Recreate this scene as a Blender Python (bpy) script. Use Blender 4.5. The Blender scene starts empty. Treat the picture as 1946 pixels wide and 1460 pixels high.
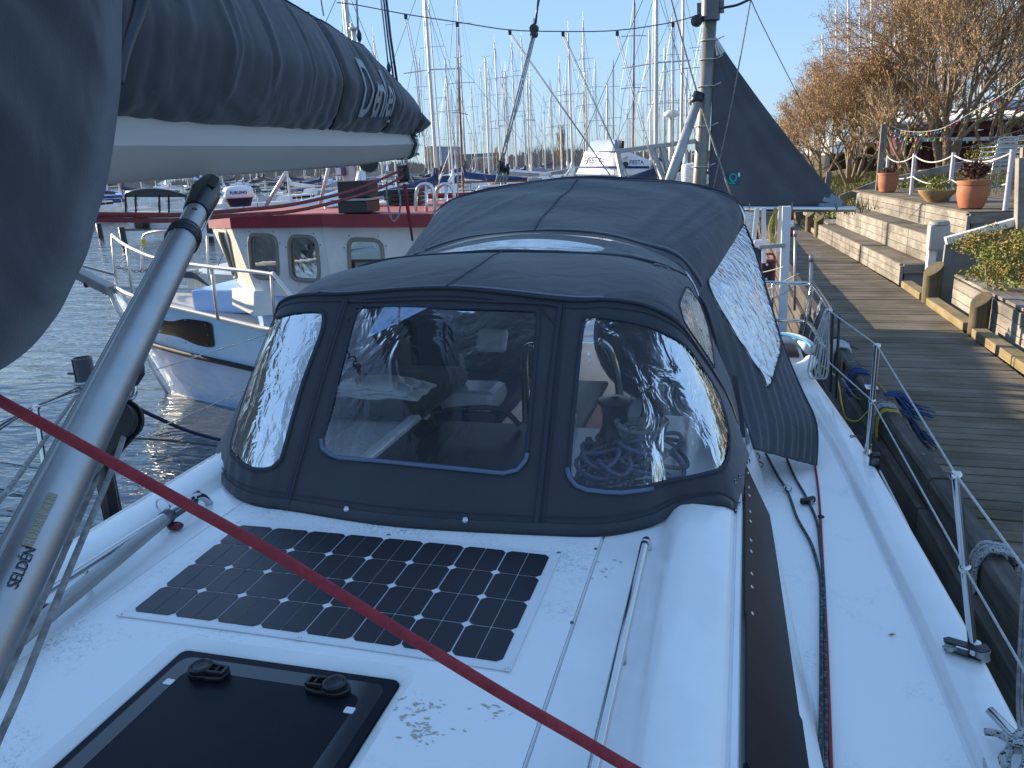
import bpy, bmesh, math, random
import numpy as np
from mathutils import Vector, Matrix
from mathutils.geometry import delaunay_2d_cdt
R = math.radians
rnd = random.Random(7)
sc = bpy.context.scene

# ------------------------------------------------------------------ camera
# World: camera height is z = 0, water is z = -2.9; +Y runs aft along the yacht, +X to the quay.
F, PITCH, ROLL, YAW = 1480.0, R(15.7), R(-2.6), R(16.0)
fw = np.array([-math.sin(YAW)*math.cos(PITCH), math.cos(YAW)*math.cos(PITCH), -math.sin(PITCH)])
r0 = np.array([math.cos(YAW), math.sin(YAW), 0.0])
u0 = np.cross(r0, fw)
rt = r0*math.cos(ROLL) + u0*math.sin(ROLL)
up = -r0*math.sin(ROLL) + u0*math.cos(ROLL)
cam_d = bpy.data.cameras.new('camera')
cam = bpy.data.objects.new('camera', cam_d)
sc.collection.objects.link(cam)
cam_d.sensor_fit = 'HORIZONTAL'
cam_d.sensor_width = 36.0
cam_d.lens = F/1946.0*36.0
cam_d.clip_start = 0.05
cam_d.clip_end = 5000
cam.matrix_world = Matrix(((rt[0], up[0], -fw[0], 0), (rt[1], up[1], -fw[1], 0), (rt[2], up[2], -fw[2], 0), (0, 0, 0, 1)))
sc.camera = cam

# ------------------------------------------------------------------ light
SUN_T, SUN_E = R(71), R(16)      # angle from +Y towards -X, elevation
sdir = Vector((-math.sin(SUN_T)*math.cos(SUN_E), math.cos(SUN_T)*math.cos(SUN_E), math.sin(SUN_E)))
W = bpy.data.worlds.new('World'); sc.world = W; W.use_nodes = True
nt = W.node_tree; nt.nodes.clear()
sky = nt.nodes.new('ShaderNodeTexSky'); sky.sky_type = 'NISHITA'; sky.sun_disc = False
sky.sun_elevation = SUN_E; sky.sun_rotation = -SUN_T
sky.air_density = 1.0; sky.dust_density = 0.0; sky.ozone_density = 1.2
bg = nt.nodes.new('ShaderNodeBackground'); bg.inputs[1].default_value = 0.15
wo = nt.nodes.new('ShaderNodeOutputWorld')
tint = nt.nodes.new('ShaderNodeMix'); tint.data_type = 'RGBA'; tint.blend_type = 'MULTIPLY'; tint.inputs[0].default_value = 1; tint.inputs[7].default_value = (.98, 1.36, 1.95, 1)
hs_ = nt.nodes.new('ShaderNodeHueSaturation'); hs_.inputs['Saturation'].default_value = 2.4; gm_ = nt.nodes.new('ShaderNodeGamma'); gm_.inputs['Gamma'].default_value = 0.16; nt.links.new(sky.outputs[0], gm_.inputs[0]); nt.links.new(gm_.outputs[0], hs_.inputs['Color']); nt.links.new(hs_.outputs[0], tint.inputs[6]); nt.links.new(tint.outputs[2], bg.inputs[0]); nt.links.new(bg.outputs[0], wo.inputs[0])
sl = bpy.data.lights.new('sun', 'SUN'); sl.energy = 4.0; sl.angle = R(0.53); sl.color = (1.0, 0.84, 0.62)
so = bpy.data.objects.new('sun', sl); sc.collection.objects.link(so)
so.rotation_euler = (-sdir).to_track_quat('-Z', 'Y').to_euler()
so.location = sdir*60
sc.view_settings.view_transform = 'Standard'; sc.view_settings.look = 'None'
sc.view_settings.gamma = 1.0; sc.view_settings.exposure = 1.48
sc.view_settings.use_curve_mapping = False
sc.cycles.max_bounces = 8; sc.cycles.transparent_max_bounces = 16
sc.cycles.use_denoising = True
try: sc.cycles.denoiser = 'OPENIMAGEDENOISE'
except Exception: pass

# ------------------------------------------------------------------ measuring helpers (pixel of the 1946 wide photo + one known distance)
def ray(x, y): return fw + rt*(x-973)/F - up*(y-730)/F
def PZ(x, y, z): d = ray(x, y); return d*z/d[2]
def PY(x, y, v): d = ray(x, y); return d*v/d[1]
def PX(x, y, v): d = ray(x, y); return d*v/d[0]
def PD(x, y, v): return ray(x, y)*v
def pj(p): p = np.asarray(p, float); d = p@fw; return np.array([973+F*(p@rt)/d, 730-F*(p@up)/d])

# ------------------------------------------------------------------ scene graph helpers
def link(o): sc.collection.objects.link(o); return o
def empty(name, loc=(0, 0, 0), rz=0.0):
    o = bpy.data.objects.new(name, None); o.location = loc; o.rotation_euler = (0, 0, rz); o.empty_display_size = .1
    return link(o)
def tag(o, label=None, cat=None, group=None, kind=None):
    if label: o['label'] = label
    if cat: o['category'] = cat
    if group: o['group'] = group
    if kind: o['kind'] = kind
    return o
def thing(name, label, cat, loc=(0, 0, 0), rz=0.0, group=None): return tag(empty(name, loc, rz), label, cat, group)
KIDS = {}
def copy_tree(o, parent=None):
    c = o.copy(); link(c)
    if parent is not None: c.parent = parent
    for ch in list(KIDS.get(o.name, [])):
        d = copy_tree(ch, c); KIDS.setdefault(c.name, []).append(d)
    return c
def setpar(o, par):
    if par is not None:
        o.parent = par; KIDS.setdefault(par.name, []).append(o)
def V(p): return Vector((float(p[0]), float(p[1]), float(p[2])))

class MB:
    """collects shapes into one mesh"""
    def __init__(s, parent=None):
        s.v = []; s.f = []; s.o = Vector((0, 0, 0))
    def add(s, vs, fs):
        n = len(s.v); s.v += [tuple(map(float, p)) for p in vs]; s.f += [tuple(i+n for i in f) for f in fs]; return s
    def box(s, c, size, rot=None, taper=1.0):
        hx, hy, hz = [k/2 for k in size]; vs = []
        for z, t in ((-hz, 1.0), (hz, taper)):
            for x, y in ((-hx, -hy), (hx, -hy), (hx, hy), (-hx, hy)):
                p = Vector((x*t, y*t, z))
                if rot is not None: p = rot @ p
                vs.append(Vector(c)+p)
        return s.add(vs, [(3, 2, 1, 0), (4, 5, 6, 7), (0, 1, 5, 4), (1, 2, 6, 5), (2, 3, 7, 6), (3, 0, 4, 7)])
    def bar(s, a, b, w, h, upv=(0, 0, 1)):
        a = V(a); b = V(b); d = (b-a); L = d.length; d.normalize(); U = Vector(upv); X = d.cross(U)
        if X.length < 1e-4: X = d.cross(Vector((1, 0, 0)))
        X.normalize(); U = X.cross(d)
        m = Matrix((X, d, U)).transposed()
        return s.box((a+b)/2, (w, L, h), m)
    def tube(s, pts, r, n=8, cap=True, closed=False):
        pts = [V(p) for p in pts]; m = len(pts); rs = r if hasattr(r, '__len__') else [r]*m
        vs = []; fs = []; N = None
        for i, p in enumerate(pts):
            if closed: t = pts[(i+1) % m]-pts[i-1]
            else: t = pts[min(i+1, m-1)]-pts[max(i-1, 0)]
            if t.length < 1e-9: t = Vector((0, 0, 1))
            t.normalize()
            if N is None:
                N = t.cross(Vector((0, 0, 1)))
                if N.length < .05: N = t.cross(Vector((1, 0, 0)))
            N = (N-t*N.dot(t)); N.normalize(); B = t.cross(N)
            for k in range(n):
                a = 2*math.pi*k/n; vs.append(p+(N*math.cos(a)+B*math.sin(a))*rs[i])
        for i in range(m if closed else m-1):
            j = (i+1) % m
            for k in range(n):
                k2 = (k+1) % n; fs.append((i*n+k, i*n+k2, j*n+k2, j*n+k))
        if cap and not closed: fs.append(tuple(range(n-1, -1, -1))); fs.append(tuple((m-1)*n+k for k in range(n)))
        return s.add(vs, fs)
    def lathe(s, c, prof, n=24, axis=None):
        vs = []; fs = []; c = Vector(c); m = len(prof)
        q = Vector((0, 0, 1)).rotation_difference(Vector(axis)) if axis is not None else None
        for (r, z) in prof:
            for k in range(n):
                a = 2*math.pi*k/n; p = Vector((r*math.cos(a), r*math.sin(a), z))
                if q: p = q @ p
                vs.append(c+p)
        for i in range(m-1):
            for k in range(n):
                k2 = (k+1) % n; fs.append((i*n+k, i*n+k2, (i+1)*n+k2, (i+1)*n+k))
        if prof[0][0] > 1e-6: fs.append(tuple(range(n-1, -1, -1)))
        if prof[-1][0] > 1e-6: fs.append(tuple((m-1)*n+k for k in range(n)))
        return s.add(vs, fs)
    def ball(s, c, r, n=10, m=6, sc=(1, 1, 1)):
        vs = []; fs = []; c = Vector(c)
        for i in range(m+1):
            th = math.pi*i/m
            for k in range(n):
                a = 2*math.pi*k/n
                vs.append(c+Vector((r*sc[0]*math.sin(th)*math.cos(a), r*sc[1]*math.sin(th)*math.sin(a), r*sc[2]*math.cos(th))))
        for i in range(m):
            for k in range(n):
                k2 = (k+1) % n; fs.append((i*n+k, (i+1)*n+k, (i+1)*n+k2, i*n+k2))
        return s.add(vs, fs)
    def prism(s, pts, d):
        """planar polygon pts (3D) extruded by vector d"""
        n = len(pts); a = [V(p) for p in pts]; b = [p+Vector(d) for p in a]
        return s.add(a+b, [tuple(range(n-1, -1, -1)), tuple(range(n, 2*n))]+[(i, (i+1) % n, n+(i+1) % n, n+i) for i in range(n)])
    def grid(s, rows, closeu=False):
        nr = len(rows); nc = len(rows[0]); vs = [p for r_ in rows for p in r_]; fs = []
        for i in range(nr-1):
            for j in range(nc if closeu else nc-1):
                j2 = (j+1) % nc; fs.append((i*nc+j, i*nc+j2, (i+1)*nc+j2, (i+1)*nc+j))
        return s.add(vs, fs)
    def build(s, name, mat, parent=None, smooth=False, bevel=0, solid=0, sub=0, angle=40):
        me = bpy.data.meshes.new(name); me.from_pydata(s.v, [], s.f); me.update()
        if smooth:
            me.polygons.foreach_set('use_smooth', [True]*len(me.polygons))
            if smooth != 'all':
                try: me.set_sharp_from_angle(angle=R(angle))
                except Exception: pass
        if mat is not None: me.materials.append(mat)
        o = link(bpy.data.objects.new(name, me)); setpar(o, parent)
        if solid:
            m = o.modifiers.new('solid', 'SOLIDIFY'); m.thickness = solid; m.offset = -1
        if bevel:
            m = o.modifiers.new('bevel', 'BEVEL'); m.width = bevel; m.segments = 2; m.limit_method = 'ANGLE'; m.angle_limit = R(35)
        if sub:
            m = o.modifiers.new('sub', 'SUBSURF'); m.levels = sub; m.render_levels = sub
        return o
def fixn(o):
    bm = bmesh.new(); bm.from_mesh(o.data); bmesh.ops.recalc_face_normals(bm, faces=bm.faces); bm.to_mesh(o.data); bm.free(); return o

def cr(pts, n, closed=False):
    """Catmull-Rom through pts, n samples per span"""
    P = [np.asarray(p, float) for p in pts]; m = len(P); out = []
    for i in range(m if closed else m-1):
        if closed: a, b, c, d = P[i-1], P[i], P[(i+1) % m], P[(i+2) % m]
        else: a, b, c, d = P[max(i-1, 0)], P[i], P[i+1], P[min(i+2, m-1)]
        for k in range(n):
            t = k/n
            out.append(.5*((2*b)+(-a+c)*t+(2*a-5*b+4*c-d)*t*t+(-a+3*b-3*c+d)*t**3))
    if not closed: out.append(P[-1])
    return out
def crv(pts):
    """curve evaluator on knots 0..1"""
    P = [np.asarray(p, float) for p in pts]; m = len(P)-1
    def f(u):
        x = min(max(u, 0), 1)*m; i = min(int(x), m-1); t = x-i
        a, b, c, d = P[max(i-1, 0)], P[i], P[i+1], P[min(i+2, m)]
        return .5*((2*b)+(-a+c)*t+(2*a-5*b+4*c-d)*t*t+(-a+3*b-3*c+d)*t**3)
    return f

# ------------------------------------------------------------------ materials
def mat(name, col, rough=.5, metal=0.0, var=0.0, vscale=5.0, bump=0.0, bscale=60.0, spec=None, coat=0.0, col2=None, sheen=0.0, stretch=None, detail=6.0, coord='Object', contrast=(.35, .65), bdist=.01):
    m = bpy.data.materials.new(name); m.use_nodes = True; n = m.node_tree.nodes; l = m.node_tree.links
    b = n['Principled BSDF']; b.inputs['Base Color'].default_value = (*col, 1); b.inputs['Roughness'].default_value = rough
    b.inputs['Metallic'].default_value = metal
    if spec is not None: b.inputs['Specular IOR Level'].default_value = spec
    if coat: b.inputs['Coat Weight'].default_value = coat; b.inputs['Coat Roughness'].default_value = .1
    if sheen: b.inputs['Sheen Weight'].default_value = sheen; b.inputs['Sheen Roughness'].default_value = .5
    tc = n.new('ShaderNodeTexCoord'); src = tc.outputs[coord]
    if stretch:
        mp = n.new('ShaderNodeMapping'); mp.inputs['Scale'].default_value = stretch; l.new(src, mp.inputs[0]); src = mp.outputs[0]
    if var or col2:
        c2 = col2 if col2 else tuple(min(1, c*(1-var)) for c in col)
        nz = n.new('ShaderNodeTexNoise'); nz.inputs['Scale'].default_value = vscale; nz.inputs['Detail'].default_value = detail; nz.inputs['Roughness'].default_value = .6
        l.new(src, nz.inputs['Vector'])
        rp = n.new('ShaderNodeValToRGB'); rp.color_ramp.elements[0].position = contrast[0]; rp.color_ramp.elements[1].position = contrast[1]
        rp.color_ramp.elements[0].color = (*c2, 1); rp.color_ramp.elements[1].color = (*col, 1)
        l.new(nz.outputs[0], rp.inputs[0]); l.new(rp.outputs[0], b.inputs['Base Color'])
    if bump:
        nz = n.new('ShaderNodeTexNoise'); nz.inputs['Scale'].default_value = bscale; nz.inputs['Detail'].default_value = 4
        l.new(src, nz.inputs['Vector'])
        bp = n.new('ShaderNodeBump'); bp.inputs['Strength'].default_value = bump; bp.inputs['Distance'].default_value = bdist
        l.new(nz.outputs[0], bp.inputs['Height']); l.new(bp.outputs[0], b.inputs['Normal'])
    return m
M = {}
M['gel'] = mat('white_gelcoat', (.88, .89, .88), .22, var=.10, vscale=3, coat=.3, bump=.03, bscale=3, bdist=.02)
M['gel_old'] = mat('weathered_gelcoat', (.74, .76, .78), .3, var=.25, vscale=6, contrast=(.3, .5))
M['steel'] = mat('stainless_steel', (.62, .62, .62), .13, 1, bump=.02, bscale=8)
M['alu'] = mat('anodised_aluminium', (.50, .51, .51), .42, 1, var=.12, vscale=9, bump=.02, bscale=30)
M['boom'] = mat('boom_aluminium', (.54, .49, .44), .5, .15, var=.12, vscale=4, stretch=(1, .2, 3))
M['alu_dull'] = mat('dull_aluminium', (.42, .42, .41), .5, .6, var=.2, vscale=5)
M['black'] = mat('black_plastic', (.012, .012, .013), .35, bump=.05, bscale=80)
M['blackrub'] = mat('black_rubber', (.02, .02, .02), .7, bump=.1, bscale=60)
M['white'] = mat('white_paint', (.75, .76, .77), .4, var=.15, vscale=2)
M['whitep'] = mat('white_plastic', (.78, .79, .8), .35, var=.06, vscale=5)
M['red'] = mat('red_paint', (.27, .018, .03), .38, var=.25, vscale=3)
M['redrope'] = mat('red_rope', (.33, .03, .04), .8, var=.3, vscale=60, bump=.5, bscale=220, bdist=.004)
M['pinkrope'] = mat('faded_red_rope', (.42, .09, .09), .85, var=.3, vscale=60, bump=.5, bscale=200, bdist=.004)
M['greyrope'] = mat('grey_rope', (.36, .35, .33), .9, col2=(.16, .16, .16), vscale=45, bump=.5, bscale=160, bdist=.004)
M['whiterope'] = mat('white_rope', (.6, .59, .56), .9, var=.35, vscale=40, bump=.5, bscale=160, bdist=.004)
M['blackrope'] = mat('dark_braided_rope', (.03, .04, .045), .85, col2=(.14, .17, .17), vscale=90, bump=.4, bscale=200, contrast=(.38, .5), bdist=.004)
M['bluerope'] = mat('blue_rope', (.02, .07, .22), .85, var=.4, vscale=50, bump=.5, bscale=200, bdist=.004)
M['yellowrope'] = mat('yellow_rope', (.55, .42, .06), .8, var=.3, vscale=50, bump=.5, bscale=200, bdist=.004)
M['navyrope'] = mat('navy_red_flecked_rope', (.09, .10, .17), .85, col2=(.28, .05, .04), vscale=70, contrast=(.36, .42), bump=.4, bscale=200, bdist=.004)
M['teak'] = mat('teak', (.14, .06, .04), .55, var=.4, vscale=6, stretch=(8, 1, 8))
M['glassdark'] = mat('dark_acrylic', (.012, .015, .022), .35, var=.4, vscale=3, spec=.10)
M['pile'] = mat('wet_black_pile', (.02, .018, .015), .5, var=.5, vscale=9, bump=.4, bscale=15)
M['topside'] = mat('powder_blue_topside', (.56, .79, .98), .3, var=.1, vscale=2, coat=.2)
M['blue'] = mat('light_blue_hull_paint', (.36, .56, .88), .3, var=.12, vscale=2, coat=.3)
M['hullwhite'] = mat('pale_blue_white_hull', (.46, .62, .84), .32, col2=(.32, .48, .76), vscale=2.5, coat=.4, stretch=(1, 1, 3), bump=.15, bscale=2, bdist=.05)
M['wheel'] = mat('wheelhouse_white', (.68, .68, .66), .45, var=.18, vscale=2)
M['cream'] = mat('cream_and_sunlit_white', (.62, .58, .48), .5, var=.15, vscale=2)  # flowers are cream; on the wheelhouse it carries warm sunlight on white
M['navy'] = mat('navy_cloth', (.02, .035, .09), .8, var=.3, vscale=3)
M['bluecover'] = mat('blue_sail_cover', (.02, .05, .16), .8, var=.3, vscale=3)
M['terracotta'] = mat('terracotta', (.42, .15, .07), .7, var=.25, vscale=5, bump=.1, bscale=40)
M['ochrepot'] = mat('ochre_pot', (.42, .27, .12), .75, var=.25, vscale=6)
M['darkred'] = mat('dark_red_boards', (.10, .012, .014), .6, var=.3, vscale=3)
M['concrete'] = mat('grey_blockwork', (.27, .29, .31), .85, var=.2, vscale=4, bump=.3, bscale=30)
M['bark'] = mat('bark', (.30, .23, .16), .9, var=.5, vscale=12, bump=.5, bscale=30)
M['twig'] = mat('brown_twigs', (.42, .28, .16), .9, var=.5, vscale=5)
M['dryleaf'] = mat('dry_brown_seed_heads', (.54, .37, .19), .9, var=.5, vscale=3)
M['grass'] = mat('rough_grass', (.10, .11, .03), .95, col2=(.16, .12, .05), vscale=2, bump=.5, bscale=8)
M['leaf'] = mat('green_leaves', (.15, .20, .03), .7, col2=(.30, .19, .05), vscale=4)
M['leafy'] = mat('yellow_green_leaves', (.20, .22, .03), .7, var=.4, vscale=4)
M['rleaf'] = mat('dark_red_leaves', (.10, .035, .02), .7, var=.5, vscale=9)
M['orange'] = mat('orange_mark', (.6, .2, .03), .6)
M['teal'] = mat('teal_print', (.0, .32, .28), .6)
M['mastwhite'] = mat('pale_mast_aluminium', (.55, .55, .54), .45, .4)
M['mastbrown'] = mat('varnished_mast', (.20, .07, .04), .5)
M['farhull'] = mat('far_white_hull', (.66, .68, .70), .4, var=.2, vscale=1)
M['bolt'] = mat('bolt_metal', (.12, .12, .13), .4, .8)

def wood(name, c1, c2, scale=(30, 1.2, 30), bumpk=.4, mottle=.35, green=None, rough=.8):
    m = bpy.data.materials.new(name); m.use_nodes = True; n = m.node_tree.nodes; l = m.node_tree.links
    b = n['Principled BSDF']; b.inputs['Roughness'].default_value = rough; b.inputs['Specular IOR Level'].default_value = .3
    tc = n.new('ShaderNodeTexCoord'); oi = n.new('ShaderNodeObjectInfo')
    mp = n.new('ShaderNodeMapping'); mp.inputs['Scale'].default_value = scale; l.new(tc.outputs['Object'], mp.inputs[0])
    ad = n.new('ShaderNodeVectorMath'); ad.operation = 'MULTIPLY_ADD'; l.new(oi.outputs['Random'], ad.inputs[0]); ad.inputs[1].default_value = (50, 50, 50); l.new(mp.outputs[0], ad.inputs[2])
    nz = n.new('ShaderNodeTexNoise'); nz.inputs['Scale'].default_value = 1.6; nz.inputs['Detail'].default_value = 8; nz.inputs['Roughness'].default_value = .7
    l.new(ad.outputs[0], nz.inputs['Vector'])
    rp = n.new('ShaderNodeValToRGB'); rp.color_ramp.elements[0].position = .3; rp.color_ramp.elements[1].position = .68
    rp.color_ramp.elements[0].color = (*c2, 1); rp.color_ramp.elements[1].color = (*c1, 1); l.new(nz.outputs[0], rp.inputs[0])
    n2 = n.new('ShaderNodeTexNoise'); n2.inputs['Scale'].default_value = 2.2; n2.inputs['Detail'].default_value = 5; l.new(tc.outputs['Object'], n2.inputs['Vector'])
    mx = n.new('ShaderNodeMix'); mx.data_type = 'RGBA'; mx.blend_type = 'MULTIPLY'
    r2 = n.new('ShaderNodeValToRGB'); r2.color_ramp.elements[0].position = .35; r2.color_ramp.elements[1].position = .62
    g = green if green else (1-mottle,)*3
    r2.color_ramp.elements[0].color = (*g, 1); r2.color_ramp.elements[1].color = (1, 1, 1, 1); l.new(n2.outputs[0], r2.inputs[0])
    mx.inputs[0].default_value = 1; l.new(rp.outputs[0], mx.inputs[6]); l.new(r2.outputs[0], mx.inputs[7])
    # each board its own tone
    mr = n.new('ShaderNodeMapRange'); mr.inputs[3].default_value = .78; mr.inputs[4].default_value = 1.15; l.new(oi.outputs['Random'], mr.inputs[0])
    m3 = n.new('ShaderNodeVectorMath'); m3.operation = 'SCALE'; l.new(mx.outputs[2], m3.inputs[0]); l.new(mr.outputs[0], m3.inputs['Scale'])
    l.new(m3.outputs[0], b.inputs['Base Color'])
    bp = n.new('ShaderNodeBump'); bp.inputs['Strength'].default_value = bumpk; bp.inputs['Distance'].default_value = .006; l.new(nz.outputs[0], bp.inputs['Height']); l.new(bp.outputs[0], b.inputs['Normal'])
    return m
M['plank'] = wood('decking_wood', (.24, .195, .145), (.12, .10, .078), (1.2, 30, 30), green=(.62, .62, .50))
M['greywood'] = wood('weathered_grey_wood', (.36, .33, .29), (.20, .18, .16), (30, 2.5, 14), green=(.50, .49, .47))
M['greywoodx'] = wood('weathered_grey_wood_cross', (.34, .31, .27), (.19, .17, .15), (1.5, 30, 12))
M['yellowwood'] = wood('newer_kerb_wood', (.34, .27, .16), (.20, .15, .09), (30, 1.5, 20), green=(.7, .72, .55))
M['beam'] = wood('tarred_quay_beam', (.16, .14, .12), (.05, .045, .04), (20, 1.0, 20), green=(.55, .55, .5))
M['log'] = wood('mooring_post_wood', (.22, .18, .12), (.09, .07, .05), (25, 25, 2), green=(.6, .62, .4))

def canvas(name, col, wr=.5, wscale=7.0):
    m = bpy.data.materials.new(name); m.use_nodes = True; n = m.node_tree.nodes; l = m.node_tree.links
    b = n['Principled BSDF']; b.inputs['Roughness'].default_value = .78; b.inputs['Specular IOR Level'].default_value = .35
    b.inputs['Sheen Weight'].default_value = .25; b.inputs['Sheen Roughness'].default_value = .45
    tc = n.new('ShaderNodeTexCoord')
    nz = n.new('ShaderNodeTexNoise'); nz.inputs['Scale'].default_value = 3; nz.inputs['Detail'].default_value = 8; l.new(tc.outputs['Object'], nz.inputs['Vector'])
    rp = n.new('ShaderNodeValToRGB'); rp.color_ramp.elements[0].position = .3; rp.color_ramp.elements[1].position = .7
    rp.color_ramp.elements[0].color = (*[c*.82 for c in col], 1); rp.color_ramp.elements[1].color = (*[c*1.12 for c in col], 1)
    l.new(nz.outputs[0], rp.inputs[0]); l.new(rp.outputs[0], b.inputs['Base Color'])
    w1 = n.new('ShaderNodeTexNoise'); w1.inputs['Scale'].default_value = 420; w1.inputs['Detail'].default_value = 1; l.new(tc.outputs['Object'], w1.inputs['Vector'])
    w2 = n.new('ShaderNodeTexNoise'); w2.inputs['Scale'].default_value = wscale; w2.inputs['Detail'].default_value = 2.5; w2.inputs['Distortion'].default_value = .8; l.new(tc.outputs['Object'], w2.inputs['Vector'])
    b1 = n.new('ShaderNodeBump'); b1.inputs['Strength'].default_value = .25; b1.inputs['Distance'].default_value = .002; l.new(w1.outputs[0], b1.inputs['Height'])
    b2 = n.new('ShaderNodeBump'); b2.inputs['Strength'].default_value = wr; b2.inputs['Distance'].default_value = .03; l.new(w2.outputs[0], b2.inputs['Height']); l.new(b1.outputs[0], b2.inputs['Normal'])
    l.new(b2.outputs[0], b.inputs['Normal'])
    return m
CAN = (.044, .048, .056)
M['canvas'] = canvas('slate_canvas', CAN, .22)
M['mizzen'] = canvas('slate_mizzen_cloth', (.085, .095, .112), .25, 3)  # paler than the other canvas, standing in for backlight through the sail
M['canvas2'] = canvas('slate_sail_cover_cloth', (.052, .056, .064), .5, 5)
M['canvas_d'] = canvas('dark_canvas_patch', (.022, .026, .034), .1)
M['seam'] = mat('seam_tape', (.03, .037, .052), .8)

def vinyl(name, wav=.5, haze=.05, tint=(.93, .95, .97), wscale=6.0, stretch=(1, 1, .35), gl=.10, refr=0.0, gr=.04, hz=(.7, .72, .74)):
    m = bpy.data.materials.new(name); m.use_nodes = True; n = m.node_tree.nodes; l = m.node_tree.links; n.remove(n['Principled BSDF'])
    out = n['Material Output']
    tc = n.new('ShaderNodeTexCoord'); mp = n.new('ShaderNodeMapping'); mp.inputs['Scale'].default_value = stretch; l.new(tc.outputs['Object'], mp.inputs[0])
    nz = n.new('ShaderNodeTexNoise'); nz.inputs['Scale'].default_value = wscale; nz.inputs['Detail'].default_value = 3; nz.inputs['Distortion'].default_value = 1.2; l.new(mp.outputs[0], nz.inputs['Vector'])
    bp = n.new('ShaderNodeBump'); bp.inputs['Strength'].default_value = wav; bp.inputs['Distance'].default_value = .03; l.new(nz.outputs[0], bp.inputs['Height'])
    tr = n.new('ShaderNodeBsdfTransparent'); tr.inputs[0].default_value = (*tint, 1)
    rf = n.new('ShaderNodeBsdfRefraction'); rf.inputs['IOR'].default_value = 1.12; rf.inputs['Roughness'].default_value = .02; rf.inputs['Color'].default_value = (*tint, 1); l.new(bp.outputs[0], rf.inputs['Normal'])
    df = n.new('ShaderNodeBsdfDiffuse'); df.inputs[0].default_value = (*hz, 1)
    gs = n.new('ShaderNodeBsdfGlossy'); gs.inputs['Roughness'].default_value = gr; l.new(bp.outputs[0], gs.inputs['Normal'])
    m1 = n.new('ShaderNodeMixShader'); m1.inputs[0].default_value = haze; m0 = n.new('ShaderNodeMixShader'); m0.inputs[0].default_value = refr; l.new(tr.outputs[0], m0.inputs[1]); l.new(rf.outputs[0], m0.inputs[2]); l.new(m0.outputs[0], m1.inputs[1]); l.new(df.outputs[0], m1.inputs[2])
    fr = n.new('ShaderNodeFresnel'); fr.inputs['IOR'].default_value = 1.5; l.new(bp.outputs[0], fr.inputs['Normal'])
    ad = n.new('ShaderNodeMath'); ad.operation = 'MULTIPLY_ADD'; ad.inputs[1].default_value = 1.0; ad.inputs[2].default_value = gl-.08; ad.use_clamp = True; l.new(fr.outputs[0], ad.inputs[0])
    m2 = n.new('ShaderNodeMixShader'); l.new(ad.outputs[0], m2.inputs[0]); l.new(m1.outputs[0], m2.inputs[1]); l.new(gs.outputs[0], m2.inputs[2])
    l.new(m2.outputs[0], out.inputs[0]); return m
M['vinyl'] = vinyl('clear_vinyl', .22, .03, gl=.055)
M['vinyl_r'] = vinyl('wavy_clear_vinyl', .45, .04, wscale=9, stretch=(1.4, 1.4, .4), gl=.06)
M['vinyl_w'] = vinyl('crinkled_clear_vinyl', .8, .38, wscale=11, stretch=(1, 1.6, .5), gl=.26, refr=.3, hz=(.86, .78, .62))  # milky haze, its warm tint standing in for golden reflected sun
M['vinyl_g'] = vinyl('glossy_side_vinyl', .30, .42, wscale=4.5, stretch=(3.5, 3.5, .16), gl=.30, gr=.12)
M['pane'] = vinyl('window_glass', .02, .02, (.8, .84, .82), gl=.10)
M['whiteband'] = mat('clear_window_welt', (.10, .14, .22), .35)

# ---- water
m = bpy.data.materials.new('harbour_water'); m.use_nodes = True; n = m.node_tree.nodes; l = m.node_tree.links
b = n['Principled BSDF']; b.inputs['Base Color'].default_value = (.08, .095, .10, 1); b.inputs['Roughness'].default_value = .05; b.inputs['IOR'].default_value = 1.5
b.inputs['Specular IOR Level'].default_value = 1.0
tc = n.new('ShaderNodeTexCoord')
def wn(sc_, rot, scale, detail, st):
    mp = n.new('ShaderNodeMapping'); mp.inputs['Scale'].default_value = sc_; mp.inputs['Rotation'].default_value = (0, 0, rot); l.new(tc.outputs['Object'], mp.inputs[0])
    z = n.new('ShaderNodeTexNoise'); z.inputs['Scale'].default_value = scale; z.inputs['Detail'].default_value = detail; z.inputs['Distortion'].default_value = .6; l.new(mp.outputs[0], z.inputs['Vector']); return z
z1 = wn((.35, 1, 1), R(-25), 2.6, 3, 1); z2 = wn((.6, 1, 1), R(-45), 7, 2, 1); z3 = wn((.5, 1, 1), R(-20), .5, 2, 1)
bp1 = n.new('ShaderNodeBump'); bp1.inputs['Strength'].default_value = .9; bp1.inputs['Distance'].default_value = .10; l.new(z1.outputs[0], bp1.inputs['Height'])
bp2 = n.new('ShaderNodeBump'); bp2.inputs['Strength'].default_value = .5; bp2.inputs['Distance'].default_value = .03; l.new(z2.outputs[0], bp2.inputs['Height']); l.new(bp1.outputs[0], bp2.inputs['Normal'])
bp3 = n.new('ShaderNodeBump'); bp3.inputs['Strength'].default_value = .4; bp3.inputs['Distance'].default_value = .3; l.new(z3.outputs[0], bp3.inputs['Height']); l.new(bp2.outputs[0], bp3.inputs['Normal'])
l.new(bp3.outputs[0], b.inputs['Normal']); M['water'] = m

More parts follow.
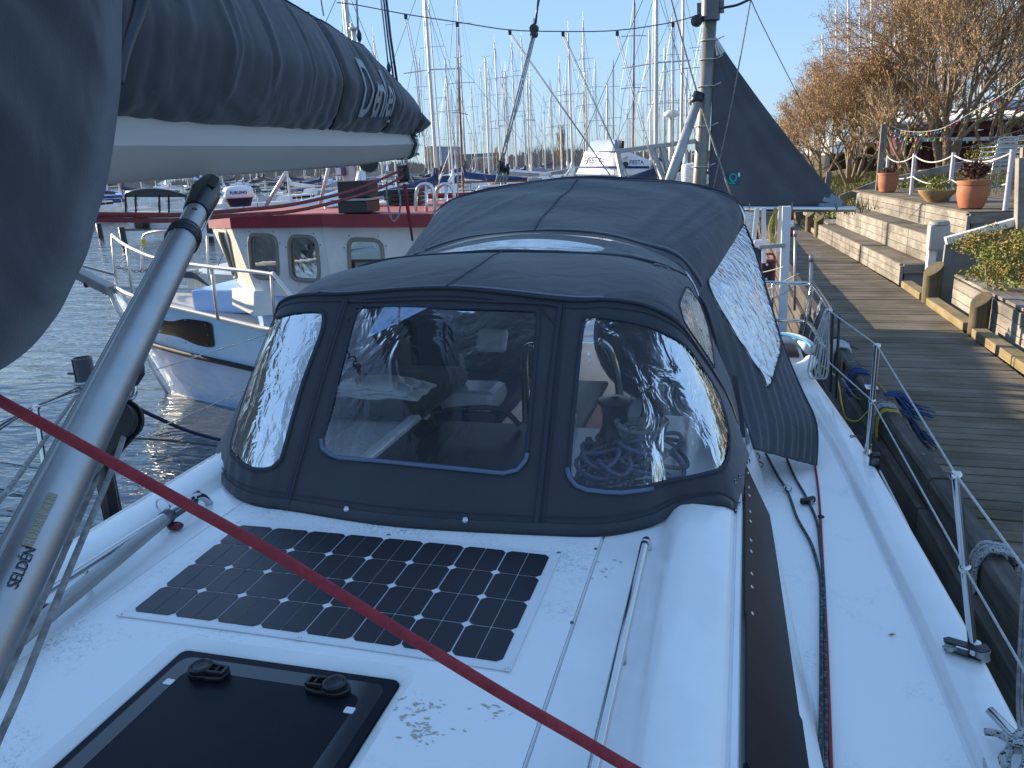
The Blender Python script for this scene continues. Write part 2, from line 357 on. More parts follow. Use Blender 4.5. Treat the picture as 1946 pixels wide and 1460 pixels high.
# ---- non-skid deck with grime scuffs
def nonskid(name, col):
    m = bpy.data.materials.new(name); m.use_nodes = True; n = m.node_tree.nodes; l = m.node_tree.links; b = n['Principled BSDF']
    b.inputs['Roughness'].default_value = .38
    tc = n.new('ShaderNodeTexCoord')
    a = n.new('ShaderNodeTexNoise'); a.inputs['Scale'].default_value = 3.2; a.inputs['Detail'].default_value = 4; l.new(tc.outputs['Object'], a.inputs['Vector'])
    c = n.new('ShaderNodeTexNoise'); c.inputs['Scale'].default_value = 55; c.inputs['Detail'].default_value = 6; c.inputs['Roughness'].default_value = .75; c.inputs['Distortion'].default_value = 1.5; l.new(tc.outputs['Object'], c.inputs['Vector'])
    ra = n.new('ShaderNodeMapRange'); ra.inputs[1].default_value = .52; ra.inputs[2].default_value = .70; l.new(a.outputs[0], ra.inputs[0])
    rc = n.new('ShaderNodeMapRange'); rc.inputs[1].default_value = .5; rc.inputs[2].default_value = .68; l.new(c.outputs[0], rc.inputs[0])
    mu = n.new('ShaderNodeMath'); mu.operation = 'MULTIPLY'; l.new(ra.outputs[0], mu.inputs[0]); l.new(rc.outputs[0], mu.inputs[1])
    m2 = n.new('ShaderNodeMath'); m2.operation = 'MULTIPLY'; l.new(mu.outputs[0], m2.inputs[0]); m2.inputs[1].default_value = 1.0
    mx = n.new('ShaderNodeMix'); mx.data_type = 'RGBA'; l.new(m2.outputs[0], mx.inputs[0]); mx.inputs[6].default_value = (*col, 1); mx.inputs[7].default_value = (.24, .25, .26, 1)
    l.new(mx.outputs[2], b.inputs['Base Color'])
    v = n.new('ShaderNodeTexVoronoi'); v.inputs['Scale'].default_value = 260; l.new(tc.outputs['Object'], v.inputs['Vector'])
    bp = n.new('ShaderNodeBump'); bp.inputs['Strength'].default_value = .18; bp.inputs['Distance'].default_value = .002; l.new(v.outputs['Distance'], bp.inputs['Height']); l.new(bp.outputs[0], b.inputs['Normal'])
    return m
M['deck'] = nonskid('nonskid_deck', (.88, .89, .88))
M['roof'] = nonskid('coachroof_gelcoat', (.88, .89, .88))

# ------------------------------------------------------------------ surfaces with cut windows
def uvfind(S, px, start=(.5, .5)):
    uv = np.array(start, float)
    for it in range(60):
        r_ = pj(S(*uv))-np.array(px, float); e = 1e-4
        J = np.stack([(pj(S(uv[0]+e, uv[1]))-pj(S(*uv)))/e, (pj(S(uv[0], uv[1]+e))-pj(S(*uv)))/e], 1)
        try: d = np.linalg.solve(J.T@J+1e-3*np.eye(2), -J.T@r_)
        except Exception: break
        d = np.clip(d, -.08, .08); uv = np.clip(uv+d, .004, .996)
        if np.abs(r_).max() < .3: break
    return uv
def inside(p, poly):
    x, y = p; c = False; n_ = len(poly)
    for i in range(n_):
        x1, y1 = poly[i]; x2, y2 = poly[i-1]
        if (y1 > y) != (y2 > y) and x < (x2-x1)*(y-y1)/(y2-y1)+x1: c = not c
    return c
def cutpanel(S, holes, nu, nv, outer=None):
    """triangulate the unit square (or outer polygon) with hole polygons; returns MB for cloth and a list of MB for the holes"""
    pts = []; edges = []
    def loop(poly):
        b0 = len(pts)
        for p in poly: pts.append(Vector(p))
        for i in range(len(poly)): edges.append((b0+i, b0+(i+1) % len(poly)))
    if outer is None:
        o = [(i/nu, 0) for i in range(nu)]+[(1, j/nv) for j in range(nv)]+[(1-i/nu, 1) for i in range(nu)]+[(0, 1-j/nv) for j in range(nv)]
    else: o = outer
    loop(o)
    for h in holes: loop(h)
    for i in range(1, nu):
        for j in range(1, nv):
            p = (i/nu, j/nv)
            if outer is None or inside(p, outer): pts.append(Vector(p))
    vs, es, fs, *_ = delaunay_2d_cdt(pts, edges, [], 0, 1e-6)
    P3 = [S(v[0], v[1]) for v in vs]
    cloth = MB(); hs = [MB() for _ in holes]; cf = []; hf = [[] for _ in holes]
    for f in fs:
        c = (sum(vs[i][0] for i in f)/3, sum(vs[i][1] for i in f)/3)
        if outer is not None and not inside(c, outer): continue
        for k, h in enumerate(holes):
            if inside(c, h): hf[k].append(tuple(f)); break
        else: cf.append(tuple(f))
    def sub(mb, ff):
        ids = sorted({i for f in ff for i in f}); mp = {a: b_ for b_, a in enumerate(ids)}
        mb.add([P3[i] for i in ids], [tuple(mp[i] for i in f) for f in ff])
    sub(cloth, cf)
    for k in range(len(holes)): sub(hs[k], hf[k])
    return cloth, hs
def pxhole(S, px, start, n_=5):
    poly = []; s_ = start
    for p in px: s_ = uvfind(S, p, s_); poly.append(tuple(s_))
    return [tuple(q) for q in cr(poly, n_, closed=True)]

def txt(name, body, size, mapf, m_, parent, bold=.0, sub=1, shear=0.0, spacing=1.0, center=True, norm=False):
    c = bpy.data.curves.new(name, 'FONT'); c.body = body; c.size = size; c.offset = bold; c.shear = shear; c.space_character = spacing
    c.align_x = 'CENTER' if center else 'LEFT'; c.align_y = 'CENTER'; c.extrude = 0
    o = bpy.data.objects.new(name, c); link(o); bpy.context.view_layer.update()
    dg = bpy.context.evaluated_depsgraph_get(); me = bpy.data.meshes.new_from_object(o.evaluated_get(dg))
    bpy.data.objects.remove(o)
    bm = bmesh.new(); bm.from_mesh(me)
    bmesh.ops.triangulate(bm, faces=bm.faces)
    for _ in range(sub): bmesh.ops.subdivide_edges(bm, edges=[e for e in bm.edges], cuts=1, use_grid_fill=True)
    if norm:
        xs_ = [v.co.x for v in bm.verts]; ys_ = [v.co.y for v in bm.verts]; x0, x1, y0, y1 = min(xs_), max(xs_), min(ys_), max(ys_)
        for v in bm.verts: v.co.x = (v.co.x-x0)/(x1-x0)-.5; v.co.y = (v.co.y-y0)/(y1-y0)-.5
    for v in bm.verts: v.co = V(mapf(v.co.x, v.co.y))
    bm.to_mesh(me); bm.free(); me.materials.clear(); me.materials.append(m_)
    ob = link(bpy.data.objects.new(name, me)); setpar(ob, parent); return ob
# ================================================================== the yacht we stand on
CX = -.97
yacht = thing('sailing_yacht', 'white sailing yacht filling the foreground, moored port side to the wooden quay', 'sailing yacht', (CX, 2, -1.5))
def lt(o):  # children keep world coordinates
    return o
yacht.location = (0, 0, 0)
_ed = [(-3, .58), (-1, .71), (.5, .765), (1.8, .775), (2.5, .765), (4.1, .695), (5.2, .60), (6.0, .53), (6.45, .47)]
def edge(y):
    for (a, p), (b_, q) in zip(_ed, _ed[1:]):
        if y <= b_: t = (y-a)/(b_-a); return p+(q-p)*t
    return _ed[-1][1]
def foot(y):   # foot of the cabin side on the deck
    pts_ = [(-3, .30), (1.2, .30), (2.0, .265), (2.6, .235), (3.2, .20), (3.8, .165), (6.45, .16)]
    for (a, p), (b_, q) in zip(pts_, pts_[1:]):
        if y <= b_: t = (y-a)/(b_-a); return p+(q-p)*t
    return .16
ys = [-3+.15*i for i in range(64)]
def both(f, n_=2):
    for sgn in (1, -1): f(sgn, (lambda x: x) if sgn == 1 else (lambda x: 2*CX-x))
def side(sgn, X):
    dk = MB(); rows = []
    for y in ys:
        e = edge(y)-.155; f0 = foot(y)-.01
        rows.append([(X(f0+(e-f0)*k/6), y, -1.5+.006*math.sin(math.pi*k/6)) for k in range(7)])
    dk.grid(rows); o = dk.build('side_deck', M['deck'], yacht, smooth='all'); fixn(o)
    tr = MB(); rows = []
    for y in ys:
        e = edge(y)
        prof = [(e-.157, -1.5), (e-.150, -1.508), (e-.143, -1.510), (e-.136, -1.503), (e-.128, -1.485), (e-.115, -1.476), (e-.02, -1.474), (e-.004, -1.480), (e+.002, -1.495), (e+.003, -1.54), (e-.01, -1.75), (e-.05, -2.1), (e-.16, -2.5), (e-.34, -2.85), (e-.7, -3.2)]
        rows.append([(X(a), y, b_) for a, b_ in prof])
    tr.grid(rows); o = tr.build('hull_side', M['gel'], yacht, smooth='all'); fixn(o)
both(side)
# transom
tm = MB(); y = 6.45; e = edge(y)
pf = [(e, -1.49), (e, -1.75), (e-.05, -2.1), (e-.2, -2.5), (e-.5, -2.95)]
tm.prism([(a, y-.01, b_) for a, b_ in pf]+[(2*CX-a, y-.01, b_) for a, b_ in reversed(pf)], (0, -.03, 0)); tm.build('transom', M['gel'], yacht)

# coachroof: centre panel with a recessed hatch, and the two moulded side strips
def zc(c): return -1.075-.016*c*c
Y0, Y1, HC = -1.6, 3.06, .625
def Sroof(u, v):
    c = -HC+2*HC*u; return np.array([CX+c, Y0+(Y1-Y0)*v, zc(abs(c))])
def rrect(x0, y0, x1, y1, r, n_=5):
    out = []
    for cx_, cy_, a0 in ((x1-r, y1-r, 0), (x0+r, y1-r, 90), (x0+r, y0+r, 180), (x1-r, y0+r, 270)):
        for k in range(n_+1):
            a = R(a0+90*k/n_); out.append((cx_+r*math.cos(a), cy_+r*math.sin(a)))
    return out
def rrp(x0, y0, x1, y1, r, n_=5): return rrect(x0, y0, x1, y1, r, n_)
ho = rrp(-1.274, .70, -.644, 1.388, .038); hi = rrp(-1.248, .73, -.676, 1.362, .020)
toUV = lambda p: ((p[0]-CX+HC)/(2*HC), (p[1]-Y0)/(Y1-Y0))
cowh = rrp(-1.30, 2.32, -.64, 3.02, .02, 2)
cl, hs = cutpanel(Sroof, [[toUV(p) for p in ho], [toUV(p) for p in cowh]], 12, 34)
o = cl.build('coachroof_top', M['roof'], yacht, smooth='all'); fixn(o)
ch = MB(); n_ = len(ho)
r1 = [(p[0], p[1], zc(abs(p[0]-CX))) for p in ho]; r2 = [(p[0]*.35+q[0]*.65, p[1]*.35+q[1]*.65, -1.088) for p, q in zip(ho, hi)]; r3 = [(p[0], p[1], -1.099) for p in hi]
ch.grid([r1, r2, r3], closeu=True); o = ch.build('hatch_recess', M['gel'], yacht, smooth='all'); fixn(o)
hatch = MB(); hatch.prism([(p[0], p[1], -1.099) for p in rrp(-1.246, .732, -.678, 1.360, .018)], (0, 0, .006)); hatch = hatch.build('hatch_pane', M['glassdark'], yacht, bevel=.002)
seal = MB(); seal.prism([(p[0], p[1], -1.112) for p in rrp(-1.25, .72, -.676, 1.362, .03)], (0, 0, .012)); seal.build('hatch_seal', M['blackrub'], yacht)
fr = MB()
inn = rrp(-1.185, .79, -.74, 1.295, .03); out_ = rrp(-1.225, .75, -.70, 1.337, .03)
fr.grid([[(p[0], p[1], -1.0925) for p in inn], [(p[0], p[1], -1.0925) for p in out_]], closeu=True)
o = fr.build('frame_band', mat('hatch_frame_seen_through', (.02, .024, .032), .12, coat=.4), hatch); fixn(o)
# hatch latches with stickers
def latch(px, flip):
    p = PZ(*px, -1.088); t = MB(); s_ = -1 if flip else 1
    base = [(p[0]+s_*a, p[1]+b_, -1.093) for a, b_ in [(.035*math.cos(R(k))-.012, .026*math.sin(R(k))) for k in range(60, 301, 20)]+[(.02, -.026), (.052, -.020), (.056, 0), (.052, .018), (.02, .026)]]
    t.prism(base, (0, 0, .012)); o = fixn(t.build('latch', M['black'], hatch, bevel=.003))
    k_ = MB(); k_.lathe((p[0]-s_*.012, p[1], -1.081), [(.0, .0), (.027, .0), (.027, .010), (.021, .013), (.018, .009), (.0, .007)], 20); k_.build('knob', M['black'], o, smooth=True)
    k_ = MB()
    for yy in (-.015, .013): k_.bar((p[0]+s_*.012, p[1]+yy, -1.074), (p[0]+s_*.05, p[1]+yy*.8, -1.076), .006, .010)
    k_.bar((p[0]+s_*.051, p[1]-.015, -1.076), (p[0]+s_*.051, p[1]+.013, -1.076), .008, .010)
    k_.bar((p[0]+s_*.033, p[1]-.013, -1.075), (p[0]+s_*.033, p[1]+.013, -1.075), .005, .008)
    k_.build('lever', M['black'], o, bevel=.002)
latch((392, 1278), False); latch((628, 1308), True)
for px in ((321, 1296), (664, 1350)):
    p = PZ(*px, -1.092); t = MB(); t.prism([(p[0]+a-0, p[1]+b_, -1.0925) for a, b_ in rrect(-.011, -.009, .011, .009, .003, 3)], (0, 0, .0015)); t.build('sticker', M['whitep'], hatch)

# moulded side strips (seam, rail plinth, convex shoulder, lip)
def strip(sgn, X):
    mb = MB(); rows = []
    for i in range(70):
        y = Y0+(3.3-Y0)*i/69
        q = max(0, min(1, (y-1.2)/1.2))
        prof = [(.626, -1.0815), (.630, -1.092), (.634, -1.0825), (.66, -1.083), (.72, -1.084), (.775, -1.086), (.800, -1.084), (.822, -1.070), (.845, -1.058), (.88, -1.054), (.92, -1.057), (.955, -1.066), (.978, -1.080), (.988, -1.092), (.991, -1.100), (.996, -1.100), (.998, -1.093), (1.010, -1.092), (1.013, -1.100), (1.016, -1.130)]
        rows.append([(X(CX+c+(.018*q if c > .9 else 0)), y, z+(.012*q if c > .82 else 0)) for c, z in prof])
    mb.grid(rows); o = mb.build('coachroof_shoulder', M['gel'], yacht, smooth=True, angle=60); fixn(o)
    # cabin side below the lip down to the deck
    mb = MB(); rows = []
    for i in range(50):
        y = Y0+(3.9-Y0)*i/49; f_ = foot(y); t = .062+.018*max(0, min(1, (y-1.2)/1.2)) if y < 3.3 else .08
        x0 = CX+1.014+(.018*max(0, min(1, (y-1.2)/1.2)))
        z0 = -1.118
        rows.append([(X(x0), y, z0), (X(x0+(f_-x0)*.45), y, z0-.13), (X(x0+(f_-x0)*.85), y, -1.40), (X(f_-.012), y, -1.485), (X(f_+.002), y, -1.4995)])
    mb.grid(rows); o = mb.build('cabin_side', M['gel'], yacht, smooth='all'); fixn(o)
both(strip)
# long dark side windows on the port cabin side, three overlapping panes with bolts
def winpt(y, t):
    q = max(0, min(1, (y-1.2)/1.2)); x0 = CX+1.014+.018*q; f_ = foot(y)
    a = np.array([x0+.003, y, -1.108]); b_ = np.array([x0+(f_-x0)*.52+.010, y, -1.262])
    return a+(b_-a)*t
def side_windows(name, edges_, off):
    # edges_: list of (y_top, y_bottom) at both ends
    (ya, yb), (yc, yd) = edges_
    rows = []
    for i in range(9):
        t = i/8; y1_ = ya+(yc-ya)*t; y2_ = yb+(yd-yb)*t; row = []
        for k in range(5):
            s_ = k/4; y = y1_+(y2_-y1_)*s_; p = winpt(y, s_); p = p+np.array([off, 0, .6*off]); row.append(tuple(p))
        rows.append(row)
    mb = MB(); mb.grid(rows); o = mb.build(name, M['glassdark'], yacht, solid=.004); fixn(o); return o
panes = [side_windows('cabin_window', ((1.80, 1.62), (2.86, 2.72)), .004), side_windows('cabin_window', ((1.28, 1.02), (1.80, 1.62)), .008), side_windows('cabin_window', ((.2, -.1), (1.28, 1.02)), .004)]
for o, (a, b_) in zip(panes, ((1.84, 2.8), (1.3, 1.79), (.3, 1.26))):
    t = MB(); n_ = int((b_-a)/.105)
    for i in range(n_+1):
        y = a+(b_-a)*(i+.3*(i % 2))/(n_+.4); p = winpt(y, .15); d_ = Vector((.8, 0, .45)).normalized()
        t.lathe(V(p)+d_*.008, [(0, .004), (.005, .003), (.006, 0)], 8, axis=d_)
    t.build('bolt', M['steel'], o)
# handrails on the roof
def rail(x, y0_, y1_, zt=-1.03):
    t = MB(); pts_ = [(x, y0_-.0, -1.083), (x, y0_+.03, -1.05), (x, y0_+.08, zt)]+[(x, y0_+.1+(y1_-y0_-.2)*k/10, zt) for k in range(11)]+[(x+.0, y1_-.08, zt), (x, y1_-.03, -1.045), (x, y1_, -1.085)]
    t.tube(cr(pts_, 4), .0125, 12)
    for yy in (y0_+.6, y0_+1.2, y1_-.55): t.tube([(x, yy, -1.09), (x, yy, zt)], .009, 8)
    return t.build('grab_rail', M['steel'], yacht, smooth='all')
rail(-.205, -.3, 2.06); rail(2*CX+.205+.02, -.3, 2.11)
# small roof screws
t = MB()
for px in ((1087, 1183), (1132, 1043)):
    p = PZ(*px, -1.08); t.lathe((p[0], p[1], -1.081), [(0, .003), (.004, .0025), (.005, 0)], 10)
t.build('deck_screw', M['bolt'], yacht)
# stickers / emblem on the toe rail
p = PZ(1627, 830, -1.474)
o = txt('maker_mark', '(XD)', .05, lambda x, y: (p[0]+x*.6, p[1]+y, -1.472), M['navy'], yacht, bold=.002)

# stanchions, lifelines, pushpit
S2b, S2t = PZ(1850, 1248, -1.474), PZ(1817, 903, -.9)
S1b, S1t = PZ(1649, 862, -1.474), PZ(1667, 657, -.9)
SSb, SSt = PZ(105, 1035, -1.474), PZ(68, 775, -.9)
def stanchion(b_, t_):
    t = MB(); t.tube([b_, t_], .0125, 12); t.build('stanchion', M['steel'], yacht, smooth=True)
    t = MB(); t.lathe((b_[0], b_[1], b_[2]), [(.022, 0), (.022, .008), (.016, .02), (.016, .05), (.013, .052)], 14)
    t.build('stanchion_base', M['steel'], yacht, smooth=True); t = MB()
    t.lathe((t_[0], t_[1], t_[2]), [(.013, -.01), (.017, -.008), (.017, .004), (.012, .01), (0, .011)], 14)
    mid = b_+(t_-b_)*.5; t.build('stanchion_fitting', M['steel'], yacht, smooth=True); t = MB(); t.ball(mid, .018); t.build('wire_eye', M['steel'], yacht, smooth=True)
for a, b_ in ((S1b, S1t), (S2b, S2t), (SSb, SSt)): stanchion(a, b_)
S0b = np.array([.74, .35, -1.474]); S0t = np.array([.66, .35, -.9]); stanchion(S0b, S0t)
SAb = np.array([2*CX-.70, 4.4, -1.474]); SAt = PZ(512, 634, -.93); stanchion(SAb, SAt)
stanchion(np.array([2*CX-.74, .35, -1.474]), np.array([2*CX-.72, .35, -.9]))
PP = [PZ(1578, 592, -.9), PZ(1577, 690, -1.18)]
def wire(pts_, r, m_, name='lifeline', par=yacht, n_=6):
    t = MB(); t.tube(pts_, r, n_); return t.build(name, m_, par, smooth='all')
wire([S0t, S2t, S1t, PP[0]], .0038, M['whiterope'])
wire([S0b+(S0t-S0b)*.5, S2b+(S2t-S2b)*.5, S1b+(S1t-S1b)*.5, PP[1]], .0038, M['whiterope'])
wire([(2*CX-.72, .35, -.9), SSt, SAt], .003, M['steel']); wire([(2*CX-.73, .35, -1.19), SSb+(SSt-SSb)*.5, SAb+(SAt-SAb)*.5], .003, M['steel'])
t = MB()
up_ = [PZ(1390, 530, -.9), PZ(1455, 537, -.9), PZ(1530, 539, -.9), PZ(1545, 543, -.9), PZ(1560, 562, -.9), PZ(1572, 580, -.9), PZ(1578, 592, -.9)]
t.tube(cr(up_, 4), .0135, 12); t.build('pushpit_top_rail', M['steel'], yacht, smooth='all')
t = MB(); lo_ = [PZ(1400, 602, -1.2), PZ(1475, 608, -1.2), PZ(1525, 611, -1.2), PZ(1540, 618, -1.2), PZ(1556, 642, -1.2), PZ(1566, 660, -1.2)]
t.tube(cr(lo_, 4), .0125, 12); t.build('pushpit_lower_rail', M['steel'], yacht, smooth='all')
for a, b_ in (((1543, 545), (1521, 668)), ((1572, 584), (1552, 660)), ((1470, 540), (1462, 640)), ((1563, 568), (1540, 640))):
    t = MB(); t.tube([PZ(*a, -.9), PZ(*b_, -1.474)*np.array([1, 1, 1])], .0125, 10); t.build('pushpit_leg', M['steel'], yacht, smooth='all')
# aft deck: teak seat, white horseshoe buoy edge
t = MB(); t.box((.22, 6.05, -1.40), (.55, .62, .03)); t.build('teak_seat', M['teak'], yacht, bevel=.006)
t = MB(); t.box((.3, 6.1, -1.45), (.46, .7, .08)); t.build('aft_locker', M['gel'], yacht, bevel=.02)

# cockpit: bulkhead, coamings, seats, sole
t = MB()
t.box((CX, 3.07, -1.45), (1.96, .03, .7)); t.build('cabin_bulkhead', M['gel'], yacht)
for sgn in (1, -1):
    X = (lambda x: x) if sgn == 1 else (lambda x: 2*CX-x)
    t = MB(); rows = []
    for k in range(16):
        y = 3.07+3.1*k/15; h_ = -1.16-.10*k/15
        rows.append([(X(.16), y, -1.5), (X(.10), y, h_-.02), (X(.06), y, h_), (X(-.16), y, h_), (X(-.19), y, h_-.02), (X(-.22), y, -1.5), (X(-.62), y, -1.52), (X(-.64), y, -1.54), (X(-.66), y, -1.95)])
    t.grid(rows); fixn(t.build('cockpit_coaming', M['gel'], yacht, smooth=True))
t = MB(); t.box((CX, 4.7, -1.96), (.9, 3.3, .03)); t.build('cockpit_sole', M['teak'], yacht)
t = MB(); t.box((CX, 2.67, -1.30), (.70, .78, .4)); t.build('companionway_garage', M['black'], yacht)
t = MB(); t.box((CX-.02, 2.70, -1.062), (.60, .62, .018)); t.build('sliding_hatch', M['glassdark'], yacht, bevel=.006)
for s_ in (-1, 1):
    t = MB(); t.bar((CX+s_*.335, 2.2, -1.055), (CX+s_*.335, 3.12, -1.055), .05, .055); t.build('hatch_runner', M['gel'], yacht, bevel=.012)
t = MB(); t.box((CX, 2.25, -1.06), (.72, .10, .05)); t.build('hatch_garage_front', M['gel'], yacht, bevel=.015)
t = MB(); t.tube(cr([(CX-.20, 2.90, -1.05), (CX-.20, 2.92, -.99), (CX+.05, 2.95, -.97), (CX+.15, 2.95, -1.04)], 5), .012, 8); t.build('hatch_handle', M['blackrub'], yacht, smooth='all')
# wheels, pedestals, table
for wx in (-1.52, -.42):
    w = thing('steering_wheel', 'slate cloth covered steering wheel, %s one in the cockpit' % ('left hand' if wx < -1 else 'right hand'), 'steering wheel', (0, 0, 0))
    t = MB(); t.lathe((wx, 5.0, -1.12), [(0, -.06), (.30, -.05), (.40, -.03), (.43, 0), (.40, .03), (.30, .06), (0, .08)], 28, axis=(0, 1, -.12)); t.build('wheel_cover', M['canvas'], w, smooth='all')
    t = MB(); t.tube([(wx+.43*math.cos(a), 5.02, -1.12+.43*math.sin(a)) for a in [2*math.pi*k/36 for k in range(36)]], .014, 8, closed=True); t.build('rim', M['steel'], w, smooth='all')
    t = MB(); t.box((wx, 5.2, -1.55), (.24, .26, .8), taper=.75); t.build('pedestal', M['whitep'], w, bevel=.03)
t = MB(); rot = Matrix.Rotation(R(-38), 3, 'X')
t.box(PY(935, 648, 3.95), (.17, .05, .13), rot); t.build('instrument_pod', M['whitep'], yacht, bevel=.02)
t = MB(); t.tube(cr([(-.66, 4.0, -.92), (-.60, 4.05, -1.0), (-.56, 4.1, -1.3), (-.56, 4.1, -1.95)], 5), .022, 10); t.tube(cr([(-1.0, 4.0, -.95), (-1.08, 4.05, -1.0), (-1.1, 4.1, -1.3), (-1.1, 4.1, -1.95)], 5), .022, 10); t.build('pod_guard', M['steel'], yacht, smooth='all')
t = MB(); t.box((CX+.1, 4.15, -1.32), (.34, .9, .03)); t.box((CX+.1, 4.15, -1.65), (.08, .5, .62)); t.build('cockpit_table', M['teak'], yacht, bevel=.01)
t = MB(); t.box(PY(900, 752, 3.6), (.30, .26, .11)); t.build('white_locker', M['whitep'], yacht, bevel=.04)
bc_ = thing('darkening_cushion', 'dark cushions added along the left side inside the tent to darken the view', 'cushion')  # added dark cushions that darken what shows through the middle window
for k in range(3):
    t = MB(); t.box((-1.80, 3.65+.82*k, -1.10), (.12, .78, .52)); t.build('cushion', M['navy'], bc_, bevel=.04)
    t = MB(); t.box((-1.50, 3.65+.82*k, -1.40), (.5, .78, .10)); t.build('seat_pad', M['navy'], bc_, bevel=.03)
# cushions and folded cloth on the left inside the hood
t = thing('folded_cloth', 'folded white sailcloth bag lying inside the hood behind the middle window', 'cloth bag')
for k, (z, s_) in enumerate(((-.975, 1.0), (-.955, .9), (-.935, .75))):
    mb = MB(); rows = []
    for i in range(13):
        rows.append([(-1.70+.40*i/12*s_+.008*math.sin(i*1.3+k), 3.02+.24*j/8*s_, z+.022*math.sin(math.pi*min(1, i/2, (12-i)/2) / 2)*math.sin(math.pi*min(1, j/1.5, (8-j)/1.5)/2)+.006*math.sin(i*.9+j*1.7+k)) for j in range(9)])
    mb.grid(rows); mb.build('fold', M['whitep'], t, smooth='all', solid=.01)
t = thing('seat_cushion', 'slate blue cockpit cushion lying below the folded cloth inside the hood', 'cushion')
mb = MB(); mb.box((-1.52, 3.32, -1.02), (.50, .66, .09)); mb.build('pad', M['canvas'], t, bevel=.03)
# winches, rope on the port side under the hood
def winch(loc, s_, label):
    w = thing('winch', label, 'winch')
    t = MB(); t.lathe(loc, [(.062*s_, 0), (.064*s_, .02*s_), (.05*s_, .035*s_), (.042*s_, .06*s_), (.040*s_, .10*s_), (.046*s_, .125*s_), (.052*s_, .13*s_)], 24); t.build('drum', M['black'], w, smooth=True)
    t = MB(); t.lathe((loc[0], loc[1], loc[2]+.13*s_), [(.052*s_, 0), (.055*s_, .008), (.053*s_, .02), (.02, .026), (.014, .018), (0, .018)], 24); t.build('self_tailer', M['black'], w, smooth=True)
    return w
winch((-.42, 2.92, -1.085), 1.25, 'tall black winch standing behind the right front window')
winch((-.30, 3.2, -1.10), 1.1, 'small black winch half hidden behind the rope pile')
cl_ = thing('rope_clutch', 'black rope clutch bank between the winch and the rope pile', 'rope clutch')
for k in range(4):
    t = MB(); t.box((-.49+.042*k, 2.68, -1.045), (.034, .15, .07)); t.build('clutch', M['black'], cl_, bevel=.012)
    t = MB(); t.bar((-.49+.042*k, 2.60, -1.01), (-.49+.042*k, 2.72, -.995), .022, .012); t.build('lever', M['bolt'], cl_, bevel=.004)
rp = thing('rope_pile', 'coiled navy and red flecked ropes heaped behind the right front window', 'rope')
for k in range(17):
    t = MB(); r_ = .06+.007*rnd.random()*k; cx_ = -.36+rnd.uniform(-.10, .14); cy_ = 2.44+rnd.uniform(-.07, .14); ph = rnd.random()*6
    el = rnd.uniform(1.0, 1.9); a_ = rnd.random()*3; pts_ = []
    for i in range(30):
        th = 2*math.pi*i/30*1.5; x_ = r_*el*math.cos(th+ph); y_ = r_*math.sin(th+ph)*.8
        pts_.append((cx_+x_*math.cos(a_)-y_*math.sin(a_), cy_+x_*math.sin(a_)+y_*math.cos(a_), -1.062+.007*k+.014*math.sin(th*2+k)))
    t.tube(pts_, .0075, 8); t.build('coil', M['navyrope'] if k % 3 else M['blackrope'], rp, smooth='all')
rp2 = thing('grey_rope_coil', 'thick grey rope heaped round the winch behind the right window', 'rope')
for k in range(6):
    t = MB(); r_ = .07+.01*k; ph = rnd.random()*6; t.tube([(-.36+.8*r_*math.cos(a+ph)+.05, 2.86+r_*math.sin(a+ph)*.7, -1.05+.014*k+.01*math.sin(2*a)) for a in [2*math.pi*i/24*1.2 for i in range(24)]], .010, 8); t.build('coil', M['greyrope'], rp2, smooth='all')

# solar panel
sp = thing('solar_panel', 'black solar panel of thirty two cells screwed to the white cabin roof', 'solar panel', (0, 0, 0))
import itertools
A_ = np.array([(-1.4735, 1.452), (-.4655, 1.440), (-.4665, 1.946), (-1.4900, 1.960)])
def spos(u, v):  # u 0..8, v 0..4
    a, b_ = u/8, v/4; p = (1-a)*(1-b_)*A_[0]+a*(1-b_)*A_[1]+a*b_*A_[2]+(1-a)*b_*A_[3]; return p
def sheet(poly, z, h_):
    pts_ = []
    for u, v in poly:
        q = spos(u, v); pts_.append((q[0], q[1], zc(abs(q[0]-CX))+z))
    return pts_
mb = MB(); rows_t = []
for j in range(5):
    rows_t.append([sheet([(-.20+8.40*i/16, -.17+4.34*j/4)], .004, 0)[0] for i in range(17)])
mb.grid(rows_t); o = fixn(mb.build('backing_sheet', M['whitep'], sp, solid=.003)); o.modifiers['solid'].offset = 0
cellm = bpy.data.materials.new('solar_cell'); cellm.use_nodes = True; n = cellm.node_tree.nodes; l = cellm.node_tree.links; b = n['Principled BSDF']
b.inputs['Base Color'].default_value = (.012, .014, .024, 1); b.inputs['Roughness'].default_value = .32; b.inputs['Specular IOR Level'].default_value = .3; b.inputs['Coat Weight'].default_value = .08; b.inputs['Coat Roughness'].default_value = .25
tc = n.new('ShaderNodeTexCoord'); v_ = n.new('ShaderNodeTexVoronoi'); v_.inputs['Scale'].default_value = 420; l.new(tc.outputs['Object'], v_.inputs['Vector'])
bp = n.new('ShaderNodeBump'); bp.inputs['Strength'].default_value = .5; bp.inputs['Distance'].default_value = .001; l.new(v_.outputs['Distance'], bp.inputs['Height']); l.new(bp.outputs[0], b.inputs['Normal'])
nz = n.new('ShaderNodeTexNoise'); nz.inputs['Scale'].default_value = 9; nz.inputs['Detail'].default_value = 6; l.new(tc.outputs['Object'], nz.inputs['Vector'])
rp_ = n.new('ShaderNodeValToRGB'); rp_.color_ramp.elements[0].color = (.010, .012, .022, 1); rp_.color_ramp.elements[1].color = (.020, .020, .026, 1); rp_.color_ramp.elements[1].position = .75; l.new(nz.outputs[0], rp_.inputs[0]); l.new(rp_.outputs[0], b.inputs['Base Color'])
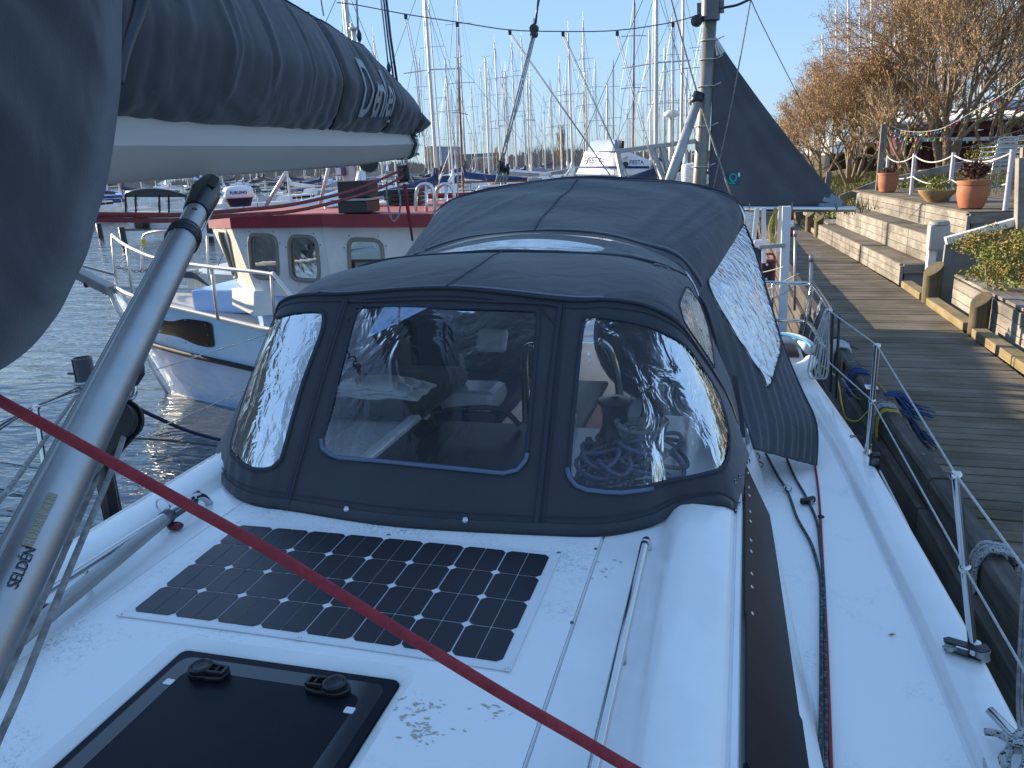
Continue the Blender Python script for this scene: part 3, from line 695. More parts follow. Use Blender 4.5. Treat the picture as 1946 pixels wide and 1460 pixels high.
for i in range(8):
    for j in range(4):
        mb = MB(); g = .016; c_ = .11
        for half in (0, 1):
            if half == 0: poly = [(g, c_), (c_, g), (.491, g), (.491, 1-g), (c_, 1-g), (g, 1-c_)]
            else: poly = [(.509, g), (1-c_, g), (1-g, c_), (1-g, 1-c_), (1-c_, 1-g), (.509, 1-g)]
            mb.prism(sheet([(i+a, j+b_) for a, b_ in poly], .0062, 0), (0, 0, .0012))
        fixn(mb.build('solar_cell', cellm, sp))
for u, v in ((-.17, -.15), (8.15, -.15), (8.15, 4.15), (-.15, 4.15), (4, -.15), (4, 4.15)):
    q = sheet([(u, v)], .0058, 0)[0]; t = MB(); t.lathe(q, [(.007, 0), (.006, .002), (.003, .0025), (0, .001)], 12); t.build('screw', M['steel'], sp, smooth=True)
q0 = spos(8.12, .35); q1 = spos(8.12, .95)
t = MB(); t.prism([(q0[0]-.006, q0[1], -1.0765), (q0[0]+.006, q0[1], -1.0765), (q1[0]+.006, q1[1], -1.0765), (q1[0]-.006, q1[1], -1.0765)], (0, 0, .0012)); t.build('yellow_label', M['yellowrope'], sp)
txt('print', 'SOLBIAN', .014, lambda x, y: (q0[0]-.0+y, q0[1]+.04-x*1.0, -1.0748), M['black'], sp, bold=.0005)

# cable of lines lying along the foot of the port cabin side
def deckline(name, label, px, m_, r, z=-1.485, cat='rope'):
    pts_ = [PZ(a, b_, z) for a, b_ in px]; t = MB(); t.tube(cr(pts_, 6), r, 8); o = t.build(name, m_, None, smooth='all'); return tag(o, label, cat)
deckline('red_rope', 'red rope running straight along the port side deck beside the black line', [(1547, 870), (1556, 940), (1563, 1060), (1570, 1200), (1575, 1330), (1580, 1470), (1584, 1560)], M['redrope'], .0052)
deckline('dark_rope', 'dark braided jib rope led from the deck eye beside the cabin window', [(1455, 862), (1478, 905), (1497, 935), (1515, 985), (1540, 1030), (1553, 1070), (1560, 1110), (1561, 1200), (1561, 1330), (1558, 1470), (1556, 1560)], M['blackrope'], .0065)
deckline('green_rope', 'green flecked rope passing through the small black block on the side deck', [(1495, 872), (1512, 910), (1532, 945), (1552, 990), (1559, 1040), (1565, 1100), (1568, 1200), (1570, 1330), (1570, 1470), (1570, 1560)], M['blackrope'], .006)
t = MB(); p = PZ(1497, 932, -1.485); t.lathe((p[0], p[1], -1.497), [(.020, 0), (.019, .004), (.008, .006), (.008, .02), (0, .024)], 16); t.tube([(p[0]+.016*math.cos(a), p[1], -1.475+.016*math.sin(a)) for a in [2*math.pi*k/16 for k in range(16)]], .004, 6, closed=True); t.build('pad_eye', M['steel'], yacht, smooth='all')
bl = thing('deck_block', 'small black pulley block lying on the side deck under the green rope', 'pulley block')
p = PZ(1535, 953, -1.48); t = MB(); rot = Matrix.Rotation(R(35), 3, 'Z')
t.box((p[0], p[1], -1.475), (.075, .022, .03), rot); t.build('cheek', M['black'], bl, bevel=.008)
t = MB(); t.lathe((p[0]+.01, p[1]+.012, -1.49), [(.02, 0), (.016, .01), (.02, .02), (0, .021)], 14); t.build('sheave', M['alu_dull'], bl, smooth=True)
t = MB(); p = PZ(1560, 983, -1.48); t.tube([(p[0]+.011*math.cos(a), p[1]+.011*math.sin(a), -1.478) for a in [2*math.pi*k/12 for k in range(12)]], .0035, 6, closed=True); o = t.build('small_ring', M['blackrub'], None, smooth='all'); tag(o, 'small black ring round the red rope on the side deck', 'ring')
# line along the toe rail with cam cleat at the stanchion foot
deckline('furling_line', 'thin white flecked furling line running along the port toe rail', [(1672, 895), (1700, 950), (1725, 1000), (1752, 1060), (1777, 1115), (1800, 1165), (1815, 1215), (1826, 1262), (1840, 1310), (1855, 1370), (1868, 1430), (1880, 1500)], mat('white_flecked_rope', (.55, .55, .53), .85, col2=(.09, .09, .09), vscale=130, contrast=(.36, .38), bump=.4, bscale=160), .005, -1.486)
b1 = thing('stanchion_block', 'black twin cheek guide block clamped at the near stanchion foot', 'pulley block')
p = PZ(1842, 1240, -1.46); q = PZ(1818, 1232, -1.46)
for dz in (-.014, .014):
    t = MB(); t.prism([(q[0]-.035, q[1]-.012, -1.452+dz), (q[0]-.01, q[1]-.022, -1.452+dz), (p[0]+.02, p[1]-.035, -1.452+dz), (p[0]+.05, p[1]-.018, -1.452+dz), (p[0]+.045, p[1]+.014, -1.452+dz), (p[0], p[1]+.012, -1.452+dz), (q[0]-.02, q[1]+.018, -1.452+dz), (q[0]-.038, q[1]+.008, -1.452+dz)], (0, 0, .005)); fixn(t.build('cheek', M['black'], b1, bevel=.002))
t = MB(); t.lathe((q[0]-.018, q[1], -1.463), [(.02, 0), (.014, .01), (.02, .022)], 14); t.lathe((p[0]+.03, p[1]-.01, -1.468), [(.024, 0), (.02, .015), (.022, .03)], 14); t.build('sheave', M['alu_dull'], b1, smooth=True)
b2 = thing('lifeline_block', 'black block hanging on the far stanchion foot by the fabric tent', 'pulley block')
p = PZ(1662, 875, -1.45); t = MB(); t.box((p[0], p[1], p[2]), (.05, .03, .085), Matrix.Rotation(R(20), 3, 'Z')); t.build('body', M['black'], b2, bevel=.014)
t = MB(); t.lathe((p[0], p[1]-.016, p[2]), [(.0, 0), (.02, .0), (.018, .006), (0, .008)], 12, axis=(0, -1, 0)); t.build('face', M['bolt'], b2)
# spinnaker pole along the starboard handrail
po = thing('spinnaker_pole', 'grey tube pole lashed beside the left handrail on the cabin roof', 'pole')
a, b_ = PZ(315, 985, -1.04), PZ(0, 1245, -1.04); d_ = (b_-a)/np.linalg.norm(b_-a); b_ = b_+d_*.9
t = MB(); t.tube([a, b_], .021, 16); t.build('tube', M['alu_dull'], po, smooth=True)
t = MB(); t.tube([a-d_*.05, a-d_*.02, a+d_*.01], [.015, .024, .024], 16); t.tube([a-d_*.02, a-d_*.12+np.array([.02, .02, .0]), a-d_*.17+np.array([.0, .03, .0])], [.02, .017, .010], 10); t.build('end_fitting', M['bolt'], po, smooth='all')
for px in ((333, 1000), (85, 1158)):
    p = PZ(*px, -1.07); t = MB(); t.ball((p[0]+.0, p[1], p[2]), .022, sc=(1.3, 1, .6)); tag(t.build('red_plug', mat('dark_red_plastic', (.10, .015, .02), .35), None, smooth='all'), 'dark red plastic pole chock, the %s one beside the handrail' % ('far' if px[0] > 200 else 'near'), 'chock')
for px in ((310, 962), (60, 1140)):
    p = PZ(*px, -1.03); t = MB(); t.tube([(p[0]+.0+.026*math.cos(a2)-.0, p[1], p[2]+.026*math.sin(a2)) for a2 in [2*math.pi*k/16 for k in range(16)]], .0025, 6, closed=True); t.build('lashing', M['steel'], po, smooth='all')
# bow line cleat, lower right corner
ck = thing('mooring_cleat', 'steel mooring cleat at the lower right corner of the deck', 'cleat')
p = PZ(1925, 1395, -1.46); t = MB(); t.tube([p+np.array([-.04, .06, .02]), p, p+np.array([.02, -.1, .02])], .012, 10); t.build('horn', M['steel'], ck, smooth='all')
kn = thing('mooring_rope', 'thick grey rope with black flecks knotted round the corner cleat', 'rope')
flk = mat('black_flecked_rope', (.42, .42, .42), .85, col2=(.02, .02, .02), vscale=95, contrast=(.43, .45), bump=.4, bscale=170)
def kp(px, z): return PZ(px[0], px[1], z)
for k, pts_ in enumerate(([(1872, 1391), (1895, 1394), (1915, 1405), (1935, 1420), (1960, 1440)], [(1955, 1380), (1935, 1395), (1922, 1415), (1914, 1440), (1912, 1475)], [(1912, 1460), (1905, 1440), (1925, 1425), (1950, 1430)], [(1930, 1400), (1945, 1415), (1950, 1450), (1930, 1480)], [(1905, 1395), (1925, 1410), (1950, 1412)])):
    t = MB(); t.tube(cr([kp(a, -1.44+.012*k) for a in pts_], 6), .0095, 10); t.build('turn', flk, kn, smooth='all')
gl_ = thing('gate_line', 'pair of pale grey lines rising from the knotted cleat at the right edge', 'rope')
for dx in (0, 7):
    t = MB(); t.tube(cr([PZ(1938+dx, 1392, -1.43), PY(1934+dx, 1330, 1.95), PY(1940+dx, 1180, 1.95), PY(1948+dx, 1040, 1.9), PY(1952+dx, 860, 1.8)], 5), .0042, 8); t.build('strand', M['greyrope'], gl_, smooth='all')
# leaf and specks on the deck
for k, px in enumerate(((1760, 1130), (1688, 1205))):
    p = PZ(*px, -1.49); t = MB(); t.prism([(p[0], p[1], -1.492), (p[0]+.012, p[1]+.006, -1.490), (p[0]+.022, p[1]-.002, -1.487), (p[0]+.010, p[1]-.007, -1.491)], (0, 0, .001)); tag(t.build('fallen_leaf', M['dryleaf'], None), ['small curled brown leaf lying by the toe rail line', 'tiny dark leaf crumb in the middle of the side deck'][k], 'leaf')

ds = MB(); rd_ = random.Random(5)
for cx_, cy_ in ((790, 1345), (805, 1395), (940, 1348), (1160, 1075)):
    for k in range(46 if cx_ < 900 else 14):
        p = PZ(cx_+rd_.gauss(0, 22), cy_+rd_.gauss(0, 13), -1.078); L_ = rd_.uniform(.002, .009); a = rd_.uniform(-.6, .6); d = np.array([math.cos(a)*L_, math.sin(a)*L_, 0]); z = zc(abs(p[0]-CX))+.0009
        q = np.array([-d[1], d[0], 0])*.35
        ds.add([(p[0]-d[0], p[1]-d[1], z), (p[0]+q[0], p[1]+q[1], z), (p[0]+d[0], p[1]+d[1], z), (p[0]-q[0], p[1]-q[1], z)], [(0, 1, 2, 3)])
o = ds.build('dirt_smear', mat('pale_brown_dirt', (.50, .44, .36), .9), yacht); o['kind'] = 'stuff'
# ================================================================== sprayhood
def mir(p): return np.array([2*CX-p[0], p[1], p[2]])
Bc = [PX(758, 1007, CX)*0+np.array([CX, 2.035, -1.078]), PZ(1015, 1019, -1.08), PZ(1140, 1021, -1.082), PZ(1230, 1004, -1.083), PZ(1285, 977, -1.075), PZ(1335, 965, -1.055), PZ(1375, 963, -1.055), PZ(1404, 979, -1.105), np.array([.068, 2.60, -1.12]), np.array([.078, 2.92, -1.135])]
Tc = [PX(848, 549, CX), PY(1075, 572, 2.575), PY(1150, 571, 2.57), PY(1218, 580, 2.575), PY(1261, 597, 2.60), PY(1295, 622, 2.66), PY(1325, 663, 2.74), PY(1360, 716, 2.86), PY(1388, 770, 2.97), PY(1411, 850, 3.04)]
BL = [PZ(a, b_, -1.08) for a, b_ in ((543, 972), (500, 966), (470, 957), (448, 946), (434, 934), (425, 921), (419, 906), (416, 892), (414, 880))]
TLf = [PY(a, b_, c) for a, b_, c in ((657, 560, 2.57), (598, 561, 2.57), (559, 565, 2.59), (538, 574, 2.62), (529, 586, 2.66), (520, 620, 2.74), (503, 672, 2.84), (470, 752, 2.95), (436, 836, 3.03))]
Bf = list(reversed(BL))+Bc; Tf = list(reversed(TLf))+Tc
KB, KT = crv(Bf), crv(Tf)
def Sfront(u, v):
    a, b_ = KB(u), KT(u); p = a+(b_-a)*v
    c = u-.5
    out = np.array([.9*max(-1, min(1, c*3))*abs(c)*1.6, -.8, .35]); bul = .030*math.sin(math.pi*v)
    # loose folds towards the lower edge and at the window corners
    f_ = .0035*math.sin(u*61+2*math.sin(u*9))*(1-v)*math.sin(math.pi*min(1, v*1.2+.05))
    f_ += .005*math.exp(-((u-.30)/.02)**2)*v*math.sin(v*3)+.006*math.sin(u*95+v*6)*math.exp(-((v-.12)/.12)**2)*.5
    return p+out*(bul+f_)
hood = thing('sprayhood', 'slate grey canvas sprayhood with three clear front windows on the cabin roof', 'sprayhood')
WL = [(520, 612), (540, 600), (562, 594), (606, 592), (615, 599), (611, 635), (578, 724), (541, 855), (528, 880), (508, 892), (477, 890), (454, 875), (440, 847), (464, 760), (490, 680)]
WM = [(688, 583), (850, 585), (1004, 590), (1018, 596), (1023, 610), (1012, 740), (999, 868), (985, 890), (957, 898), (809, 883), (637, 869), (616, 858), (610, 843), (628, 780), (655, 670), (674, 600)]
WR = [(1109, 613), (1120, 604), (1144, 603), (1202, 612), (1268, 635), (1301, 657), (1337, 705), (1364, 750), (1382, 808), (1385, 850), (1377, 882), (1362, 895), (1313, 907), (1237, 924), (1174, 932), (1111, 927), (1090, 912), (1082, 889), (1093, 755)]
hl = pxhole(Sfront, WL, (.25, .9)); hm = pxhole(Sfront, WM, (.35, .9), 4); hr = pxhole(Sfront, WR, (.6, .9))
cl, hs = cutpanel(Sfront, [hl, hm, hr], 110, 34)
o = cl.build('front_panel', M['canvas'], hood, smooth='all'); fixn(o)
for h_, nm, mm in zip(hs, ('left', 'middle', 'right'), ('vinyl_g', 'vinyl', 'vinyl_r')):
    o = h_.build('clear_window', M[mm], hood, smooth='all'); fixn(o); o['label'] = {'left': 'glossy rippled clear left window', 'middle': 'large clear middle window', 'right': 'clear right window wrapping round the corner'}[nm]
def onsurf(S, poly, off=.003):
    out = []
    for u, v in poly:
        e = 1e-3; p = S(u, v); n_ = np.cross(S(min(1, u+e), v)-p, S(u, min(1, v+e))-p)
        if np.linalg.norm(n_) < 1e-12: n_ = np.array([0, -1, 0])
        n_ = n_/np.linalg.norm(n_)
        if n_ @ (-p) < 0: n_ = -n_
        out.append(p+n_*off)
    return out
def ribbon(S, poly, w, m_, name, par, closed=False, off=.003):
    """flat tape laid on a surface along a uv line"""
    P = onsurf(S, poly, off); m_n = len(P); rows = []
    for i in range(m_n):
        if closed: t_ = P[(i+1) % m_n]-P[i-1]
        else: t_ = P[min(i+1, m_n-1)]-P[max(i-1, 0)]
        n_ = -P[i]/np.linalg.norm(P[i]); s_ = np.cross(t_, n_); s_ = s_/(np.linalg.norm(s_)+1e-9)
        e = 1e-3; u, v = poly[i]; q = S(u, v); nn = np.cross(S(min(1, u+e), v)-q, S(u, min(1, v+e))-q); nn = nn/(np.linalg.norm(nn)+1e-12)
        s_ = np.cross(t_, nn); s_ = s_/(np.linalg.norm(s_)+1e-9)
        rows.append([P[i]-s_*w/2, P[i]+s_*w/2])
    if closed: rows.append(rows[0])
    t = MB(); t.grid(rows); return fixn(t.build(name, m_, par, smooth='all', solid=.0022))
for h_ in (hl, hm, hr): ribbon(Sfront, h_, .014, M['seam'], 'window_welt', hood, True, .003)
# pale welt below the two right hand windows
ribbon(Sfront, [tuple(uvfind(Sfront, p, (.45, .3))) for p in ((612, 835), (614, 852), (628, 864), (645, 871), (720, 877), (809, 886), (880, 893), (957, 901), (984, 894), (999, 876), (1003, 862))], .013, M['whiteband'], 'clear_welt', hood, off=.006)
ribbon(Sfront, [tuple(uvfind(Sfront, p, (.65, .2))) for p in ((1078, 890), (1083, 908), (1095, 924), (1115, 932), (1150, 936), (1180, 937), (1215, 933), (1240, 929))], .013, M['whiteband'], 'clear_welt', hood, off=.006)
# zips and seams
def seamline(S, px, start, w, m_, name='seam', par=hood, off=.004, dense=8):
    uv = []; s_ = start
    for p in px: s_ = uvfind(S, p, s_); uv.append(tuple(s_))
    uv = [tuple(q) for q in cr(uv, dense)]
    return ribbon(S, uv, w, m_, name, par, off=off)
seamline(Sfront, [(657, 569), (640, 620), (610, 720), (577, 840), (555, 920), (541, 971)], (.3, .98), .016, M['seam'], 'zip_seam')
seamline(Sfront, [(662, 573), (646, 622), (616, 722), (583, 842), (561, 922), (548, 970)], (.3, .98), .004, M['canvas'], 'zip_seam', off=.008)
seamline(Sfront, [(1065, 577), (1050, 700), (1035, 850), (1017, 1016)], (.55, .98), .016, M['seam'], 'zip_seam')
seamline(Sfront, [(1073, 580), (1062, 700), (1046, 850), (1030, 1015)], (.55, .98), .004, M['seam'], 'zip_seam')
seamline(Sfront, [(662, 574), (760, 572), (900, 573), (1030, 578), (1062, 584)], (.35, .98), .010, M['seam'], 'zip_seam')
# hem tape, bottom
ribbon(Sfront, [(.14+.72*k/60, .03) for k in range(61)], .030, M['canvas'], 'hem', hood, off=.005)
ribbon(Sfront, [(.05+.90*k/60, .075) for k in range(61)], .0025, M['seam'], 'hem_stitch', hood, off=.004)
ribbon(Sfront, [(.10+.80*k/60, .965) for k in range(61)], .0025, M['seam'], 'hem_stitch', hood, off=.004)
# diagonal gussets beside the middle window
for px, st in ((((700, 574), (668, 604), (660, 612)), (.35, .95)), (((1020, 574), (1045, 605), (1058, 620)), (.55, .95))): seamline(Sfront, px, st, .004, M['seam'], 'gusset_seam')
# press studs
for px in ((660, 968), (885, 989)):
    uv = uvfind(Sfront, px, (.4, .1)); p = onsurf(Sfront, [tuple(uv)], .006)[0]; t = MB(); ax = (0, -.85, .5)
    t.lathe(p, [(.009, -.002), (.009, .002), (.006, .004), (.004, .002), (0, .002)], 16, axis=ax); t.build('press_stud', M['steel'], hood, smooth=True)
for px in ((1395, 915), (1396, 968), (1403, 905)):
    uv = uvfind(Sfront, px, (.9, .2)); p = onsurf(Sfront, [tuple(uv)], .004)[0]; t = MB(); t.lathe(p, [(.006, -.002), (.006, .003), (0, .004)], 12, axis=(.7, -.7, 0)); t.build('press_stud', M['steel'], hood, smooth=True)

# top panel between the front bow and the rear bow
T2c = [PX(955, 478, CX), PY(1063, 481, 3.31), PY(1176, 488, 3.30), PY(1233, 498, 3.30), PY(1272, 511, 3.31), PY(1308, 533, 3.33), PY(1327, 573, 3.38), PY(1348, 632, 3.44), PY(1385, 730, 3.5), PY(1417, 835, 3.5)]
T2f = [mir(p) for p in reversed(T2c[1:])]+T2c; K2 = crv(T2f)
def Stop(u, v):
    a, b_ = KT(u), K2(u); p = a+(b_-a)*v; c = u-.5
    out = np.array([.9*max(-1, min(1, c*3)), 0, 1-min(.8, abs(c)*1.9)]); out = out/np.linalg.norm(out)
    bul = .022*math.sin(math.pi*v)
    f_ = 0
    for s_ in (-1, 1):   # pull folds from the rear corners
        for k, c0 in enumerate((.19, .215, .24, .265, .29)):
            d_ = c*s_-c0+(v-1)*.10; f_ += .010*(.6+.4*(k % 2))*math.exp(-(d_/.0075)**2)*max(0, v-.15)**1.3*math.exp(-((v-.8)/.5)**2)
    f_ += .003*math.sin(u*37+v*5)
    return p+out*(bul+f_)
SW = [(1306, 546), (1297, 560), (1291, 577), (1294, 592), (1301, 614), (1325, 650), (1352, 690), (1357, 697), (1354, 668), (1347, 628), (1336, 596), (1322, 566)]
hsW = pxhole(Stop, SW, (.85, .6))
hsL = [(1-u, v) for u, v in reversed(hsW)]
cl, hs = cutpanel(Stop, [hsW, hsL], 120, 22)
o = cl.build('top_panel', M['canvas'], hood, smooth='all'); fixn(o)
for h_ in hs: fixn(h_.build('side_window', M['vinyl_w'], hood, smooth='all'))
ribbon(Stop, hsW, .008, M['seam'], 'window_welt', hood, True, .003)
t = MB(); t.tube([KT(k/80)+np.array([0, -.004, .004]) for k in range(3, 78)], .006, 8); t.build('front_piping', M['seam'], hood, smooth='all')
t = MB(); t.tube([KT(k/80)+np.array([0, .02, -.010]) for k in range(2, 79)], .011, 8); t.build('front_bow', M['steel'], hood, smooth='all')
t = MB(); t.tube([K2(k/80)+np.array([0, 0, .001]) for k in range(1, 80)], .009, 8); t.build('rear_piping', M['seam'], hood, smooth='all')
t = MB(); t.tube([K2(k/80)+np.array([0, .0, -.020]) for k in range(1, 80)], .011, 8); t.build('rear_bow', M['steel'], hood, smooth='all')
seamline(Stop, [(848, 546), (880, 526), (920, 500), (954, 480)], (.5, .1), .006, M['seam'], 'centre_seam')
# the thin light band over the front bow
ribbon(Stop, [(.16+.52*k/50, .04) for k in range(51)], .016, mat('pale_welt', (.13, .15, .18), .6), 'pale_band', hood, off=.004)
# dark chafe patches over the corners
def patch(S, px, start, name):
    poly = []; s_ = start
    for p in px: s_ = uvfind(S, p, s_); poly.append(tuple(s_))
    poly = [tuple(q) for q in cr(poly, 5, closed=True)]
    c = np.mean(poly, 0); rows = []
    for k in (0, .33, .66, 1.0): rows.append([tuple(onsurf(S, [tuple(c+(np.array(q)-c)*k)], .0045)[0]) for q in poly])
    t = MB(); t.grid(rows, closeu=True); fixn(t.build(name, M['canvas_d'], hood, smooth='all'))
patch(Stop, [(1147, 567), (1158, 560), (1190, 555), (1220, 556), (1250, 568), (1275, 588), (1292, 606), (1290, 612), (1262, 594), (1220, 579), (1180, 571)], (.62, .1), 'chafe_patch')
patch(Stop, [(1174, 482), (1200, 480), (1240, 487), (1272, 500), (1296, 520), (1272, 508), (1235, 496)], (.66, .95), 'chafe_patch')
patch(Stop, [(553, 576), (575, 560), (600, 552), (613, 548), (612, 553), (598, 560), (575, 568)], (.3, .1), 'chafe_patch')
# side drops of the hood aft of the windows down to the coaming (both sides)
for s_ in (1, -1):
    X = (lambda p: p) if s_ == 1 else mir
    rows = []
    for k in range(9):
        v = k/8; a = KT(1) if s_ == 1 else KT(0); b_ = K2(1) if s_ == 1 else K2(0); p = a+(b_-a)*v; rows.append([p, X(np.array([.085, p[1], -1.20]))])
    t = MB(); t.grid(rows); fixn(t.build('side_skirt', M['canvas'], hood, smooth='all'))
# black strap and buckle at the right rear corner
st = thing('strap', 'black tension strap with steel hook at the right rear corner of the hood', 'strap')
t = MB()
pts_ = [PY(1396, 715, 3.28), PY(1400, 750, 3.2), PY(1408, 800, 3.12), PY(1412, 845, 3.02), PY(1415, 882, 2.95)]
rows = [[q+np.array([-.012, 0, 0]), q+np.array([.012, 0, 0])] for q in cr(pts_, 4)]
t.grid(rows); t.build('webbing', M['black'], st, solid=.003)
t = MB(); q = PY(1413, 878, 2.9); t.tube([q, q+np.array([.004, .0, -.03]), q+np.array([.012, 0, -.045]), q+np.array([.018, 0, -.03])], .003, 6); t.build('hook', M['steel'], st, smooth='all')
t = MB(); q = PY(1409, 832, 2.98); t.prism([q, q+np.array([.014, 0, .0]), q+np.array([.018, .0, -.035]), q+np.array([.004, 0, -.035])], (0, -.001, 0)); t.build('care_label', M['whitep'], st)

# ================================================================== cockpit tent (bimini with side curtains)
tent = thing('cockpit_tent', 'slate grey canvas cockpit tent rising behind the sprayhood', 'cockpit tent')
B3c = [PX(1012, 443, CX), PY(1120, 450, 3.87), PY(1204, 467, 3.86), PY(1250, 481, 3.86), PY(1282, 497, 3.86), PY(1303, 514, 3.86), PY(1318, 540, 3.86), PY(1327, 562, 3.86)]
B4c = [PX(1103, 337, CX), PY(1204, 340, 5.22), PY(1290, 347, 5.20), PY(1345, 357, 5.2), PY(1380, 369, 5.2), PY(1402, 385, 5.2), PY(1413, 403, 5.2), PY(1414, 424, 5.2)]
B3f = [mir(p) for p in reversed(B3c[1:])]+B3c; B4f = [mir(p) for p in reversed(B4c[1:])]+B4c
K3, K4 = crv(B3f), crv(B4f)
def Sbim(u, v):
    a, b_ = K3(u), K4(u); p = a+(b_-a)*v; c = u-.5
    out = np.array([.9*max(-1, min(1, c*3)), 0, 1-min(.8, abs(c)*1.9)]); out = out/np.linalg.norm(out)
    bul = -.020*math.sin(math.pi*v)+.030*math.sin(math.pi*v)*abs(c)*2
    f_ = 0
    for k, c0 in enumerate((-.40, -.36, -.325, -.29, -.25, -.21)):
        d_ = c-c0-(v)*(.02+.03*k)*1.2; f_ += .013*(.5+.5*((k*7) % 3)/2)*math.exp(-(d_/.010)**2)*math.sin(math.pi*min(1, v+.12))**.7
    for k, c0 in enumerate((.15, .24, .30, .34)):
        d_ = c-c0+(1-v)*(.05+.03*k)-.02; f_ += .010*math.exp(-(d_/.012)**2)*math.sin(math.pi*v)
    f_ += .004*math.sin(u*33+v*11+2*math.sin(v*7))+.006*math.sin(v*16+u*9)*math.exp(-(c/.1)**2)*math.sin(math.pi*v)
    return p+out*(bul+f_)
cl, hs = cutpanel(Sbim, [], 120, 40); o = cl.build('roof_panel', M['canvas'], tent, smooth='all'); fixn(o)
seamline(Sbim, [(1014, 441), (1040, 405), (1070, 372), (1102, 339)], (.5, .05), .008, M['seam'], 'centre_seam', tent, dense=16)
ribbon(Sbim, [(.03+.94*k/60, .06) for k in range(61)], .05, M['canvas'], 'front_hem', tent, off=.004)
ribbon(Sbim, [(.03+.94*k/60, .97) for k in range(61)], .004, M['seam'], 'rear_stitch', tent, off=.004)
t = MB(); t.tube([K4(k/60) for k in range(61)], .009, 8); t.build('rear_piping', M['seam'], tent, smooth='all')
t = MB(); t.tube([K4(k/60)+np.array([0, -.02, -.02]) for k in range(61)], .0125, 8); t.build('rear_bow', M['steel'], tent, smooth='all')
t = MB(); t.tube([K3(k/60)+np.array([0, .0, -.02]) for k in range(61)], .0125, 8); t.build('front_bow', M['steel'], tent, smooth='all')
# joining strip with the flat clear skylight
def Sstrip(u, v):
    a, b_ = K2(u), K3(u)+np.array([0, 0, -.004]); p = a+(b_-a)*v; c = u-.5
    return p+np.array([0, 0, -.012*math.sin(math.pi*v)+.0015*math.sin(u*300)*(1-v)])
sk = [tuple(q) for q in cr([(.415, .42), (.425, .26), (.46, .20), (.5, .18), (.55, .20), (.582, .28), (.594, .50), (.588, .66), (.55, .76), (.5, .78), (.45, .74), (.425, .62)], 3, closed=True)]
cl, hs = cutpanel(Sstrip, [sk], 120, 10); fixn(cl.build('joining_strip', M['canvas'], tent, smooth='all')); fixn(hs[0].build('skylight', mat('clouded_vinyl', (.62, .66, .70), .2, coat=.5, var=.35, vscale=8, bump=.3, bscale=12), tent, smooth='all'))
# side curtains
Lf = [K3(1), PY(1343, 590, 3.82), PY(1370, 680, 3.72), PY(1395, 750, 3.62), PY(1417, 810, 3.5), PY(1432, 852, 3.38)]
Rr = [K4(1), PY(1433, 470, 5.0), PY(1460, 560, 4.72), PY(1488, 652, 4.45), PY(1522, 738, 4.2), PY(1549, 805, 3.95), PZ(1551, 884, -1.47)]
Bm = [(1432, 852), (1470, 866), (1510, 877), (1551, 885)]
KLf, KRr = crv(Lf), crv(Rr)
endR = PZ(1551, 884, -1.47); Bz = [PY(1432, 852, 3.38), PY(1470, 866, 3.45), PY(1512, 877, 3.6), endR]; KBm = crv(Bz)
def Scur(u, v):     # v 0 top .. 1 bottom, u 0 front .. 1 rear
    a, b_ = KLf(v), KRr(v); p = a+(b_-a)*u
    f_ = .009*math.sin(u*26+v*5)*max(0, v-.35)*math.sin(math.pi*min(1, u))+.006*math.sin(u*57+v*9)*v
    bow_ = .03*math.sin(math.pi*u)*math.sin(math.pi*min(1, v))
    return p+np.array([bow_+f_, 0, 0])
CWp = [(1352, 484), (1380, 458), (1412, 429), (1420, 440), (1432, 470), (1455, 548), (1484, 650), (1478, 690), (1468, 737), (1448, 712), (1420, 670), (1385, 615), (1356, 565), (1343, 530), (1341, 502)]
cw = pxhole(Scur, CWp, (.3, .1))
cl, hs = cutpanel(Scur, [cw], 50, 50)
o = cl.build('side_curtain', M['canvas'], tent, smooth='all'); fixn(o); o = hs[0].build('curtain_window', M['vinyl_w'], tent, smooth='all'); fixn(o); o['label'] = 'crinkled clear window with golden sun glitter tinted into its haze'
ribbon(Scur, cw, .010, M['seam'], 'window_welt', tent, True, .003)
t = MB(); t.tube([Scur(1, k/30) for k in range(31)], .006, 6); t.tube([Scur(k/20, 1) for k in range(21)], .005, 6); t.tube([Scur(0, k/30) for k in range(31)], .006, 6); t.build('curtain_piping', M['seam'], tent, smooth='all')
cl, hs = cutpanel(lambda u, v: mir(Scur(u, v)), [], 20, 20); fixn(cl.build('side_curtain', M['canvas'], tent, smooth='all'))
rdr = MB(); rdr.tube(cr([PZ(1436, 858, -1.40), PZ(1444, 868, -1.41), PZ(1440, 875, -1.42), PZ(1450, 882, -1.43), PZ(1447, 888, -1.43)], 5), .003, 6); tag(rdr.build('frayed_lanyard', M['redrope'], None, smooth='all'), 'short frayed red cord hanging under the tent edge by the cabin window', 'cord')
# ================================================================== boom, kicker, sail cover
Pn, Pm, Pf_ = PD(205, 280, 1.73), PD(400, 279, 2.15), PD(775, 279, 4.1)
bd = (Pf_-Pn); bL = np.linalg.norm(bd[:2]); bh = np.array([bd[0], bd[1], 0])/bL      # horizontal boom direction
bs = np.array([bh[1], -bh[0], 0])                                                # towards the camera side (+X)
def bline(s_):            # s_: metres along the boom from Pn
    return Pn+bd*(s_/bL)
boom = thing('boom', 'light grey aluminium boom under the sail cover, running aft over the deck', 'boom')
def bsta(px):             # station on the boom seen at this pixel column
    lo, hi = -3., 3.5
    for _ in range(40):
        mid = (lo+hi)/2
        if pj(bline(mid))[0] < px or (bline(mid)@fw) < .2: lo = mid
        else: hi = mid
    return lo
sE = bsta(778)
prof = [(.030, .078), (.048, .072), (.056, .05), (.072, .004), (.0735, 0), (.072, -.004), (.050, -.058), (.040, -.072), (.025, -.078)]
prof = prof+[(-a, b_) for a, b_ in reversed(prof)]
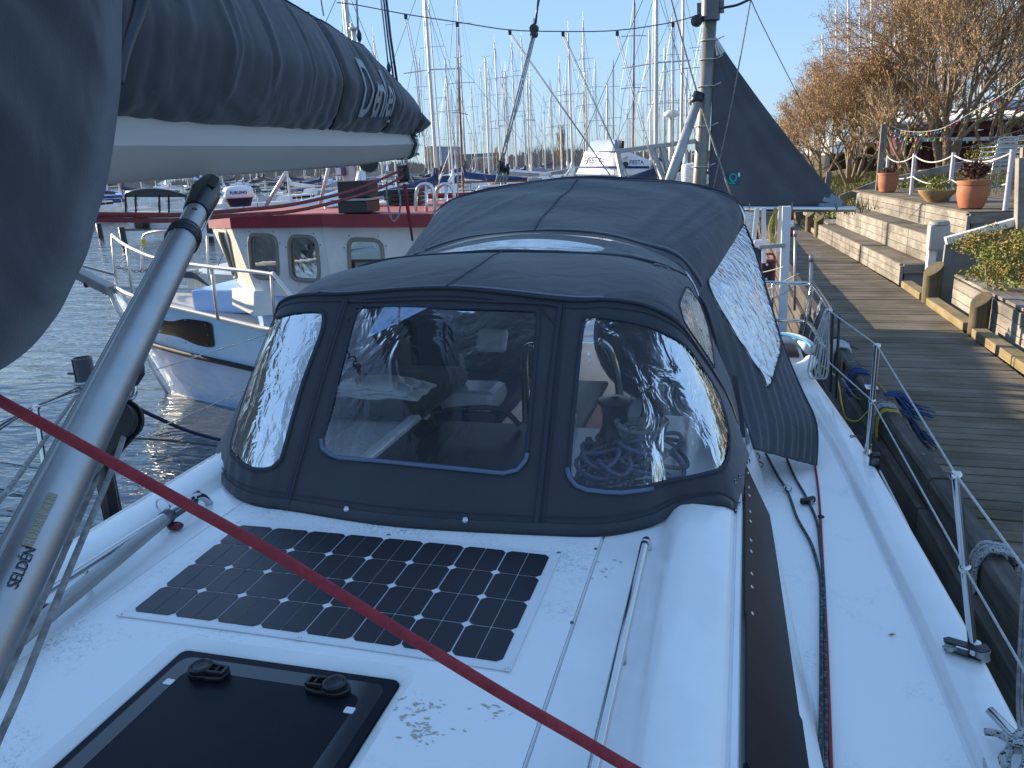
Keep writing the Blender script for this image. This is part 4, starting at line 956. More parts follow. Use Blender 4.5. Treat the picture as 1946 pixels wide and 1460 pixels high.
def bsec(s_, k=1.0, kz=1.0, dz=0): c = bline(s_); return [c+bs*a*k+np.array([0, 0, b_*kz+dz]) for a, b_ in prof]
t = MB(); rows = []
for i in range(30):
    s_ = -2.4+(sE-.10+2.4)*i/29; kz = 1.0 if s_ < sE-1.0 else 1.0-.16*(s_-sE+1.0)
    rows.append(bsec(s_, 1.0 if kz == 1 else kz, kz, .078*(1-kz)))
t.grid(rows, closeu=True); fixn(t.build('boom_profile', M['boom'], boom, smooth=True, angle=25))
t = MB(); rows = [bsec(sE-.105, .86, .86, .011), bsec(sE-.02, .86, .85, .011), bsec(sE, .7, .75, .011)]; t.grid(rows, closeu=True); t.add(rows[-1], [tuple(range(len(prof)))]); fixn(t.build('end_cap', M['whitep'], boom, smooth=True, angle=30))
for dz in (.03, -.04):
    c = bline(sE-.05)+bs*.056+np.array([0, 0, dz]); t = MB(); t.bar(c-bh*.022, c+bh*.022, .006, .013, ); t.build('label', M['alu_dull'], boom)
# lashing round the boom end
t = MB()
for k in range(3):
    s_ = sE-.16+.02*k; q = bsec(s_, 1.0, .92, .01); t.tube(q+[q[0]], .0035, 6)
for k in range(9):
    c = bline(sE-.14+.015*k)+np.array([0, 0, .075]); t.tube(cr([c+bs*.03*math.sin(k*2.1), c+bs*(.05+.02*math.sin(k))+np.array([0, 0, .02*math.cos(k*1.7)]), c+bs*.06+bh*.04*math.sin(k*3.)+np.array([0, 0, -.03])], 4), .0022, 5)
o = t.build('lashing', M['blackrope'], None, smooth='all'); tag(o, 'dark cord lashing knotted round the boom end', 'lashing')

# stations of the cover from the silhouettes
topc = [(-300, -620), (0, -420), (300, -180), (480, -50), (567, 0), (592, 18), (629, 41), (674, 76), (695, 84), (711, 108), (754, 156), (768, 186), (779, 205), (786, 222)]
botc = [(-300, 190), (0, 200), (224, 217), (370, 232), (452, 237), (575, 242), (678, 249), (765, 252), (784, 247)]
def interp(T, x):
    if x <= T[0][0]: return T[0][1]
    for (a, p), (b_, q) in zip(T, T[1:]):
        if x <= b_: return p+(q-p)*(x-a)/(b_-a)
    return T[-1][1]
def zat(s_, py):
    c = bline(s_)
    lo, hi = -3., 4.
    for _ in range(40):
        mid = (lo+hi)/2
        if pj([c[0], c[1], mid])[1] > py: lo = mid
        else: hi = mid
    return lo
sC0, sC1 = bsta(120), bsta(786)
cov = thing('sail_cover', 'dark slate sail cover with pale lettering wrapped over the lowered mainsail', 'sail cover')
def Scov(u, v):       # u along, v round the section 0..1 (0 bottom camera side .. .5 top .. 1 bottom far side)
    s_ = sC0+(sC1-sC0)*u; c = bline(s_); px = pj(c)[0]
    zt = zat(s_, interp(topc, px)); zb = zat(s_, interp(botc, px))-.02
    h_ = (zt-zb); w_ = min(.17, .10+.10*h_)*(1-.0*u)
    a = -math.pi/2+2*math.pi*v; ca, sa = math.cos(a), math.sin(a)
    x_ = w_*math.copysign(abs(ca)**.75, ca); q = (sa+1)/2
    x_ *= (1.0-.62*max(0, q-.42)**1.1*1.3) if q > .42 else (1-.35*(.42-q)*1.2)
    z_ = zb+h_*q
    if u > .98: x_ *= max(.3, 1-((u-.98)/.02)**2*.7)
    dist = (c@fw)
    # hanging folds: vertical pleats pulled between straps
    fold = 0
    for k in range(15):
        u0_ = (k+.8*math.sin(k*7.3))/15; wd = (.005+.004*((k*5) % 3)); lean = .018*math.sin(k*2.7)+.012
        d_ = u-u0_-lean*(q-.5)-.012*(1-q)**3*((k % 3)-1); fold += (.5+.5*((k*3) % 4)/3)*.011*math.exp(-(d_/wd)**2)*max(.0, min(1, q*3.2-.3))*(1-max(0, q-.85)/.15*.7)
    d1 = .006*math.sin(q*38+u*30)*math.exp(-((q-.08)/.10)**2)
    sg = .007*math.sin(u*70+3*math.sin(u*13))*(1-q)
    x_ += math.copysign(fold+d1+sg, ca)
    for us in STR: x_ -= math.copysign(.018*math.exp(-((u-us)/.010)**2), ca)*(1 if abs(x_) > .03 else 0)
    return c*np.array([1, 1, 0])+np.array([0, 0, z_])+bs*x_
def ust(px): return (bsta(px)-sC0)/(sC1-sC0)
STR = [ust(603), ust(706), ust(766)]
rows = [[Scov(i/300, (j % 56)/56) for j in range(56)] for i in range(301)]
t = MB(); t.grid(rows, closeu=True); t.add(rows[-1], [tuple(range(56))]); t.add(rows[0], [tuple(range(55, -1, -1))]); fixn(t.build('cover_cloth', M['canvas2'], cov, smooth='all'))
for us in STR:
    t = MB(); t.tube([Scov(us, (k % 48)/48)+bs*(.004 if k < 24 else -.004) for k in range(48)], .0045 if us > .9 else .0055, 6, closed=True); t.build('strap', M['black'], cov, smooth='all')
t = MB(); t.tube([Scov(ust(500)+(ust(780)-ust(500))*k/80, .5-.055-.02*math.sin(k*.12))+bs*.003 for k in range(81)], .0022, 5); t.build('cover_seam', M['seam'], cov, smooth='all')
# lettering on the cloth
uA, uB = ust(634), ust(706)
def lmap(x, y):
    u_ = uA+(uB-uA)*(x+.5); v_ = .225+.012*x+(y*(.175-.035*x))
    p = Scov(u_, v_); return p+bs*.008
txt('lettering', 'Dehler', 1.0, lmap, mat('pale_lettering', (.36, .39, .41), .6), cov, bold=.010, sub=2, shear=.10, spacing=1.0, norm=True)
t = MB(); rows = [[V(lmap(x_, -.66)+bs*.001), V(lmap(x_, -.58)+bs*.001)] for x_ in np.linspace(.32, .5, 8)]; t.grid([[tuple(a) for a in r_] for r_ in rows]); fixn(t.build('lettering_bar', M['alu_dull'], cov))

# front bag of the cover hanging round the mast end of the boom, close to the camera
fb = thing('sail_bag', 'big dark slate end of the sail cover bulging down at the upper left corner', 'sail cover')
XB = -.80
edge_px = [(240, -60), (233, 0), (231, 100), (230, 156), (224, 214), (214, 288), (201, 360), (185, 411), (167, 480), (140, 540), (118, 585), (100, 612), (60, 660), (0, 704), (-90, 742), (-220, 770)]
E_ = [PX(a, b_, XB) for a, b_ in edge_px]
E_ = [np.array(p) for p in cr(E_, 5)]
top_ = np.array([XB, -1.0, 1.3]); yy_ = [p[1] for p in E_]
rows = []; NC = 26
ctr = np.array([XB-.20, -.6, .7])
for k in range(-5, NC+1):
    row = []
    for i, p in enumerate(E_):
        # towards a far upper-forward anchor, bulging to the camera
        if k < 0:   # wraps round to the far side
            f_ = -k/5; q = p+np.array([-.12*math.sin(f_*math.pi/2)-.22*max(0, f_-.5)*2, -.05*f_*f_, .05*f_*f_])
        else:
            f_ = k/NC; tgt = np.array([XB-.02, -.9+.2*i/len(E_), 1.0-.0*i]); q = p+(tgt-p)*f_*.95
            q = q+np.array([.085*math.sin(min(1, f_*4)*math.pi/2)+.012*math.sin(i*.22+f_*9)*min(1, f_*6)+.006*math.sin(i*.5+f_*31)*min(1, f_*8), 0, 0])
        row.append(q)
    rows.append(row)
t = MB(); t.grid(rows); fixn(t.build('bag_cloth', M['canvas2'], fb, smooth='all'))
# dark loose edge strap between bag and cover
t = MB(); a0 = [PX(272, -10, -1.13), PX(262, 30, -1.12), PX(245, 80, -1.10), PX(236, 120, -1.08), PX(231, 160, -1.06)]
t.tube(cr(a0, 5), [.016-.0006*i for i in range(21)], 8); t.build('edge_strap', M['black'], cov, smooth='all')

# kicker (rigid vang)
vg = thing('boom_vang', 'grey aluminium boom vang strut slanting from the boom to the lower left', 'boom vang')
vt = PD(398, 352, 2.02); vb = PD(34, 1085, .90); vd = (vb-vt)/np.linalg.norm(vb-vt); L_ = np.linalg.norm(vb-vt)
vj = vt+vd*(L_*.25)
# local frame
side_v = np.cross(vd, -vt/np.linalg.norm(vt)); side_v /= np.linalg.norm(side_v); nrm_v = np.cross(side_v, vd)
def vsec(p, r, fl=0):
    out = []
    pr = [(math.cos(a), math.sin(a)) for a in [2*math.pi*k/28 for k in range(28)]]
    for i, (a, b_) in enumerate(pr):
        k_ = 1.0
        if fl and a < -.35 and b_ > -.7: k_ = 1.0/max(abs(a), .35+.65*abs(a))*.86+.1*0; k_ = min(k_, 1.18)
        out.append(p+side_v*a*r*k_+nrm_v*b_*r*k_)
    return out
t = MB(); t.grid([vsec(vj, .0325), vsec(vb+vd*.9, .0325)], closeu=True); t.add(vsec(vj, .0325), [tuple(range(28))]); fixn(t.build('outer_tube', M['alu'], vg, smooth=True, angle=25))
t = MB(); t.grid([vsec(vt+vd*.06, .0255), vsec(vj+vd*.1, .0255)], closeu=True); fixn(t.build('inner_tube', M['alu'], vg, smooth='all'))
t = MB()
for k in range(4): a = vj+vd*(-.012+.013*k); t.grid([vsec(a, .0345), vsec(a+vd*.010, .0365), vsec(a+vd*.012, .0345)], closeu=True)
fixn(t.build('collar', M['black'], vg, smooth='all'))
t = MB()
secs = [vsec(vt+vd*.20, .028), vsec(vt+vd*.185, .031), vsec(vt+vd*.07, .036), vsec(vt+vd*.0, .027), vsec(vt-vd*.03, .020)]
t.grid(secs, closeu=True); t.add(secs[-1], [tuple(range(28))]); fixn(t.build('head_fitting', M['black'], vg, smooth=True))
t = MB(); c = vt+vd*.05+nrm_v*.037+side_v*(-.004)
t.bar(c-vd*.03, c+vd*.045, .022, .004, tuple(nrm_v)); t.build('head_slot', M['blackrub'], vg, bevel=.002)
t = MB(); t.tube([vt+vd*.035-side_v*.04+nrm_v*.01, vt+vd*.035+side_v*.04+nrm_v*.01], .006, 10); t.tube([vt-vd*.02-side_v*.03, vt-vd*.02+side_v*.03], .007, 10); t.build('pin', M['steel'], vg, smooth=True)
t = MB(); t.bar(vt-vd*.06, vt-vd*.0, .03, .02); c = vt+np.array([0, 0, .02]); t.build('boom_lug', M['alu_dull'], vg, bevel=.004)
t = MB(); c = vj+vd*.03+nrm_v*.033-side_v*.012; t.lathe(c, [(.006, -.001), (.005, .002), (0, .002)], 12, axis=tuple(nrm_v)); t.build('rivet', M['black'], vg)
t = MB(); c = vt+vd*.24+nrm_v*.0255+side_v*.006; t.lathe(c, [(.006, -.002), (.005, .002), (0, .001)], 12, axis=tuple(nrm_v)); t.build('rivet', M['bolt'], vg)
# track groove lines on the lower tube
t = MB()
for a_ in (.70, .86, .96): 
    b2_ = math.sqrt(max(0, 1-a_*a_)); t.tube([vj+side_v*a_*.0327+nrm_v*b2_*.0327, vb+vd*.8+side_v*a_*.0327+nrm_v*b2_*.0327], .0009, 5)
t.build('track_groove', M['alu_dull'], vg, smooth='all')
# maker's lettering on the tube
pA, pB = None, None
def vmap(px0, px1, hgt):
    # point on the tube under the pixel line px0..px1
    def onaxis(px):
        best = None
        for k in range(400):
            p = vj+vd*(k/400*1.6)
            q = pj(p); d_ = (q[0]-px[0])**2+(q[1]-px[1])**2
            if p@fw < .1: continue
            if best is None or d_ < best[0]: best = (d_, p, q)
        return best[1], best[2]
    a, qa = onaxis(px0); b_, qb = onaxis(px1)
    offs = (np.array(px0)-qa)@((pj(a+side_v*.01)-qa)/np.linalg.norm(pj(a+side_v*.01)-qa))/np.linalg.norm(pj(a+side_v*.01)-qa)*.01
    sd = max(-.026, min(.026, offs))
    def f(x, y):
        p = a+(b_-a)*(x+.5); sx = sd+y*hgt; sx = max(-.0322, min(.0322, sx)); return p+side_v*sx+nrm_v*(math.sqrt(max(0, .0332**2-sx*sx))+.0006)
    return f
TS = 1 if (pj(vt+side_v*.1)-pj(vt))@np.array([-.85, -.5]) > 0 else -1      # letters stand towards the upper left edge
f_ = vmap((2, 1150), (38, 1074), .015)
txt('maker_text', 'SELDÉN', .32, lambda x, y: f_(x, TS*y), M['black'], vg, bold=.003, sub=1, norm=True)
f2_ = vmap((34, 1072), (88, 975), .016)
t = MB(); t.grid([[tuple(f2_(-.5+i/10, yy)) for yy in (-.35, 0, .35)] for i in range(11)]); fixn(t.build('yellow_sticker', mat('faded_yellow_sticker', (.34, .30, .17), .5), vg))
txt('type_text', 'RODKICKER', .21, lambda x, y: f2_(x*.94, TS*y*.8)+nrm_v*.0006, M['alu_dull'], vg, bold=.001, sub=1, norm=True)

# kicker purchase: wire from boom, shackle, black block, ropes to the mast foot
kb = thing('kicker_block', 'black fiddle block shackled to a wire below the vang', 'pulley block')
d_ = 1.28
w0, w1 = PD(418, 372, 2.1), PD(246, 712, d_)
t = MB(); t.tube([w0, w1], .0032, 8); t.build('wire', M['steel'], kb, smooth='all')
t = MB(); t.tube([PD(268, 694, 1.3), PD(262, 706, 1.29), PD(246, 728, d_), PD(242, 738, d_)], [.006, .012, .013, .010], 12); t.build('wire_sleeve', M['black'], kb, smooth='all')
t = MB(); c = PD(243, 742, d_); rr = [c+rt*.012*math.cos(a)+up*.015*math.sin(a) for a in [2*math.pi*k/20 for k in range(20)]]; t.tube(rr, .0042, 8, closed=True); t.build('shackle', M['steel'], kb, smooth='all')
t = MB(); c = PD(236, 756, d_); t.tube([c+up*.012, c, c-up*.012-rt*.003], [.006, .005, .008], 10); t.build('shackle_pin', M['steel'], kb, smooth='all')
def cheek(c, r1_, c2, r2_, off, name):
    dd = (c2-c)/np.linalg.norm(c2-c); n_ = np.cross(dd, fw); n_ /= np.linalg.norm(n_)
    pl = [c+(n_*math.cos(a)-dd*math.sin(a))*r1_ for a in [math.pi*k/12 for k in range(13)]]+[c2+(-n_*math.cos(a)+dd*math.sin(a))*r2_ for a in [math.pi*k/12 for k in range(13)]]
    t = MB(); t.prism([p+fw*off for p in pl], tuple(fw*.007)); return fixn(t.build(name, M['black'], kb, bevel=.002))
c1_, c2_ = PD(222, 800, d_), PD(198, 846, d_)
cheek(c1_, .036, c2_, .024, -.016, 'cheek'); cheek(c1_, .036, c2_, .024, .016, 'cheek')
t = MB(); t.lathe(c1_, [(.030, -.012), (.026, 0), (.030, .012)], 24, axis=tuple(fw)); t.lathe(c2_, [(.020, -.012), (.016, 0), (.020, .012)], 20, axis=tuple(fw)); t.build('sheave', M['blackrub'], kb, smooth=True)
for c, r_ in ((c1_-fw*.017, .008), (c2_-fw*.017, .007)):
    t = MB(); t.lathe(c, [(r_, 0), (r_, .003), (r_*.6, .003), (r_*.5, .001), (0, .001)], 16, axis=tuple(-fw)); t.build('axle', M['alu_dull'], kb, smooth=True)
for px, w_ in (((233, 768), .022), ((208, 818), .012)):
    c = PD(*px, d_)-fw*.018; t = MB(); t.bar(c-rt*w_/2+up*w_*.1, c+rt*w_/2-up*w_*.2, .006, .001, tuple(fw)); t.build('white_mark', M['whitep'], kb)
kr = thing('kicker_ropes', 'grey flecked control lines running down from the fiddle block past the vang', 'rope')
for pts_ in ([PD(186, 905, 1.22), PD(150, 985, 1.15), PD(95, 1110, 1.05), PD(35, 1235, .97), PD(-40, 1400, .9)], [PD(236, 828, 1.27), PD(210, 900, 1.2), PD(150, 1040, 1.08), PD(90, 1185, .98), PD(40, 1310, .92), PD(0, 1400, .9), PD(-40, 1500, .85)], [PD(200, 872, 1.26), PD(60, 1060, 1.02), PD(0, 1215, .95), PD(-40, 1300, .9)]):
    t = MB(); t.tube(cr(pts_, 6), .0046, 8); t.build('line', M['greyrope'], kr, smooth='all')

# thick red line crossing the whole foreground
t = MB(); t.tube(cr([PD(-140, 682, .93), PD(0, 762, .92), PD(110, 822, .915), PD(330, 945, .91), PD(520, 1052, .9), PD(700, 1163, .89), PD(850, 1255, .885), PD(960, 1322, .88), PD(1100, 1403, .875), PD(1200, 1462, .87), PD(1330, 1535, .86)], 8), .0068, 12)
o = t.build('red_halyard', M['redrope'], None, smooth='all'); tag(o, 'thick taut red rope crossing the whole foreground from left to bottom', 'rope')
# mainsheet
ms = thing('mainsheet_rope', 'faded red mainsheet parts led from the left to the block under the boom end', 'rope')
for a, b_ in (((180, 408), 0), ((180, 418), 3)):
    t = MB(); t.tube(cr([PD(a[0]-80, a[1]+1, 1.9), PD(a[0], a[1], 2.05), PD(330, a[1]+1, 2.3), PD(430, a[1]-6-b_*.3, 2.55), PD(560, a[1]-20+b_, 3.0), PD(670, a[1]-46+b_, 3.5), PD(735, a[1]-72+b_*2, 3.9), PD(769, a[1]-88+b_, 4.1)], 6), .0068, 8); t.build('part', M['pinkrope'], ms, smooth='all')
t = MB(); t.tube([PD(767, 350, 4.1), PD(774, 400, 4.15), PD(784, 458, 4.2)], .006, 6); t.tube([PD(770, 350, 4.1), PD(778, 410, 4.15), PD(784, 458, 4.2)], .006, 6); t.build('tail', M['redrope'], ms, smooth='all')
mb_ = thing('mainsheet_block', 'small black block hanging from the boom end above the red roof', 'pulley block')
c = PD(767, 330, 4.1); t = MB(); t.box(c, (.06, .035, .085)); t.build('body', M['black'], mb_, bevel=.012)
t = MB(); t.tube([PD(764, 305, 4.1), PD(765, 318, 4.1)], .006, 6); t.tube([PD(770, 305, 4.1), PD(770, 318, 4.1)], .006, 6); t.build('shackle', M['steel'], mb_, smooth='all')
lp = MB(); lp.tube(cr([PD(735, 345, 4.1), PD(735, 370, 4.1), PD(739, 400, 4.1), PD(747, 420, 4.1), PD(757, 412, 4.1), PD(761, 385, 4.1), PD(757, 355, 4.1), PD(753, 335, 4.1)], 5), .0052, 6); tag(lp.build('rope_loop', M['greyrope'], None, smooth='all'), 'grey rope loop hanging down beside the mainsheet block', 'rope')
lp = MB(); lp.tube(cr([PD(774, 310, 4.1), PD(778, 335, 4.1), PD(785, 352, 4.1)], 5), .004, 6); tag(lp.build('rope_end', M['greyrope'], None, smooth='all'), 'short frayed grey rope end hanging right of the mainsheet block', 'rope')
# topping lift and lazy jacks
for nm, lb, pts_, r_, m_ in (
 ('lazy_jack', 'grey lazy jack line with small toggle meeting the top of the sail cover', [PD(676, -60, 3.7), PD(678, 10, 3.65), PD(681, 64, 3.6)], .0045, 'greyrope'),
 ('lazy_jack', 'thin lazy jack line leading up from the cover at its left slope', [PD(600, -60, 3.6), PD(615, 30, 3.5)], .003, 'greyrope'),
 ('lazy_jack', 'aftmost pale lazy jack line with black hook near the cover end', [PD(722, -20, 4.0), PD(731, 60, 4.0), PD(739, 135, 4.0)], .004, 'greyrope'),
 ('topping_lift', 'thick dark topping lift wire rising from the boom end', [PD(732, -20, 4.3), PD(742, 70, 4.3), PD(755, 160, 4.3)], .007, 'black'),
 ('topping_lift', 'thinner dark topping lift part just left of the thick one', [PD(727, -20, 4.3), PD(737, 70, 4.3), PD(749, 158, 4.3)], .005, 'black')):
    t = MB(); t.tube(pts_, r_, 6); tag(t.build(nm, M[m_], None, smooth='all'), lb, 'rigging line')
for px, d2, lb in (((683, 70), 3.6, 'black teardrop shackle boot at the top of the sail cover'), ((739, 130), 4.0, 'small black hook boot near the aft end of the sail cover')):
    t = MB(); t.lathe(PD(*px, d2), [(0, -.03), (.010, -.01), (.011, .01), (.004, .03)], 10); tag(t.build('hook_boot', M['black'], None, smooth='all'), lb, 'hook')
# photographer stands by the mast: the mast of our own yacht, behind the camera
mt = thing('yacht_mast', 'aluminium mast of the foreground yacht, standing forward of the cabin hatch', 'mast')
t = MB(); t.tube([(CX, -1.45, -1.08), (CX, -1.45, 13.0)], .085, 20); t.build('tube', M['alu'], mt, smooth=True)
# ================================================================== water, land, quay
t = MB()
t.add([(-700, -250, -2.9), (700, -250, -2.9), (700, 900, -2.9), (-700, 900, -2.9)], [(0, 1, 2, 3)]); o = t.build('water', M['water'], None); tag(o, kind='structure')
t = MB(); t.add([(-1400, 420, -2.5), (1400, 420, -2.5), (1400, 1600, -2.5), (-1400, 1600, -2.5)], [(0, 1, 2, 3)]); t.add([(-1400, 420, -2.5), (1400, 420, -2.5), (1400, 419, -3.1), (-1400, 419, -3.1)], [(0, 3, 2, 1)]); tag(t.build('far_shore_ground', M['grass'], None), kind='structure')
# bank behind the quay
t = MB(); rows = []
for i in range(60):
    y = 1.0+1.0*i if i < 40 else 41+(i-40)*8
    w_ = 3.0-.030*(min(y, 30)-8)
    hump = -1.62 if y < 11 else (-1.62+(y-11)*.05 if y < 18 else -1.27)
    if 11 < y < 20: w_ += 3.2
    row = [(w_, y, -1.95), (w_+.02, y, hump-.06), (w_+.8, y, hump)]
    for k in range(24):
        x = w_+1.2+k*k*.18; row.append((x, y, max(-1.75, hump+.02)+min(1, k/4)*.35+.05*math.sin(x*1.3+y*.9)+.04*math.sin(x*3.1-y*2.2)))
    rows.append(row)
t.grid(rows); o = fixn(t.build('grass_bank', M['grass'], None, smooth='all')); tag(o, kind='structure')
# walkway: every board a part
wk = empty('walkway'); tag(wk, 'brown grey timber boardwalk running away beside the yacht', None, kind='structure')
bme = {}
def wl(y): return 1.22-.025*(y-5) if y < 14 else 1.0-.012*(y-14)      # left edge
def wr(y): return 2.40 if y < 8 else 2.40-.0575*(y-10.5 if y > 10.5 else 0)
y = 1.2; k = 0
while y < 33:
    pitch = .127
    t = MB(); dz = rnd.uniform(-.003, .003); g = .011
    a, b_ = wl(y), wr(y); sk_ = -.015*(b_-a)*0
    dx0, dx1 = rnd.uniform(-.0, .012), rnd.uniform(-.01, .01)
    t.box(((a+b_)/2, y+pitch/2, -1.915+dz), (b_-a+dx1, pitch-g, .03), Matrix.Rotation(R(rnd.uniform(-.15, .15)-1.5), 3, 'Z'))
    t.build('plank', M['plank'], wk, bevel=.003 if y < 9 else 0)
    y += pitch; k += 1
# joists & dark void below
t = MB()
for x in (1.35, 1.8, 2.3): t.box((x, 17, -2.03), (.08, 34, .18))
t.build('joist', M['beam'], wk)
# quay edge beam, its fender face
bm_ = thing('quay_edge_beam', 'weathered square timber beam along the water edge of the boardwalk', 'beam')
prev = None
xs_l = [(1.2, 1.165), (3.9, 1.115), (5.6, 1.03), (7.4, .955), (12.5, .86), (20, .80), (31, .70)]
def bl_(y): 
    return interp(xs_l, y)
segs = [(1.0, 4.4), (4.41, 7.9), (7.91, 12.4), (12.41, 17.5), (17.51, 24), (24.01, 31)]
for a, b_ in segs:
    t = MB(); x0, x1 = bl_(a), bl_(b_); w_ = .10; zt = -1.745+rnd.uniform(-.006, .006)
    rows = []
    for i in range(9):
        y = a+(b_-a)*i/8; x = x0+(x1-x0)*i/8
        rows.append([(x, y, zt-.17), (x-.004, y, zt-.02), (x+.012, y, zt), (x+w_-.008, y, zt+.002), (x+w_, y, zt-.012), (x+w_, y, zt-.17)])
    t.grid(rows, closeu=True); t.add(rows[0], [tuple(range(6))]); t.add(rows[-1], [tuple(range(5, -1, -1))]); fixn(t.build('beam_length', M['beam'], bm_))
    for q in range(int((b_-a)/1.1)):
        y = a+.35+q*1.1; t = MB(); t.lathe((bl_(y)+.055, y, zt+.001), [(.016, 0), (.015, .004), (0, .005)], 10); t.build('bolt_head', M['bolt'], bm_)
ff = thing('quay_fender_boards', 'dark slimy timber fender boards on the water side of the quay', 'fender boards')
for j in range(4):
    for a, b_ in segs[:5]:
        t = MB(); x0, x1 = bl_(a)-.02-.015*j, bl_(b_)-.02-.015*j
        t.bar((x0, a+.004, -2.02-.2*j), (x1, b_-.004, -2.02-.2*j), .06, .185); t.build('board', M['beam'], ff, bevel=.01)
for y in (3.0, 6.2, 9.4, 12.6, 15.8, 20):
    t = MB(); t.tube([(bl_(y)+.12, y, -3.6), (bl_(y)+.12, y, -1.96)], .11, 12); tag(t.build('quay_pile', M['pile'], None, smooth='all'), 'round dark pile carrying the boardwalk under the edge beam', 'pile', 'piles under the boardwalk')
# right hand kerb and plank bench wall
kb2 = thing('timber_kerb', 'low sunlit timber kerb along the landward side of the boardwalk', 'kerb')
for a, b_ in ((.6, 4.48), (4.5, 7.0), (7.01, 8.75), (9.05, 10.6), (10.95, 12.0)):
    t = MB(); t.bar((2.50-.02*(a-7), a, -1.855), (2.50-.02*(b_-7), b_, -1.855), .14, .09); t.build('kerb_plank', M['yellowwood'], kb2, bevel=.006)
bw = thing('plank_retaining_wall', 'low box wall of pale planks holding the shrub bed behind the kerb', 'retaining wall')
for (a, b_) in ((.6, 4.46), (4.5, 7.6), (7.64, 10.4)):
    for j in range(3):
        t = MB(); t.bar((2.68-.02*(a-7), a, -1.83+.115*j), (2.68-.02*(b_-7), b_, -1.83+.115*j), .035, .108); t.build('plank', M['greywood'], bw, bevel=.003)
    for j in range(3):
        t = MB(); t.bar((2.74+.135*j-.02*(a-7), a, -1.515-.004*j), (2.74+.135*j-.02*(b_-7), b_, -1.515-.004*j), .128, .03); t.build('top_plank', M['greywood'], bw, bevel=.003)
# sawn mooring posts
def mpost(x, y, r, h_, label, lean=0):
    o = MB(); n_ = 18; vs = []
    for z, cut in ((-1.95, 0), (-1.9+h_*.5, 0), (-1.9+h_, 1)):
        for k in range(n_):
            a = 2*math.pi*k/n_; rr = r*(1+.03*math.sin(3*a+x)); dz = cut*r*.75*math.cos(a-.6); vs.append((x+rr*math.cos(a), y+rr*math.sin(a), z+dz))
    fs = [tuple(range(n_-1, -1, -1)), tuple(range(2*n_, 3*n_))]
    for i in range(2):
        for k in range(n_): fs.append((i*n_+k, i*n_+(k+1) % n_, (i+1)*n_+(k+1) % n_, (i+1)*n_+k))
    o.add(vs, fs); ob = o.build('mooring_post', M['log'], None, bevel=.006, smooth=True, angle=35); return tag(ob, label, 'mooring post', 'sawn round timber posts beside the boardwalk')
mpost(2.50, 8.93, .095, .36, 'stubby sawn timber post nearest the camera on the right kerb')
mpost(2.46, 10.83, .11, .42, 'sawn timber post beside the electricity pedestal')
mpost(1.93, 19.4, .10, .42, 'sawn timber post at the far end of the seating steps')
mpost(1.86, 20.9, .10, .42, 'second far sawn post just left of the seating steps end')
mpost(1.80, 23.4, .10, .42, 'farthest dark sawn post where the boardwalk meets the bank')
k3 = thing('far_timber_kerb', 'sunlit timber kerb with box top leading from the seating steps to the far posts', 'kerb')
for j, (w_, z) in enumerate(((0, -1.86), (.2, -1.72), (.33, -1.63))):
    for a, b_ in ((19.3, 22.5), (22.55, 26), (26.05, 30)):
        t = MB(); t.bar((1.98+w_-.02*(a-19), a, z), (1.98+w_-.02*(b_-19), b_, z), .10 if j != 2 else .34, .10 if j < 2 else .04); t.build('kerb_plank', M['yellowwood'] if j == 0 else M['greywood'], k3, bevel=.004)

# seating steps (three tiers) and deck
SD = np.array([-.0648, .9979, 0]); SN = np.array([.9979, .0648, 0])     # along and away
S0 = np.array([2.332, 12.232, 0])
def SP(a, b_, z): p = S0+SD*a+SN*b_; return (p[0], p[1], z)
steps = thing('seating_steps', 'three tier timber seating steps facing the boardwalk', 'steps')
tiers = [(0.0, -1.9, -1.6, .36), (.37, -1.6, -1.22, .40), (.80, -1.22, -.92, 0)]
Lb = 6.85
for ti, (off, z0, z1, tread) in enumerate(tiers):
    nb = 3; hb = (z1-z0)/nb; cuts = [0, 1.9, 3.4, 5.1, Lb] if ti % 2 == 0 else [0, 1.1, 2.7, 4.4, Lb]
    for j in range(nb):
        for a, b_ in zip(cuts, cuts[1:]):
            t = MB(); t.bar(SP(a+.003, off+.016, z0+hb*(j+.5)), SP(b_-.003, off+.016, z0+hb*(j+.5)), .032, hb-.007); t.build('riser_board', M['greywood'], steps, bevel=.003)
    for a in cuts[1:-1]:
        t = MB(); t.bar(SP(a, off-.001, z0+.01), SP(a, off-.001, z1-.01), .006, .004); t.build('joint_shadow_gap', M['blackrub'], steps)
    t = MB(); t.bar(SP(-.02, off+.02, z0), SP(-.02, off+.02, z1-.03), .045, .09, (0, 1, 0)); t.build('corner_post', M['greywoodx'], steps, bevel=.004)
    if tread:
        nt_ = 3; wt = tread/nt_
        for j in range(nt_):
            for a, b_ in zip(cuts, cuts[1:]):
                t = MB(); t.bar(SP(a-.0+.003, off+.02+wt*(j+.5), z1-.014), SP(b_-.003, off+.02+wt*(j+.5), z1-.014), wt-.008, .028); t.build('tread_board', M['plank'], steps, bevel=.002)
    # end face
    t = MB(); t.bar(SP(-.03, off+.05, z1-.07), SP(-.03, off+3.0 if ti == 2 else off+tread+.05, z1-.07), .04, .13); t.build('end_board', M['greywoodx'], steps, bevel=.003)
    t = MB(); t.bar(SP(.02, off+.08, (z0+z1)/2-.05), SP(.02, 2.9, (z0+z1)/2-.05), .03, (z1-z0)); t.build('end_panel', M['concrete'], steps)
plat = empty('deck_platform'); tag(plat, 'raised timber deck above the seating steps', None, kind='structure')
for j in range(46):
    t = MB(); t.bar(SP(-.02, .82+.145*(j+.5), -.915), SP(7.6, .82+.145*(j+.5), -.915), .138, .028)
    t.build('deck_board', M['plank'], plat)
